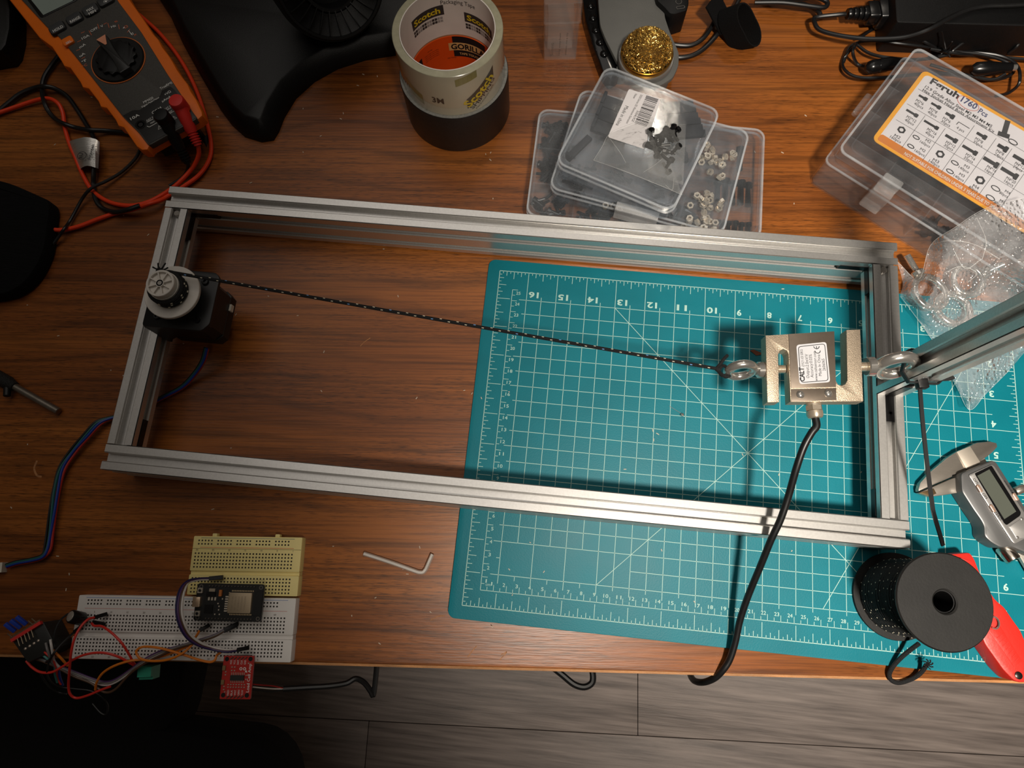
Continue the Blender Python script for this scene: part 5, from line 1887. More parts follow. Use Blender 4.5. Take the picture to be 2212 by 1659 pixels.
for k in range(26):
    px_, py_ = rr_.uniform(1405, 1462), rr_.uniform(285, 385)
    if py_ > 330 + (px_ - 1405) * 1.1:
        py_ = rr_.uniform(290, 330)
    q = at(px_, py_, ZB + 0.003)
    toss(me_s, 'screw', 'black screw inside the small zip bag', 'screw', 'black screws in the zip bag', Matrix.Translation((q.x, q.y, ZB + 0.0030 + .0012 * (k % 3))) @ Matrix.Rotation(rr_.uniform(0, 6.3), 4, 'Z') @ Matrix.Rotation(pi / 2, 4, 'X') @ Matrix.Translation((0, 0, -.005)))

# ================================================================== power brick, plug and cords
br = thing('power_brick', 'black power adapter at the top right of the desk', 'power adapter', tuple(at(2080, 20, ZD)))
b = B()
b.prism(rounded(px_poly([(1928, -90), (1937, 48), (2290, 58), (2290, -90)], 0.034), 0.003, 3), ZD, 0.034, 0.0012)
part('brick_body', b, mat('black grained plastic', (9, 9, 10), 0.45, vary=0.2, scale=400, bump=0.25, bscale=2500, spec=0.35), br)
b = B()
a, c = at(1934, 26, 0.014), at(1846, 30, 0.014)
d = c - a
M = axis_to(a, d)
b.prism(rrect(-0.012, -0.009, 0.012, 0.009, 0.003, 3), 0.0005, 0.018, 0.001, M)
b.prism(rrect(-0.009, -0.0072, 0.009, 0.0072, 0.003, 3), 0.018, 0.027, 0.001, M)
for i in range(4):
    b.lathe([(0.0066 - i * .0005, 0.027 + i * 0.0045), (0.0070 - i * .0005, 0.0285 + i * 0.0045), (0.0066 - i * .0005, 0.0305 + i * 0.0045), (0.0048, 0.0312 + i * .0045)], 14, M)
part('plug', b, BLACKG, br, 'black connector with a ribbed strain relief')
pe = a + d.normalized() * 0.046
b = B()
b.tube([tuple(pe), tuple(pe + d.normalized() * 0.006)] + path((1762, 38, .011), (1760, 50, .012), (1770, 64, .013), (1800, 74, .016), (1850, 82, .020), (1900, 84, .024), (1955, 80, .030), (2005, 64, .0385), (2050, 40, .0385), (2090, 22, .0375), (2130, 14, .0375), (2180, 12, .0375), (2250, 8, .0375)), 0.0020, 10)
part('mains_cord', b, RUBBER, br, 'black cord looping in front of the adapter')
gp = 0
coil = [[(1822, 135), (1838, 100), (1880, 88), (1960, 96), (2060, 110), (2150, 118), (2196, 140), (2202, 178), (2180, 200), (2160, 206)],
        [(1846, 98), (1822, 128), (1824, 150), (1850, 166), (1900, 168), (1990, 160), (2070, 160), (2140, 172), (2172, 160)],
        [(1850, 94), (1842, 112), (1852, 138), (1878, 146)],
        [(1850, 96), (1880, 116), (1930, 126), (1990, 128), (2050, 118), (2060, 108), (2100, 80), (2150, 62), (2192, 56), (2208, 70), (2200, 96), (2178, 116)],
        [(2010, 122), (2080, 114), (2140, 122), (2180, 138), (2188, 158), (2150, 172), (2080, 160), (2010, 140)],
        [(1860, 80), (1890, 62), (1930, 58), (1970, 74), (2000, 92), (2030, 108)],
        [(2010, 106), (2070, 116), (2110, 120), (2170, 124), (2215, 128), (2260, 130)]]
for k, cpts in enumerate(coil):
    b = B()
    b.tube(path(*[(x, y, .001 + .0035 * ((k * 3 + i) % 4)) for i, (x, y) in enumerate(cpts)]), 0.0014, 8)
    part('low_voltage_cord', b, RUBBER, br)
b = B()
a, c = at(1876, 146, .010), at(1945, 134, .010)
b.lathe([(0.002, -0.003), (0.0052, 0), (0.0060, 0.003), (0.0060, 0.008), (0.0052, 0.009), (0.0060, 0.010), (0.0060, 0.022), (0.0035, 0.028)], 18, axis_to(a, c - a))
part('ferrite_bead', b, BLACKG, br)
b = B()
a, c = at(2098, 150, .012), at(2190, 146, .012)
L_ = (c - a).length
b.lathe([(0.0030, 0), (0.0060, 0.004), (0.0064, 0.016), (0.0050, 0.026), (0.0045, L_ * 0.92)], 18, axis_to(a, c - a))
part('barrel_plug', b, BLACKG, br)
b = B()
b.lathe([(0.0028, L_ * 0.92), (0.0028, L_ * 1.05)], 14, axis_to(a, c - a))
part('barrel_tip', b, STEEL, br)
b = B()
for t in ((-8, -40, .03), (14, -18, .028), (-14, 12, .018), (10, 16, .02)):
    b.tube(path((2043, 108, .016), (2043 + t[0] * .5, 108 + t[1] * .5, .02), (2043 + t[0], 108 + t[1], t[2])), 0.0006, 5)
b.tube(path((2034, 104, .006), (2040, 112, .018), (2050, 110, .018), (2052, 104, .006)), 0.0009, 6)
part('twist_tie', b, BLACK, br)
for k, (cpts, lab) in enumerate((([(1640, -20, .004), (1680, 2, .005), (1730, 8, .006), (1762, 20, .0075), (1772, 34, .0075), (1764, 42, .004)], 'black cord running along the top edge towards the adapter plug'),
                                 ([(1650, -14, .012), (1710, -2, .012), (1760, -6, .012), (1786, 4, .011), (1780, 16, .0115), (1740, 12, .0125), (1690, 6, .0125), (1630, 6, .0105)], 'black cord folded back at the top edge left of the adapter plug'))):
    b = B()
    b.tube(path(*cpts), 0.0022, 10)
    single('power_cable', lab, 'cord', b, RUBBER)

# ================================================================== bubble bag with spare eye bolts
pb = thing('bubble_bag', 'crumpled clear bubble plastic bag of eye bolts behind the post', 'bag', tuple(at(2050, 640, 0.0)))
BUB = clear('clear bubble film', (238, 238, 240), 0.19, 0.13, bump=0.0, ior=1.85)
nt = BUB.node_tree
vo = nt.nodes.new('ShaderNodeTexVoronoi')
vo.inputs['Scale'].default_value = 320
nzb = nt.nodes.new('ShaderNodeTexNoise')
nzb.inputs['Scale'].default_value = 90
nzb.inputs['Detail'].default_value = 5
tcb = nt.nodes.new('ShaderNodeTexCoord')
adb = nt.nodes.new('ShaderNodeMath')
adb.operation = 'ADD'
bpb = nt.nodes.new('ShaderNodeBump')
bpb.inputs['Strength'].default_value = 0.9
bpb.inputs['Distance'].default_value = 0.004
nt.links.new(tcb.outputs['Object'], vo.inputs['Vector'])
nt.links.new(tcb.outputs['Object'], nzb.inputs['Vector'])
nt.links.new(vo.outputs['Distance'], adb.inputs[0])
nt.links.new(nzb.outputs[0], adb.inputs[1])
nt.links.new(adb.outputs[0], bpb.inputs['Height'])
for nd in nt.nodes:
    if nd.type in ('BSDF_GLOSSY', 'FRESNEL'):
        nt.links.new(bpb.outputs[0], nd.inputs['Normal'])


def sheet(b, rows, ny, seed, amp):
    """film through rows of (x, y, z) points of the photograph, crumpled"""
    rg = random.Random(seed)
    ph = [(rg.uniform(3, 15), rg.uniform(3, 15), rg.uniform(0, 6.3), rg.uniform(.3, 1)) for _ in range(10)]
    R0 = [smooth_path(r, 5) for r in rows]
    m = len(R0[0])
    cols = [smooth_path([R0[j][i] for j in range(len(R0))], ny) for i in range(m)]
    k = len(cols[0])
    V = []
    for i in range(m):
        for j in range(k):
            p = cols[i][j]
            u, v = i / (m - 1), j / (k - 1)
            z = max(0.0006, p.z + amp * (sum(abs(sin(a * u + c * v + d)) * e for a, c, d, e in ph) / 4 - 0.6))
            V.append(at(p.x, p.y, z))
    b.add(V, [(i * k + j, i * k + j + 1, (i + 1) * k + j + 1, (i + 1) * k + j) for i in range(m - 1) for j in range(k - 1)])


b = B()
sheet(b, [[(1938, 565, .004), (1985, 605, .012), (2010, 530, .030), (2065, 492, .052), (2130, 452, .056), (2225, 425, .056)],
          [(1950, 612, .006), (1995, 622, .022), (2030, 580, .030), (2090, 540, .040), (2150, 505, .054), (2240, 480, .054)],
          [(1945, 640, .002), (1992, 660, .020), (2035, 630, .034), (2095, 600, .030), (2160, 570, .040), (2245, 545, .056)],
          [(1962, 660, .002), (2000, 690, .010), (2045, 680, .020), (2105, 650, .018), (2170, 625, .016), (2250, 600, .052)],
          [(1990, 700, .001), (2020, 728, .003), (2060, 735, .008), (2120, 720, .010), (2175, 690, .010), (2250, 668, .010)],
          [(2030, 760, .001), (2050, 800, .003), (2080, 810, .004), (2125, 790, .004), (2180, 750, .004), (2250, 720, .004)],
          [(2068, 838, .0008), (2078, 860, .0015), (2095, 885, .001), (2130, 850, .0015), (2180, 800, .001), (2205, 770, .001)]], 6, 31, 0.010)
part('bag_film', b, BUB, pb)
b = B()  # pale tubes added in place of glints on the bubble film
for pts in (((1938, 565, .005), (1985, 603, .014), (2010, 530, .032), (2065, 490, .054), (2130, 450, .058), (2225, 424, .058)), ((1990, 700, .002), (2030, 760, .002), (2068, 838, .002), (2095, 885, .002), (2130, 850, .003), (2180, 800, .002)),
            ((2012, 528, .034), (2050, 520, .05), (2105, 528, .05), (2160, 560, .05)), ((2060, 540, .044), (2085, 580, .044), (2120, 560, .05)), ((2040, 590, .036), (2075, 575, .042), (2110, 590, .04), (2090, 610, .034)), ((2110, 470, .057), (2130, 520, .055), (2122, 560, .05)), ((1945, 640, .004), (1962, 662, .003), (1990, 700, .002))):
    b.tube(path(*pts), 0.0002, 5, 6)
part('film_glint_lines', b, clear('milky glint line', (244, 244, 242), 0.35, 0.1), pb, 'painted glints along the film edges and creases', kind='stuff')


def loose_eye(label, px_, py_, z, Rm, r, spin, tilt, dirn):
    c = at(px_, py_, z)
    o = thing('eye_bolt', label, 'eye bolt', (c.x, c.y, max(0.0005, z - r)), 0, 'spare eye bolts in the bag')
    M = Matrix.Translation(c) @ Matrix.Rotation(spin, 4, 'Z') @ Matrix.Rotation(tilt, 4, 'X')
    b = B()
    n, m = 36, 12
    V = [((Rm + r * cos(2 * pi * j / m)) * cos(2 * pi * i / n), (Rm + r * cos(2 * pi * j / m)) * sin(2 * pi * i / n), r * sin(2 * pi * j / m)) for i in range(n) for j in range(m)]
    b.add(V, [(i * m + j, ((i + 1) % n) * m + j, ((i + 1) % n) * m + (j + 1) % m, i * m + (j + 1) % m) for i in range(n) for j in range(m)], M)
    part('eye_ring', b, STEEL, o)
    b = B()
    s0, dd = M @ Vector((Rm + r * .6, 0, 0)), (M.to_3x3() @ Vector((1, 0, 0)))
    b.lathe([(r * 1.2, 0), (r * 1.75, .001), (r * 1.75, .004), (r * 1.4, .005)], 18, axis_to(s0, dd))
    part('collar', b, STEEL, o)
    b = B()
    b.lathe([(r * 0.82 + (0.00025 if i % 2 else -0.0001), .005 + i * .0006) for i in range(26)], 14, axis_to(s0, dd))
    part('threaded_shank', b, STEEL, o)


loose_eye('bright eye bolt in the bag nearest the frame corner', 2008, 632, 0.010, 0.0145, 0.0031, radians(118), radians(12), 0)
loose_eye('bright eye bolt in the bag just above the post', 2058, 668, 0.0065, 0.0140, 0.0031, radians(-28), radians(-8), 0)
loose_eye('eye bolt in the bag lying behind the other two', 2090, 606, 0.0065, 0.0125, 0.0030, radians(30), radians(6), 0)

# ================================================================== digital caliper
CST = mat('satin caliper steel', (178, 170, 160), 0.34, 0.85, vary=0.06, scale=200, stretch=(1, 6, 1))
CBZ = mat('silver painted metal', (168, 166, 164), 0.32, 0.6, vary=0.04)
ca_ = thing('digital_caliper', 'steel digital caliper with a grey display on the mat at the right edge', 'caliper', tuple(at(2120, 1070, 0)))
ZJ = 0.0075
b = B()
b.prism(px_poly([(1984, 1057), (1988, 1043), (2010, 1019), (2048, 987), (2066, 976), (2095, 963.6), (2110, 956), (2139, 953.5), (2153, 957), (2155, 965), (2146, 975.4), (2134, 985.6), (2120, 994), (2117, 1001), (2087, 1014), (2085, 1019), (2058, 1026), (2057, 1030), (1985, 1061.5)], ZJ), 0.003, ZJ, 0.0006)
part('fixed_jaw', b, CST, ca_)
b = B()
b.prism(px_poly([(2066, 976.2), (2095, 963.8), (2118, 1000), (2087, 1013.6)], ZJ + .0004), ZJ - 0.0003, ZJ + 0.0008, 0.0002)
part('beam_head', b, mat('frosted steel', (206, 196, 182), 0.45, 0.7), ca_)
b = B()
b.prism(px_poly([(1985, 1064.5), (2009, 1073), (2036, 1070), (2090, 1062), (2093, 1055), (2085, 1044.6), (2073, 1029.5), (2058, 1033)], ZJ), 0.003, ZJ, 0.0006)
part('sliding_jaw', b, CST, ca_)
b = B()
b.prism(px_poly([(1985, 1064.8), (2009, 1072.6), (2023, 1066), (2017, 1055)], ZJ + .0002), ZJ - .0005, ZJ + .0003, 0.0002)
part('jaw_edge', b, mat('polished jaw tip', (190, 160, 120), 0.25, 0.9), ca_)
b = B()
a, c = at(2100, 985, .006), at(2250, 1240, .006)
dd = (c - a).normalized()
nn = Vector((-dd.y, dd.x, 0))
b.prism([tuple((a + nn * .008).xy), tuple((c + nn * .008).xy), tuple((c - nn * .008).xy), tuple((a - nn * .008).xy)], 0.003, 0.0062, 0.0003)
bm_ = part('beam', b, mat('light scale steel', (196, 190, 180), 0.4, 0.7), ca_)
b = B()
for i in range(60):
    p = c - dd * (0.001 * i) - nn * .0075
    b.line(p, p + nn * (.0035 if i % 5 == 0 else .002), 0.0002, 0.0063)
q = at(2203, 1176, .0063)
b.text('70', (q.x, q.y, .0062), atan2(-nn.y, -nn.x) + pi, .004, .0026, 0.01)
part('scale_marks', b, BLACKINK, bm_, kind='stuff')
ZQ = 0.0150
b = B()
b.prism(rounded(px_poly([(2076, 1022.5), (2145, 994), (2153, 998), (2212, 1091), (2262, 1172), (2240, 1205), (2186, 1181), (2163, 1184), (2142, 1172), (2127, 1158), (2126, 1136), (2120, 1124), (2103, 1100), (2078, 1061)], ZQ), 0.0025, 3), 0.0008, ZQ, 0.0014)
part('slider_housing', b, mat('gunmetal plastic', (98, 98, 98), 0.38, 0.4, vary=0.08), ca_)
b = B()
b.prism(rounded(px_poly([(2092, 1026), (2142, 1003.5), (2148, 1007), (2240, 1150), (2192, 1175), (2186, 1170)], ZQ + .001), 0.0016, 3), ZQ - .0005, ZQ + 0.0012, 0.0005)
part('face_plate', b, CBZ, ca_)
ZW = ZQ + 0.0012
b = B()
b.prism(rounded(px_poly([(2105, 1023), (2141.5, 1005.5), (2205, 1107), (2203, 1114), (2174, 1134.5), (2169, 1130.5)], ZW), 0.001, 3), ZW - .0006, ZW + .0003)
part('display_frame', b, BLACKG, ca_)
b = B()
b.prism(px_poly([(2110, 1028), (2136, 1014), (2194, 1105), (2168.5, 1121.5)], ZW), ZW, ZW + .0006)
part('display', b, mat('grey liquid crystal', (84, 88, 80), 0.25, vary=0.02), ca_, 'blank grey display')
ca2 = atan2((at(2194, 1105, ZW) - at(2136, 1014, ZW)).y, (at(2194, 1105, ZW) - at(2136, 1014, ZW)).x)
for pc_ in ((2115, 1055), (2143.5, 1098), (2193, 1073)):
    b = B()
    b.prism(at_rect(pc_, 0.0062, 0.0026, ca2, ZW, 0.0012), ZW - .0004, ZW + .0010, 0.0004)
    part('button', b, mat('pink bronze button', (196, 164, 146), 0.35, 0.6), ca_)
b = B()
for t, p0_, p1_ in (('OFF', (2101, 1035), (2110, 1047)), ('ON', (2121, 1067), (2130, 1078)), ('ZERO', (2147, 1106), (2160, 1125)), ('mm/inch', (2169, 1040), (2185, 1064))):
    b.text_px(t, p0_, p1_, ZW, 0.0019, 0.01)
part('button_lettering', b, BLACKINK, ca_, kind='stuff')
b = B()
b.prism(rounded(px_poly([(2179, 1137), (2206, 1120), (2236, 1160), (2196, 1164)], ZW), 0.001, 2), ZW - .0002, ZW + .0004, 0.0002)
part('battery_cover', b, CBZ, ca_)
for pc_ in ((2207, 1121), (2197, 1161)):
    q = at(*pc_, ZW)
    b = B()
    b.lathe([(0.0011, ZW), (0.0011, ZW + .0007), (0.0006, ZW + .0009)], 12, Matrix.Translation((q.x, q.y, 0)))
    part('screw', b, STEEL, ca_)
b = B()
q = at(2177, 1196, .007)
b.lathe([(0.0050, -.006), (0.0056, -.005), (0.0056, .005), (0.0050, .006)], 24, axis_to(q, dd + Vector((0, 0, 0.4))))
part('thumb_roller', b, mat('turned steel roller', (206, 196, 184), 0.2, 1.0), ca_)
b = B()
for i in range(9):
    q = at(2124 + i * 3.2 + (i > 4) * 2, 1128 + i * 6.0, .010)
    b.lathe([(0.0012, 0), (0.0012, .005)], 8, Matrix.Translation((q.x, q.y, .008)))
part('thumb_grip', b, mat('gunmetal plastic', (98, 98, 98), 0.38, 0.4, vary=0.08), ca_, kind='stuff')
b = B()
q = at(2192, 1062, .009)
b.lathe([(0.0030, 0), (0.0034, .001), (0.0034, .007), (0.0028, .008)], 18, axis_to(q, nn + Vector((0, 0, .1))))
part('lock_screw', b, CST, ca_)

# ================================================================== red utility knife
kn_ = thing('utility_knife', 'red utility knife lying beside the cord spool at the right edge', 'knife', tuple(at(2170, 1380, 0)))
REDK = mat('red painted knife', (214, 44, 34), 0.42, vary=0.05, scale=60, bump=0.12, bscale=500)
ZK = 0.017
ko = [(2052, 1197), (2096, 1193), (2106, 1207), (2118, 1238), (2136, 1272), (2150, 1294), (2171, 1312), (2190, 1340), (2206, 1362), (2222, 1400), (2236, 1450), (2222, 1474), (2204, 1475), (2191, 1471), (2168, 1448), (2128, 1392), (2108, 1340), (2098, 1290), (2086, 1240)]
b = B()
b.prism(rounded(px_poly(ko, ZK), 0.002, 2), 0.0004, ZK, 0.0016)
part('handle', b, REDK, kn_)
b = B()
b.prism(px_poly([(2134, 1360), (2160, 1352), (2208, 1428), (2190, 1440)], ZK), ZK - .0004, ZK + .0003, .0002)
for i in range(7):
    b.line(at(2152 + i * 6.5, 1378 + i * 8.5, ZK), at(2166 + i * 5.5, 1370 + i * 8.5, ZK), .0005, ZK + .00045)
part('raised_panel', b, REDK, kn_, 'embossed side panel')
b = B()
q = at(2199.5, 1459, ZK)
b.lathe([(0.0026, ZK - .001), (0.0026, ZK + .0008), (0.0016, ZK + .0012)], 16, Matrix.Translation((q.x, q.y, 0)))
part('screw', b, mat('dark screw steel', (60, 54, 52), 0.3, 0.8), kn_)
b = B()
q = at(2146, 1345, ZK)
b.tube([(q.x + .0032 * cos(a), q.y + .0042 * sin(a), ZK + .0012) for a in [-2.2 + 4.4 * i / 12 for i in range(13)]], .0007, 6, 1, False)
part('wire_ring', b, STEEL, kn_)

# ================================================================== spool of black cord
SX, SY, SR, SH = 0.3285, 0.0405, 0.0320, 0.064
cs_ = thing('cord_spool', 'black spool of black cord standing on the mat at the right', 'spool', (SX, SY, 0))
T = Matrix.Translation((SX, SY, 0))
SPL = mat('matt black spool plastic', (22, 21, 20), 0.55, vary=0.35, scale=45, bump=0.06, bscale=600, spec=0.35)
b = B()
b.lathe([(0.0075, 0.0005), (SR, 0.0005), (SR + .0003, 0.0012), (SR, 0.0024), (0.0075, 0.0024)], 56, T, True)
part('bottom_flange', b, SPL, cs_)
b = B()
b.lathe([(0.0075, SH - .0022), (SR, SH - .0022), (SR + .0003, SH - .001), (SR - .0006, SH), (0.0086, SH), (0.0075, SH - .0008)], 64, T, True)
part('top_flange', b, SPL, cs_, 'dusty black disc with a round hole')
b = B()
b.lathe([(0.0068, .0024), (0.0085, .0024), (0.0085, SH - .0022), (0.0068, SH - .0022)], 28, T, True)
part('core', b, BLACK, cs_)
wr = B()
for i in range(22):
    z = .0040 + i * .00262
    wr.tube([(SX + .0262 * cos(a), SY + .0262 * sin(a), z + .0009 * sin(a + i)) for a in [2 * pi * k / 26 for k in range(26)]], 0.00145, 6, 1, False, True)
wr.lathe([(.0090, .0026), (.0252, .0026), (.0252, SH - .0024), (.0090, SH - .0024)], 32, T, True)
part('wound_cord', wr, CORDM, cs_, 'black cord wound in layers')
fk = B()
rr_ = random.Random(13)
for i in range(22):
    for k in range(26):
        if (i * 7 + k * 3) % 5 > 1:
            continue
        a = 2 * pi * (k + rr_.uniform(-.2, .2)) / 26 + (i // 4) * .2
        p = Vector((SX + .0277 * cos(a), SY + .0277 * sin(a), .0040 + i * .00262))
        fk.box(-.0001, -.0004, -.0002, .0001, .0004, .0002, Matrix.Translation(p) @ Matrix.Rotation(a, 4, 'Z'))
part('pale_flecks', fk, mat('reflective fleck', (224, 214, 190), 0.4), cs_, kind='stuff')
b = B()
b.tube(path((1985, 1390, .016), (1965, 1405, .010), (1945, 1422, .006), (1929, 1440, .003), (1921, 1457, .001), (1926, 1470, -.0004), (1940, 1475, -.0006), (1958, 1471, -.0006), (1978, 1462, .001), (1992, 1450, .004), (2001, 1436, .008)), 0.0016, 9)
fe = at(2002, 1434, .009)
for k in range(8):
    a = k * pi / 4
    b.tube([tuple(fe), tuple(fe + Vector((.0022 * cos(a), .0022 * sin(a), .002))), tuple(fe + Vector((.0036 * cos(a + .4), .0036 * sin(a + .4), .002)))], .0005, 4, 2)
part('loose_end', b, CORDM, cs_, 'loose frayed cord end curling over the mat edge')

# ================================================================== breadboards
def breadboard(name, label, cor, zt, m_, rows, cols, pitch0, groups, groove, lines, nums, strip):
    """cor = far left, far right, near right, near left corners at the top face"""
    C_ = [at(x, y, zt) for x, y in cor]
    e = ((C_[1] - C_[0]) + (C_[2] - C_[3])) / 2
    an = atan2(e.y, e.x)
    cen = sum(C_, Vector()) / 4
    W = e.length
    H = abs((((C_[0] - C_[3]) + (C_[1] - C_[2])) / 2).dot(Vector((-sin(an), cos(an), 0))))
    o = thing(name, label, 'breadboard', (cen.x, cen.y, ZD), an)
    T = rotz(cen.x, cen.y, 0, an) @ Matrix.Translation((-W / 2, H / 2, 0))     # origin: far left corner, y towards the viewer is negative
    g0, g1 = groove
    b = B()
    b.prism(rrect(0, -g0, W, 0, 0.0008, 2), ZD, zt, 0.0004, T)
    b.prism(rrect(0, -H, W, -g1, 0.0008, 2), ZD, zt, 0.0004, T)
    b.box(0.0004, -g1, ZD, W - 0.0004, -g0, zt - 0.0018, T)
    part('board', b, m_, o)
    hb = B()
    s = 0.0006
    for y, kind in rows:
        if kind == 'r':
            for g in range(groups[0]):
                for k in range(5):
                    x = groups[1] + g * groups[2] + k * 0.00254
                    if x < W - 0.003:
                        hb.box(x - s, -y - s, zt, x + s, -y + s, zt + 0.00004, T)
        else:
            for k in range(cols):
                x = pitch0 + k * 0.00254
                if x < W - 0.002:
                    hb.box(x - s, -y - s, zt, x + s, -y + s, zt + 0.00004, T)
    part('tie_points', hb, mat('dark contact hole', (34, 28, 22), 0.7), o, 'rows of small square holes', kind='stuff')
    for y, c, nm in lines:
        lb_ = B()
        lb_.box(0.006, -y - .00016, zt, W - 0.006, -y + .00016, zt + .00005, T)
        part(nm, lb_, mat(nm.replace('_', ' ') + ' print', c, 0.6), o)
    tb = B()
    for (t, x, y) in nums:
        tb.text(t, tuple(T @ Vector((x, -y, zt))), an, None, 0.0013, 0.01)
    part('board_numbers', tb, mat('brown grey ink', (96, 84, 70), 0.6), o, kind='stuff')
    if strip:
        b = B()
        b.box(0.0002, -strip - .00014, zt - .0002, W - .0002, -strip + .00014, zt + .00006, T)
        part('seam', b, mat('seam shadow gap', (92, 76, 44), 0.8), o)
    return o, T, W, H, an


WB_ = mat('white breadboard plastic', (230, 226, 222), 0.5, vary=0.03, scale=60)
YB_ = mat('aged cream breadboard plastic', (240, 222, 148), 0.5, vary=0.05, scale=40)
rowsW = [(.0036, 'r'), (.0062, 'r')] + [(.0146 + k * .00254, 'c') for k in range(5)] + [(.0320 + k * .00254, 'c') for k in range(5)]
numW = [(str(5 * k if k else 1), .0044 + (5 * k - 1 if k else 0) * .00254 - .0008, .0128) for k in range(0, 13)] + [(str(5 * (12 - k)), .0044 + 5 * k * .00254, .0452) for k in range(0, 12)]
breadboard('breadboard', 'long white breadboard at the desk edge under the tangle of wires', [(167.5, 1286), (639.5, 1292), (627.5, 1432), (152.5, 1422)], .0062, WB_, rowsW, 63, .0044, (10, .0080, .01524), (.0268, .0300),
           [(.0016, (90, 130, 190), 'blue_stripe'), (.0096, (206, 130, 124), 'pink_stripe')], numW, None)
rowsY = [(.0034, 'r'), (.0060, 'r')] + [(.0132 + k * .00258, 'c') for k in range(5)] + [(.0318 + k * .00258, 'c') for k in range(5)]
numY = [(str(30 - 5 * k if k < 6 else 1), .0034 + 5 * k * .00256 - .0005, .0112) for k in range(0, 7)]
yb, TY, WY, HY, yang = breadboard('breadboard', 'short cream coloured breadboard behind the white one', [(420, 1158), (652.7, 1160.5), (642.5, 1289), (402, 1284)], .0062, YB_, rowsY, 31, .0030, (5, .0046, .01524), (.0264, .0292),
                                  [(.0014, (70, 110, 120), 'teal_stripe'), (.0086, (206, 76, 50), 'red_stripe')], numY, .0096)
b = B()
for x in (.016, .066):
    b.prism(rrect(x - .0018, -.0004, x + .0018, .0022, .0006, 2), .0005, .0052, .0003, TY)
part('joining_tab', b, YB_, yb, kind='stuff')

# ================================================================== microcontroller board
ZE = 0.0185
C_ = [at(x, y, ZE) for x, y in ((427, 1260), (571.6, 1262), (564, 1344), (417.5, 1340))]
ecen = sum(C_, Vector()) / 4
ee = ((C_[1] - C_[0]) + (C_[2] - C_[3])) / 2
ea = atan2(ee.y, ee.x)
EW = ee.length
EH = ((C_[0] - C_[3]) + (C_[1] - C_[2])).length / 2
es = thing('microcontroller_board', 'black microcontroller board with a metal radio can plugged across both breadboards', 'circuit board', (ecen.x, ecen.y, .0062), ea)
TE = rotz(ecen.x, ecen.y, 0, ea) @ Matrix.Translation((-EW / 2, -EH / 2, 0))
b = B()
b.prism(rrect(0, 0, EW, EH, .002, 3), ZE - .0016, ZE, 0, TE)
part('circuit_board', b, mat('black solder mask', (18, 19, 18), 0.35, vary=0.15, scale=200), es)
for y in (.0018, EH - .0018):
    b = B()
    b.box(.008, y - .00125, .0074, EW - .006, y + .00125, ZE - .0016, TE)
    part('pin_header', b, BLACK, es)
    b = B()
    for k in range(15):
        x = .0095 + k * (EW - .017) / 14
        b.lathe([(.0008, ZE), (.0008, ZE + .0002), (.0004, ZE + .0009)], 6, TE @ Matrix.Translation((x, y, 0)))
    part('solder_pads', b, mat('dull solder', (110, 104, 98), 0.4, 0.7), es, kind='stuff')
b = B()
b.box(EW - .0255, .0045, ZE, EW - .0006, EH - .0045, ZE + .0008, TE)
part('radio_module', b, mat('black module board', (14, 15, 14), 0.35), es)
b = B()
b.prism(rrect(EW - .0250, .0060, EW - .0078, EH - .0062, .0006, 2), ZE + .0008, ZE + .0031, .0003, TE)
cn = part('radio_can', b, mat('stamped tin shield', (176, 158, 132), 0.45, 0.5, vary=0.05), es, 'metal radio can')
b = B()
for i in range(5):
    b.text('ESP WROOM 32'[i:i + 6], tuple(TE @ Vector((EW - .0215 + i * .0024, .008, ZE + .0031))), ea + pi / 2, .010, .0011, 0)
part('can_marks', b, mat('etched grey marks', (148, 132, 110), 0.5, 0.4), cn, kind='stuff')
b = B()
for k in range(14):
    x = EW - .0240 + k * .00122
    for y in (.0050, EH - .0050):
        b.box(x, y - .0005, ZE + .0008, x + .0007, y + .0005, ZE + .0011, TE)
for k in range(12):
    y = .0075 + k * .00115
    b.box(EW - .0262, y, ZE, EW - .0252, y + .0006, ZE + .0010, TE)
part('module_pads', b, mat('gold pad', (214, 190, 150), 0.35, 0.8), es, kind='stuff')
b = B()
b.prism(rrect(-.0012, EH / 2 - .0036, .0044, EH / 2 + .0036, .0004, 2), ZE, ZE + .0026, .0003, TE)
part('usb_socket', b, mat('bright usb shell', (218, 190, 160), 0.3, 0.7), es, 'metal USB socket')
for y in (.0052, EH - .0052):
    b = B()
    b.box(.0012, y - .0019, ZE, .0050, y + .0019, ZE + .0016, TE)
    bt = part('push_button', b, mat('satin tin', (176, 166, 152), 0.4, 0.5), es)
    b = B()
    b.lathe([(.0010, ZE + .0016), (.0010, ZE + .0023)], 10, TE @ Matrix.Translation((.0031, y, 0)))
    part('button_cap', b, BLACK, bt)
for x, y, w_, h_, t_, m_ in ((.0108, .0085, .0062, .0062, .0009, BLACKG), (.0115, EH - .0078, .0066, .0036, .0016, BLACKG), (.0118, EH - .0048, .0044, .0022, .0006, NICKEL), (.0188, EH - .0068, .0020, .0046, .0018, mat('orange capacitor', (184, 106, 40), 0.5))):
    b = B()
    b.box(x - w_ / 2, y - h_ / 2, ZE, x + w_ / 2, y + h_ / 2, ZE + t_, TE)
    part('chip', b, m_, es)
b = B()
for k in range(3):
    b.box(.0095 + k * .0024, EH / 2 + .0012, ZE, .0108 + k * .0024, EH / 2 + .0036, ZE + .0006, TE)
for k in range(7):
    b.box(.0225, .0068 + k * .0017, ZE, .0248, .0078 + k * .0017, ZE + .0003, TE)
for x, y in ((.0185, .008), (.0185, .0105), (.0175, .0125), (.0205, EH - .011), (.016, .0048), (.0195, .0048)):
    b.box(x - .0004, y - .0005, ZE, x + .0004, y + .0005, ZE + .0006, TE)
part('small_parts', b, mat('pale component ends', (196, 184, 168), 0.4, 0.3), es, kind='stuff')
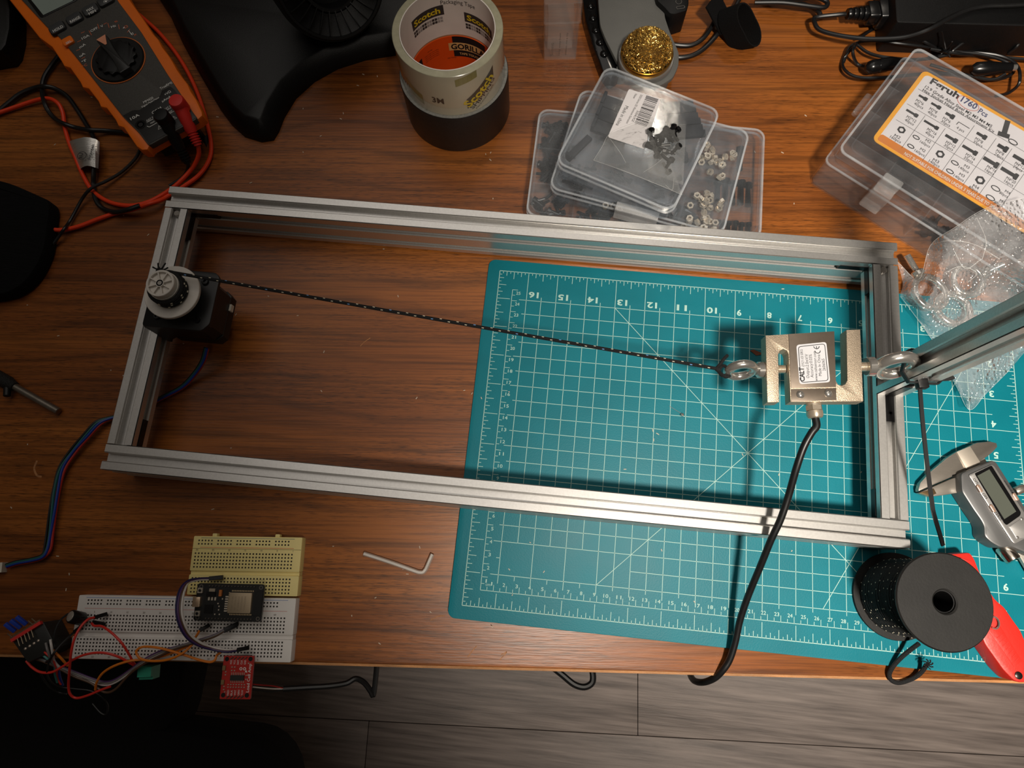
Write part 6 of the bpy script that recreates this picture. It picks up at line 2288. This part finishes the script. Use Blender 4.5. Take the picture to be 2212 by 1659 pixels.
for x, y in ((.0030, .0022), (.0030, EH - .0024), (EW - .0026, EH - .0024), (EW - .0026, .0022)):
    b = B()
    b.ring([tuple((TE @ Vector((x + .0015 * cos(a), y + .0015 * sin(a), 0))).xy) for a in [2 * pi * k / 16 for k in range(16)]],
           [tuple((TE @ Vector((x + .0009 * cos(a), y + .0009 * sin(a), 0))).xy) for a in [2 * pi * k / 16 for k in range(16)]], ZE, ZE + .0001)
    part('mounting_hole', b, mat('dull solder', (110, 104, 98), 0.4, 0.7), es)

# ================================================================== red amplifier board
ZA = 0.0150
C_ = [at(x, y, ZA) for x, y in ((482.5, 1416.7), (547.6, 1417), (542.6, 1510.7), (475.7, 1509.8))]
acen = sum(C_, Vector()) / 4
ee = ((C_[1] - C_[0]) + (C_[2] - C_[3])) / 2
aa = atan2(ee.y, ee.x)
AW = ee.length
AH = ((C_[0] - C_[3]) + (C_[1] - C_[2])).length / 2
am = thing('amplifier_board', 'small red load cell amplifier board overhanging the desk edge', 'circuit board', (acen.x, acen.y, .0062), aa)
TA = rotz(acen.x, acen.y, 0, aa) @ Matrix.Translation((-AW / 2, -AH / 2, 0))
b = B()
b.prism(rrect(0, 0, AW, AH, .0004, 1), ZA - .0016, ZA, 0, TA)
part('circuit_board', b, mat('red solder mask', (176, 34, 26), 0.4, vary=0.12, scale=250), am)


def tin(bb, x, y, w_, h_, t_=.0002):
    bb.box(x - w_ / 2, y - h_ / 2, ZA, x + w_ / 2, y + h_ / 2, ZA + t_, TA)


b = B()
b.box(AW * .30, AH * .435, ZA, AW * .74, AH * .555, ZA + .0016, TA)
part('chip', b, mat('chip black', (30, 30, 28), 0.5), am)
b = B()
for k in range(8):
    x = AW * (.315 + k * .0585)
    tin(b, x, AH * .585, .0005, .0018)
    tin(b, x, AH * .405, .0005, .0018)
part('chip_legs', b, mat('bright tin legs', (206, 190, 176), 0.35, 0.7), am, kind='stuff')
for y in (.72, .39):
    b = B()
    b.box(.0002, AH * y - .0016, ZA, .0024, AH * y + .0016, ZA + .0012, TA)
    part('capacitor', b, mat('tan capacitor', (134, 104, 66), 0.5), am)
b = B()
for k in range(7):
    x = AW * (.24 + k * .088)
    tin(b, x, AH * .335, .0010, .0007, .0005)
    tin(b, x, AH * .275, .0010, .0007, .0005)
for x, y in ((.31, .74), (.40, .74), (.31, .66), (.40, .66), (.12, .63), (.12, .56), (.11, .29), (.11, .22), (.80, .55), (.80, .46), (.15, .165), (.84, .83)):
    tin(b, AW * x, AH * y, .0010, .0008, .0005)
part('solder_joints', b, mat('bright tin legs', (206, 190, 176), 0.35, 0.7), am, kind='stuff')
b = B()
for k in range(5):
    x = AW * (.27 + k * .115)
    for y, s_ in ((AH - .0016, -1), (.0016, 1)):
        b.tube([tuple(TA @ Vector((x - .0010, y - .0008, ZA + .0002))), tuple(TA @ Vector((x + .0010, y + .0008, ZA + .0005)))], .0004, 5, 1, False)
part('pin_row', b, mat('dull solder', (110, 104, 98), 0.4, 0.7), am, kind='stuff')
b = B()
b.text('Load Cell Amp', tuple(TA @ Vector((AW * .93, AH * .16, ZA))), aa + pi / 2, AH * .66, .0021, 0.01)
for k, t in enumerate(('RED', 'BLK', 'WHT', 'GRN', 'YLW')):
    b.text(t, tuple(TA @ Vector((AW * (.285 + k * .115), AH * .085, ZA))), aa + pi / 2, AH * .125, .0014, 0.0)
for k, t in enumerate(('VDD', 'VCC', 'DAT', 'CLK', 'GND')):
    b.text(t, tuple(TA @ Vector((AW * (.285 + k * .115), AH * .80, ZA))), aa + pi / 2, AH * .105, .0014, 0.0)
for k in range(2):
    cx_, cy_ = AW * (.60 + k * .12), AH * .70
    b.ring([tuple((TA @ Vector((cx_ + .0011 * cos(a), cy_ + .0011 * sin(a), 0))).xy) for a in [2 * pi * i / 14 for i in range(14)]],
           [tuple((TA @ Vector((cx_ + .0006 * cos(a), cy_ + .0006 * sin(a), 0))).xy) for a in [2 * pi * i / 14 for i in range(14)]], ZA, ZA + .0001)
b.flat([tuple((TA @ Vector((AW * .74 + x, AH * .625 + y, 0))).xy) for x, y in ((0, 0), (.0018, -.0004), (.0008, .0016))], ZA + .0001)
part('white_lettering', b, WHITEINK, am, 'white board lettering', kind='stuff')
b = B()
for x, y in ((.105, .09), (.875, .09), (.11, .925), (.885, .93)):
    b.lathe([(.0016, ZA + .00005), (.0016, ZA + .00012)], 16, TA @ Matrix.Translation((AW * x, AH * y, 0)))
part('mounting_holes', b, mat('dark hole', (10, 8, 8), 0.8), am, kind='stuff')
b = B()
b.box(AW * .22, AH - .0029, .0064, AW * .78, AH - .0004, ZA - .0016, TA)
part('pin_header', b, BLACK, am)

# ================================================================== driver module with blue jumpers
ZV = 0.020
dm = thing('driver_module', 'black module with a red pin strip and three blue jumpers at the desk edge', 'circuit module', tuple(at(70, 1380, ZD)))
b = B()
b.prism(rounded(px_poly([(22, 1384), (90, 1343), (118, 1398), (104, 1412), (56, 1432)], ZV), .001, 2), ZD + .0005, ZV - .0016, .0006)
part('module_body', b, mat('charcoal module', (30, 31, 30), 0.5, vary=0.2), dm)
a, c = at(25, 1384, ZV), at(89, 1344.5, ZV)
dd_ = (c - a).normalized()
va = atan2(dd_.y, dd_.x)
LV = (c - a).length
TV = rotz(a.x, a.y, ZV - .0016, va)
b = B()
b.box(0, -.0012, 0, LV, .0012, .0026, TV)
part('pin_strip', b, mat('red pin strip', (220, 52, 48), 0.45), dm)
b = B()
b.box(0, .0014, 0, LV, .0026, .0020, TV)
part('board_edge', b, mat('brown board edge', (110, 84, 62), 0.6), dm)
for k in range(8):
    b = B()
    x = LV * (k + .7) / 8.6
    if 1 <= k <= 5:
        b.tube([tuple(TV @ Vector((x, -.0010, .0022))), tuple(TV @ Vector((x + .0006, -.0075, .0040)))], .0004, 5, 1, False)
    else:
        b.tube([tuple(TV @ Vector((x, .0010, .0022))), tuple(TV @ Vector((x - .0004, .0055, .0050)))], .0004, 5, 1, False)
    part('pin', b, mat('tinned pin', (190, 172, 146), 0.35, 0.8), dm)
b = B()
for k in range(4):
    b.lathe([(.0011, 0), (.0009, .0006), (.0, .0009)], 8, TV @ Matrix.Translation((LV * (.24 + k * .145), -.0105, 0)))
part('solder_blobs', b, mat('bright tin legs', (206, 190, 176), 0.35, 0.7), dm, kind='stuff')
for k in range(3):
    b = B()
    M = TV @ Matrix.Translation((LV * (.26 + k * .19), .0040, .0036)) @ Matrix.Rotation(radians(14), 4, 'Z') @ Matrix.Rotation(radians(22), 4, 'X')
    b.prism(rrect(-.0013, 0, .0013, .0092, .0005, 2), -.0012, .0014, .0003, M)
    part('jumper_cap', b, mat('blue jumper plastic', (28, 64, 176), 0.45), dm, 'blue jumper cap')

# capacitor
cpn = thing('capacitor', 'black electrolytic capacitor tilted on the corner of the white breadboard', 'capacitor', tuple(at(178, 1338, .0066)))
a, c = at(179, 1337, .0125), at(151.5, 1331, .0215)
L_ = (c - a).length
b = B()
b.lathe([(.0046, 0), (.0049, .0006), (.0049, L_ * .9), (.0045, L_ * .97), (.0038, L_)], 28, axis_to(a, c - a))
part('can', b, BLACKG, cpn)
b = B()
b.lathe([(.0037, L_), (.0034, L_ + .0002)], 24, axis_to(a, c - a))
b.box(-.0030, -.00015, L_ + .0002, .0030, .00015, L_ + .0003, axis_to(a, c - a))
part('vent_top', b, mat('pale aluminium vent', (196, 188, 178), 0.4, 0.6), cpn)
b = B()
for s_ in (-1, 1):
    b.tube([tuple(axis_to(a, c - a) @ Vector((s_ * .0012, 0, 0))), tuple(at(190 + s_ * 4, 1339, .009)), tuple(at(198 + s_ * 4, 1342, .0066))], .0003, 5, 3)
part('wire_legs', b, STEEL, cpn, kind='stuff')

# ================================================================== jumper wires
JW = {'red': (222, 50, 38), 'orange': (226, 124, 22), 'purple': (84, 52, 104), 'white': (216, 210, 206), 'grey': (120, 116, 116), 'brown': (88, 62, 44), 'black': (20, 20, 21), 'blue': (26, 52, 150), 'teal': (70, 140, 132), 'navy': (34, 30, 78)}


def jumper(color, label, pts, housings=(), r=0.0009):
    o = thing('jumper_wire', label, 'wire', tuple(at(*pts[0])))
    b = B()
    b.tube(path(*pts), r, 8)
    part('insulation', b, mat(color + ' jumper insulation', JW[color], 0.42, vary=0.05), o)
    for p0_, p1_ in housings:
        a, c = at(*p0_), at(*p1_)
        b = B()
        b.prism(rrect(-.0013, -.0013, .0013, .0013, .0003, 1), 0, (c - a).length, .0002, axis_to(a, c - a))
        part('dupont_housing', b, BLACK, o)
    return o


jumper('red', 'red jumper wire arching from the capacitor side far below the desk edge', [(204, 1334, .016), (190, 1338, .020), (173, 1356, .024), (160, 1382, .026), (153, 1415, .024), (150, 1450, .016), (148, 1482, .006), (152, 1500, .002), (166, 1508, .000), (190, 1502, .002), (214, 1492, .004), (238, 1483, .007)], [((204, 1334, .016), (231, 1326, .009))])
jumper('red', 'red jumper wire running from the capacitor down to the green terminal block', [(198, 1346, .014), (204, 1352, .017), (220, 1353, .019), (240, 1366, .022), (262, 1388, .022), (278, 1412, .017), (289, 1432, .010), (300, 1442, .004)], [((199, 1343, .013), (227, 1349, .008))])
jumper('red', 'red jumper wire bowing from the driver module over the white breadboard', [(57, 1428, .012), (70, 1442, .013), (88, 1452, .014), (112, 1452, .015), (135, 1440, .017), (160, 1424, .018), (188, 1413, .019), (222, 1410, .019), (254, 1418, .016), (284, 1434, .010), (300, 1444, .002)])
jumper('black', 'black jumper wire looping from the capacitor far down below the desk', [(148, 1325, .018), (130, 1340, .020), (119, 1362, .022), (114, 1388, .022), (112, 1412, .020), (105, 1432, .018), (102, 1456, .014), (112, 1474, .008), (132, 1484, .002), (162, 1488, -.002), (195, 1492, -.004), (218, 1504, -.006), (232, 1522, -.010), (230, 1542, -.012), (218, 1540, -.012), (200, 1520, -.012)], (), .0007)
jumper('black', 'black jumper wire from the left end of the white breadboard to the driver module', [(160, 1366, .012), (146, 1378, .016), (128, 1396, .020), (116, 1412, .022), (108, 1424, .020), (100, 1430, .014)], [((160, 1366, .012), (176, 1354, .008))])
jumper('black', 'thin black wire sagging below the driver module', [(86, 1452, .010), (96, 1470, .004), (110, 1486, .000), (128, 1496, -.004), (144, 1499, -.004)], (), .0007)
jumper('orange', 'orange jumper wire sweeping from below the desk up to the microcontroller board', [(206, 1490, .004), (209, 1474, .008), (222, 1454, .012), (248, 1438, .015), (284, 1427, .015), (322, 1424, .012), (356, 1416, .012), (388, 1404, .013), (410, 1392, .014), (424, 1374, .015), (431, 1362, .014)], [((431, 1362, .014), (453, 1350, .010))])
jumper('orange', 'orange jumper wire looped flat over the white breadboard', [(476, 1410, .010), (468, 1416, .013), (464, 1426, .014), (452, 1430, .014), (425, 1424, .015), (390, 1412, .016), (345, 1400, .018), (312, 1397, .018), (297, 1403, .018), (295, 1412, .018), (306, 1424, .018), (334, 1428, .018), (366, 1424, .018), (396, 1410, .018), (420, 1388, .014)])
for k, (cl, lab) in enumerate((('purple', 'purple jumper wire in the bundle hanging off the desk edge'), ('grey', 'grey jumper wire in the bundle hanging off the desk edge'), ('white', 'white jumper wire in the bundle hanging off the desk edge'), ('brown', 'brown jumper wire sagging lowest in the bundle off the desk edge'))):
    o_ = (k - 1.5) * 3.6
    low = 12 if cl == 'brown' else 0
    bp = [(62, 1418, .014), (92, 1426, .012), (124, 1440, .010), (160, 1456, .007), (196, 1470, .004), (226, 1478 + low, .003), (250, 1472 + low, .004), (280, 1452, .008), (310, 1430, .012), (345, 1412, .014), (385, 1398, .015), (425, 1386, .015), (462, 1374, .0145), (484, 1362, .013)]
    pts = [(x - o_ * .15, y + o_ * (0.9 if 2 < i < 10 else 0.35), z + .0006 * (k % 2)) for i, (x, y, z) in enumerate(bp)]
    jumper(cl, lab, pts, [((pts[-1][0], pts[-1][1], .013), (pts[-1][0] + 30, pts[-1][1] - 14, .009))])
for k, (cl, lab) in enumerate((('navy', 'navy outermost wire of the ribbon arching round the microcontroller board'), ('purple', 'purple wire of the ribbon arching round the microcontroller board'), ('brown', 'brown wire of the ribbon arching round the microcontroller board'), ('white', 'white innermost wire of the ribbon arching round the microcontroller board'))):
    o_ = 4.0 * k
    pts = [(452, 1249 + k * .8, .012), (430, 1250 + k * .8, .018), (408, 1254 + o_ * .35, .024), (392 + o_ * .7, 1268 + o_ * .3, .030), (383 + o_, 1292, .034), (381 + o_, 1322, .036), (388 + o_, 1352 - o_ * .2, .035), (404 + o_ * .7, 1378 - o_ * .5, .030), (428 + o_ * .5, 1394 - o_ * .45, .024), (458, 1403 - o_ * .4, .018), (488, 1408 - o_ * .35, .0165), (512, 1405 - o_ * .2, .0165)]
    jumper(cl, lab, pts, [((pts[0][0], pts[0][1], .012), (482, 1246 + k * .7, .010)), ((pts[-1][0], pts[-1][1], .0165), (538, 1398 + k * .8, .012))] if k % 2 == 0 else [])
jumper('teal', 'teal wire stub leaving the driver module', [(82, 1407, .016), (94, 1416, .017), (106, 1426, .016), (118, 1438, .012), (119, 1456, .006), (124, 1474, .000)])
jumper('red', 'short red wire beside the teal stub of the driver module', [(90, 1404, .016), (100, 1411, .018), (112, 1424, .017), (122, 1444, .010), (124, 1464, .002), (132, 1478, -.002)])
jumper('blue', 'blue wire dropping straight down below the driver module', [(108, 1410, .014), (116, 1424, .014), (126, 1444, .008), (130, 1464, .002), (136, 1480, -.004)])
jumper('orange', 'short orange wire between the driver module and the white breadboard', [(106, 1395, .016), (118, 1408, .018), (132, 1422, .016), (146, 1438, .010)])
jumper('white', 'short white wire standing up at the edge of the driver module', [(109, 1382, .022), (111, 1395, .023), (114, 1412, .020), (118, 1430, .014), (134, 1446, .008)])
jumper('grey', 'short grey wire at the edge of the driver module', [(99, 1389, .021), (103, 1405, .022), (110, 1424, .018), (122, 1444, .010)])
gt = thing('terminal_block', 'green screw terminal block hanging just below the desk edge', 'terminal block', tuple(at(313, 1452, -.012)))
b = B()
a = at(313, 1453, .004)
Tg = rotz(a.x, a.y, 0, radians(8))
b.box(-.0052, -.0052, -.008, .0052, .0040, .002, Tg)
b.box(-.0052, -.0030, .002, .0052, .0040, .005, Tg)
part('terminal_body', b, mat('green terminal plastic', (40, 150, 122), 0.45), gt)
for k in range(2):
    b = B()
    b.box(-.0040 + k * .0045, -.0053, -.003, -.0008 + k * .0045, -.0046, .0016, Tg)
    part('wire_entry', b, mat('dark hole', (10, 8, 8), 0.8), gt)

# ================================================================== black chair pushed to the desk, in the dark
CHB = mat('black chair fabric', (13, 13, 14), 0.95, vary=0.3, scale=300, bump=0.5, bscale=900)
zs = -0.27
cq = at(220, 1640, zs)
ch = thing('desk_chair', 'black upholstered chair in the dark below the left desk edge', 'chair', (cq.x - 0.06, cq.y - 0.12, -0.74))
b = B()
x1_ = at(640, 1600, zs).x
b.prism(rrect(x1_ - 0.50, cq.y - 0.42, x1_, at(500, 1588, zs).y, 0.06, 6), zs - 0.075, zs, 0.022, c0=0.012)
part('seat', b, CHB, ch)
b = B()
b.prism(rrect(x1_ - 0.50, at(500, 1588, zs).y - 0.03, x1_ - 0.14, at(300, 1440, zs).y + 0.10, 0.05, 6), zs - 0.070, zs - 0.004, 0.02, c0=0.012)
part('seat_front', b, CHB, ch, 'rounded front of the cushion')
pcx, pcy = x1_ - 0.34, cq.y - 0.26
b = B()
b.lathe([(0.045, zs - 0.082), (0.032, zs - 0.10), (0.028, -0.62), (0.05, -0.64), (0.05, -0.67)], 24, Matrix.Translation((pcx, pcy, 0)))
part('pedestal', b, BLACK, ch)
for k in range(5):
    a = -0.35 + 2 * pi * k / 5
    b = B()
    b.tube([(pcx + .03 * cos(a), pcy + .03 * sin(a), -0.655), (pcx + .12 * cos(a), pcy + .12 * sin(a), -0.665), (pcx + .20 * cos(a), pcy + .20 * sin(a), -0.69)], 0.018, 10, 4)
    part('leg', b, BLACK, ch)
    b = B()
    b.lathe([(0.022, -.01), (0.025, -.006), (0.025, .006), (0.022, .01)], 20, Matrix.Translation((pcx + .20 * cos(a), pcy + .20 * sin(a), -0.715)) @ Matrix.Rotation(a, 4, 'Z') @ Matrix.Rotation(pi / 2, 4, 'X'))
    part('caster', b, BLACKG, ch)
b = B()
yb_ = cq.y - 0.40
b.prism([(x, y) for x, y in rrect(x1_ - 0.47, -0.20, x1_ - 0.03, 0.22, 0.07, 6)], -0.03, 0.03, 0.015, Matrix.Translation((0, yb_ - 0.06, 0.0)) @ Matrix.Rotation(pi / 2, 4, 'X'), c0=0.01)
part('backrest', b, CHB, ch)
b = B()
b.box(x1_ - 0.29, yb_ - 0.10, zs - 0.09, x1_ - 0.21, yb_ - 0.075, 0.0)
b.box(x1_ - 0.29, yb_ - 0.10, zs - 0.09, x1_ - 0.21, pcy + 0.02, zs - 0.078)
part('back_support', b, BLACK, ch)

# cables below the desk edge
cb = thing('sensor_cable', 'dark cable with bare wire ends running right from the red amplifier board', 'cable', tuple(at(600, 1487, -.03)))
b = B()
b.tube(path((612, 1488, -.012), (660, 1485, -.016), (710, 1482, -.020), (748, 1476, -.024), (768, 1466, -.026), (786, 1474, -.030), (800, 1492, -.034), (806, 1502, -.036), (810, 1480, -.036), (813, 1450, -.036), (815, 1425, -.036)), 0.0022, 9)
part('cable_jacket', b, RUBBER, cb)
for k, (c_, y_) in enumerate((((210, 204, 196), 1488), ((150, 30, 26), 1482), ((20, 20, 22), 1494))):
    b = B()
    b.tube(path((546, y_ - 4, .008), (565, y_ - 2, .002), (590, y_, -.006), (616, 1488, -.012)), 0.0005, 6)
    part('wire', b, mat(('white', 'red', 'black')[k] + ' wire end', c_, 0.5), cb)
b = B()
b.tube(path((1190, 1438, -.30), (1215, 1458, -.30), (1240, 1478, -.30), (1262, 1484, -.30), (1278, 1476, -.30), (1281, 1460, -.30), (1276, 1435, -.30)), 0.0038, 9)
single('floor_cable', 'black cable loop hanging below the middle of the desk edge', 'cable', b, RUBBER)

# bits lying about
b = B()
b.add([at(1620, 757, .0006), at(1628, 755, .0012), at(1640, 760, .0014), at(1652, 764, .0008), at(1634, 768, .0006)], [(0, 4, 3, 2, 1)])
b.add([at(1620, 757, .0001), at(1628, 755, .0001), at(1640, 760, .0001), at(1652, 764, .0001), at(1634, 768, .0001)], [(0, 1, 2, 3, 4)])
n0 = len(b.V) - 10
b.F += [(n0 + i, n0 + (i + 1) % 5, n0 + 5 + (i + 1) % 5, n0 + 5 + i) for i in range(5)]
single('wood_splinter', 'brown wood splinter on the mat left of the load cell', 'splinter', b, mat('raw brown wood', (120, 66, 40), 0.7, vary=0.2, scale=200))
pn = thing('straight_pin', 'tiny ball headed pin on the mat below the cord', 'pin', tuple(at(1474, 896, 0)))
q = at(1474, 896, .0016)
b = B()
b.lathe([(0, -.0015), (.0011, -.001), (.0015, 0), (.0011, .001), (0, .0015)], 14, Matrix.Translation(q))
part('pin_head', b, STEEL, pn)
b = B()
b.tube(path((1473, 894, .0014), (1460, 886, .0009), (1446, 877, .0005)), .0002, 5)
part('pin_shaft', b, STEEL, pn)
CR = mat('pale crumbs', (206, 190, 170), 0.7)
b = B()
rr_ = random.Random(44)
spots = [(674, 182), (655, 235), (693, 294), (655, 329), (470, 253), (542, 395), (785, 161), (815, 165), (773, 185), (1060, 330), (700, 760), (30, 620), (150, 1240), (610, 1240), (330, 880), (130, 890), (880, 1240), (760, 1330), (820, 1390), (900, 860),
         (1040, 860), (860, 640), (240, 800), (60, 960), (720, 1180), (460, 1100), (580, 640), (1690, 330), (1740, 250), (1715, 440), (1860, 1020), (2080, 700), (1710, 1190), (1175, 1235), (1100, 1230), (1410, 930), (1500, 1300)]
for x, y in spots + [(rr_.uniform(0, 1700), rr_.uniform(200, 1390)) for _ in range(60)]:
    zz = 0.0 if (x > 1000 and y > 600) else ZD
    q = at(x, y, zz)
    a, L_ = rr_.uniform(0, 6.3), rr_.uniform(.0005, .0013)
    b.box(-L_, -.0003, 0, L_, .0003, .0004, rotz(q.x, q.y, zz, a))
single('crumbs', 'pale dust crumbs scattered over the desk and mat', 'dust', b, CR, kind='stuff')
b = B()
for pts in (((80, 995), (74, 1012), (80, 1027), (90, 1030)), ((778, 748), (788, 738), (800, 730)), ((930, 1340), (945, 1332), (960, 1330)), ((1010, 1420), (1022, 1404), (1030, 1395)), ((1080, 1425), (1095, 1408), (1082, 1415))):
    P = smooth_path([tuple(at(x, y, ZD)) for x, y in pts], 4)
    for i in range(len(P) - 1):
        b.line(P[i], P[i + 1], .0016 if pts[0][0] < 100 else .0006, ZD + .00006)
part('scratches', b, mat('bare scratched fibre', (176, 120, 74), 0.7, vary=0.3, scale=300), desk, 'pale scratches in the laminate', kind='stuff')
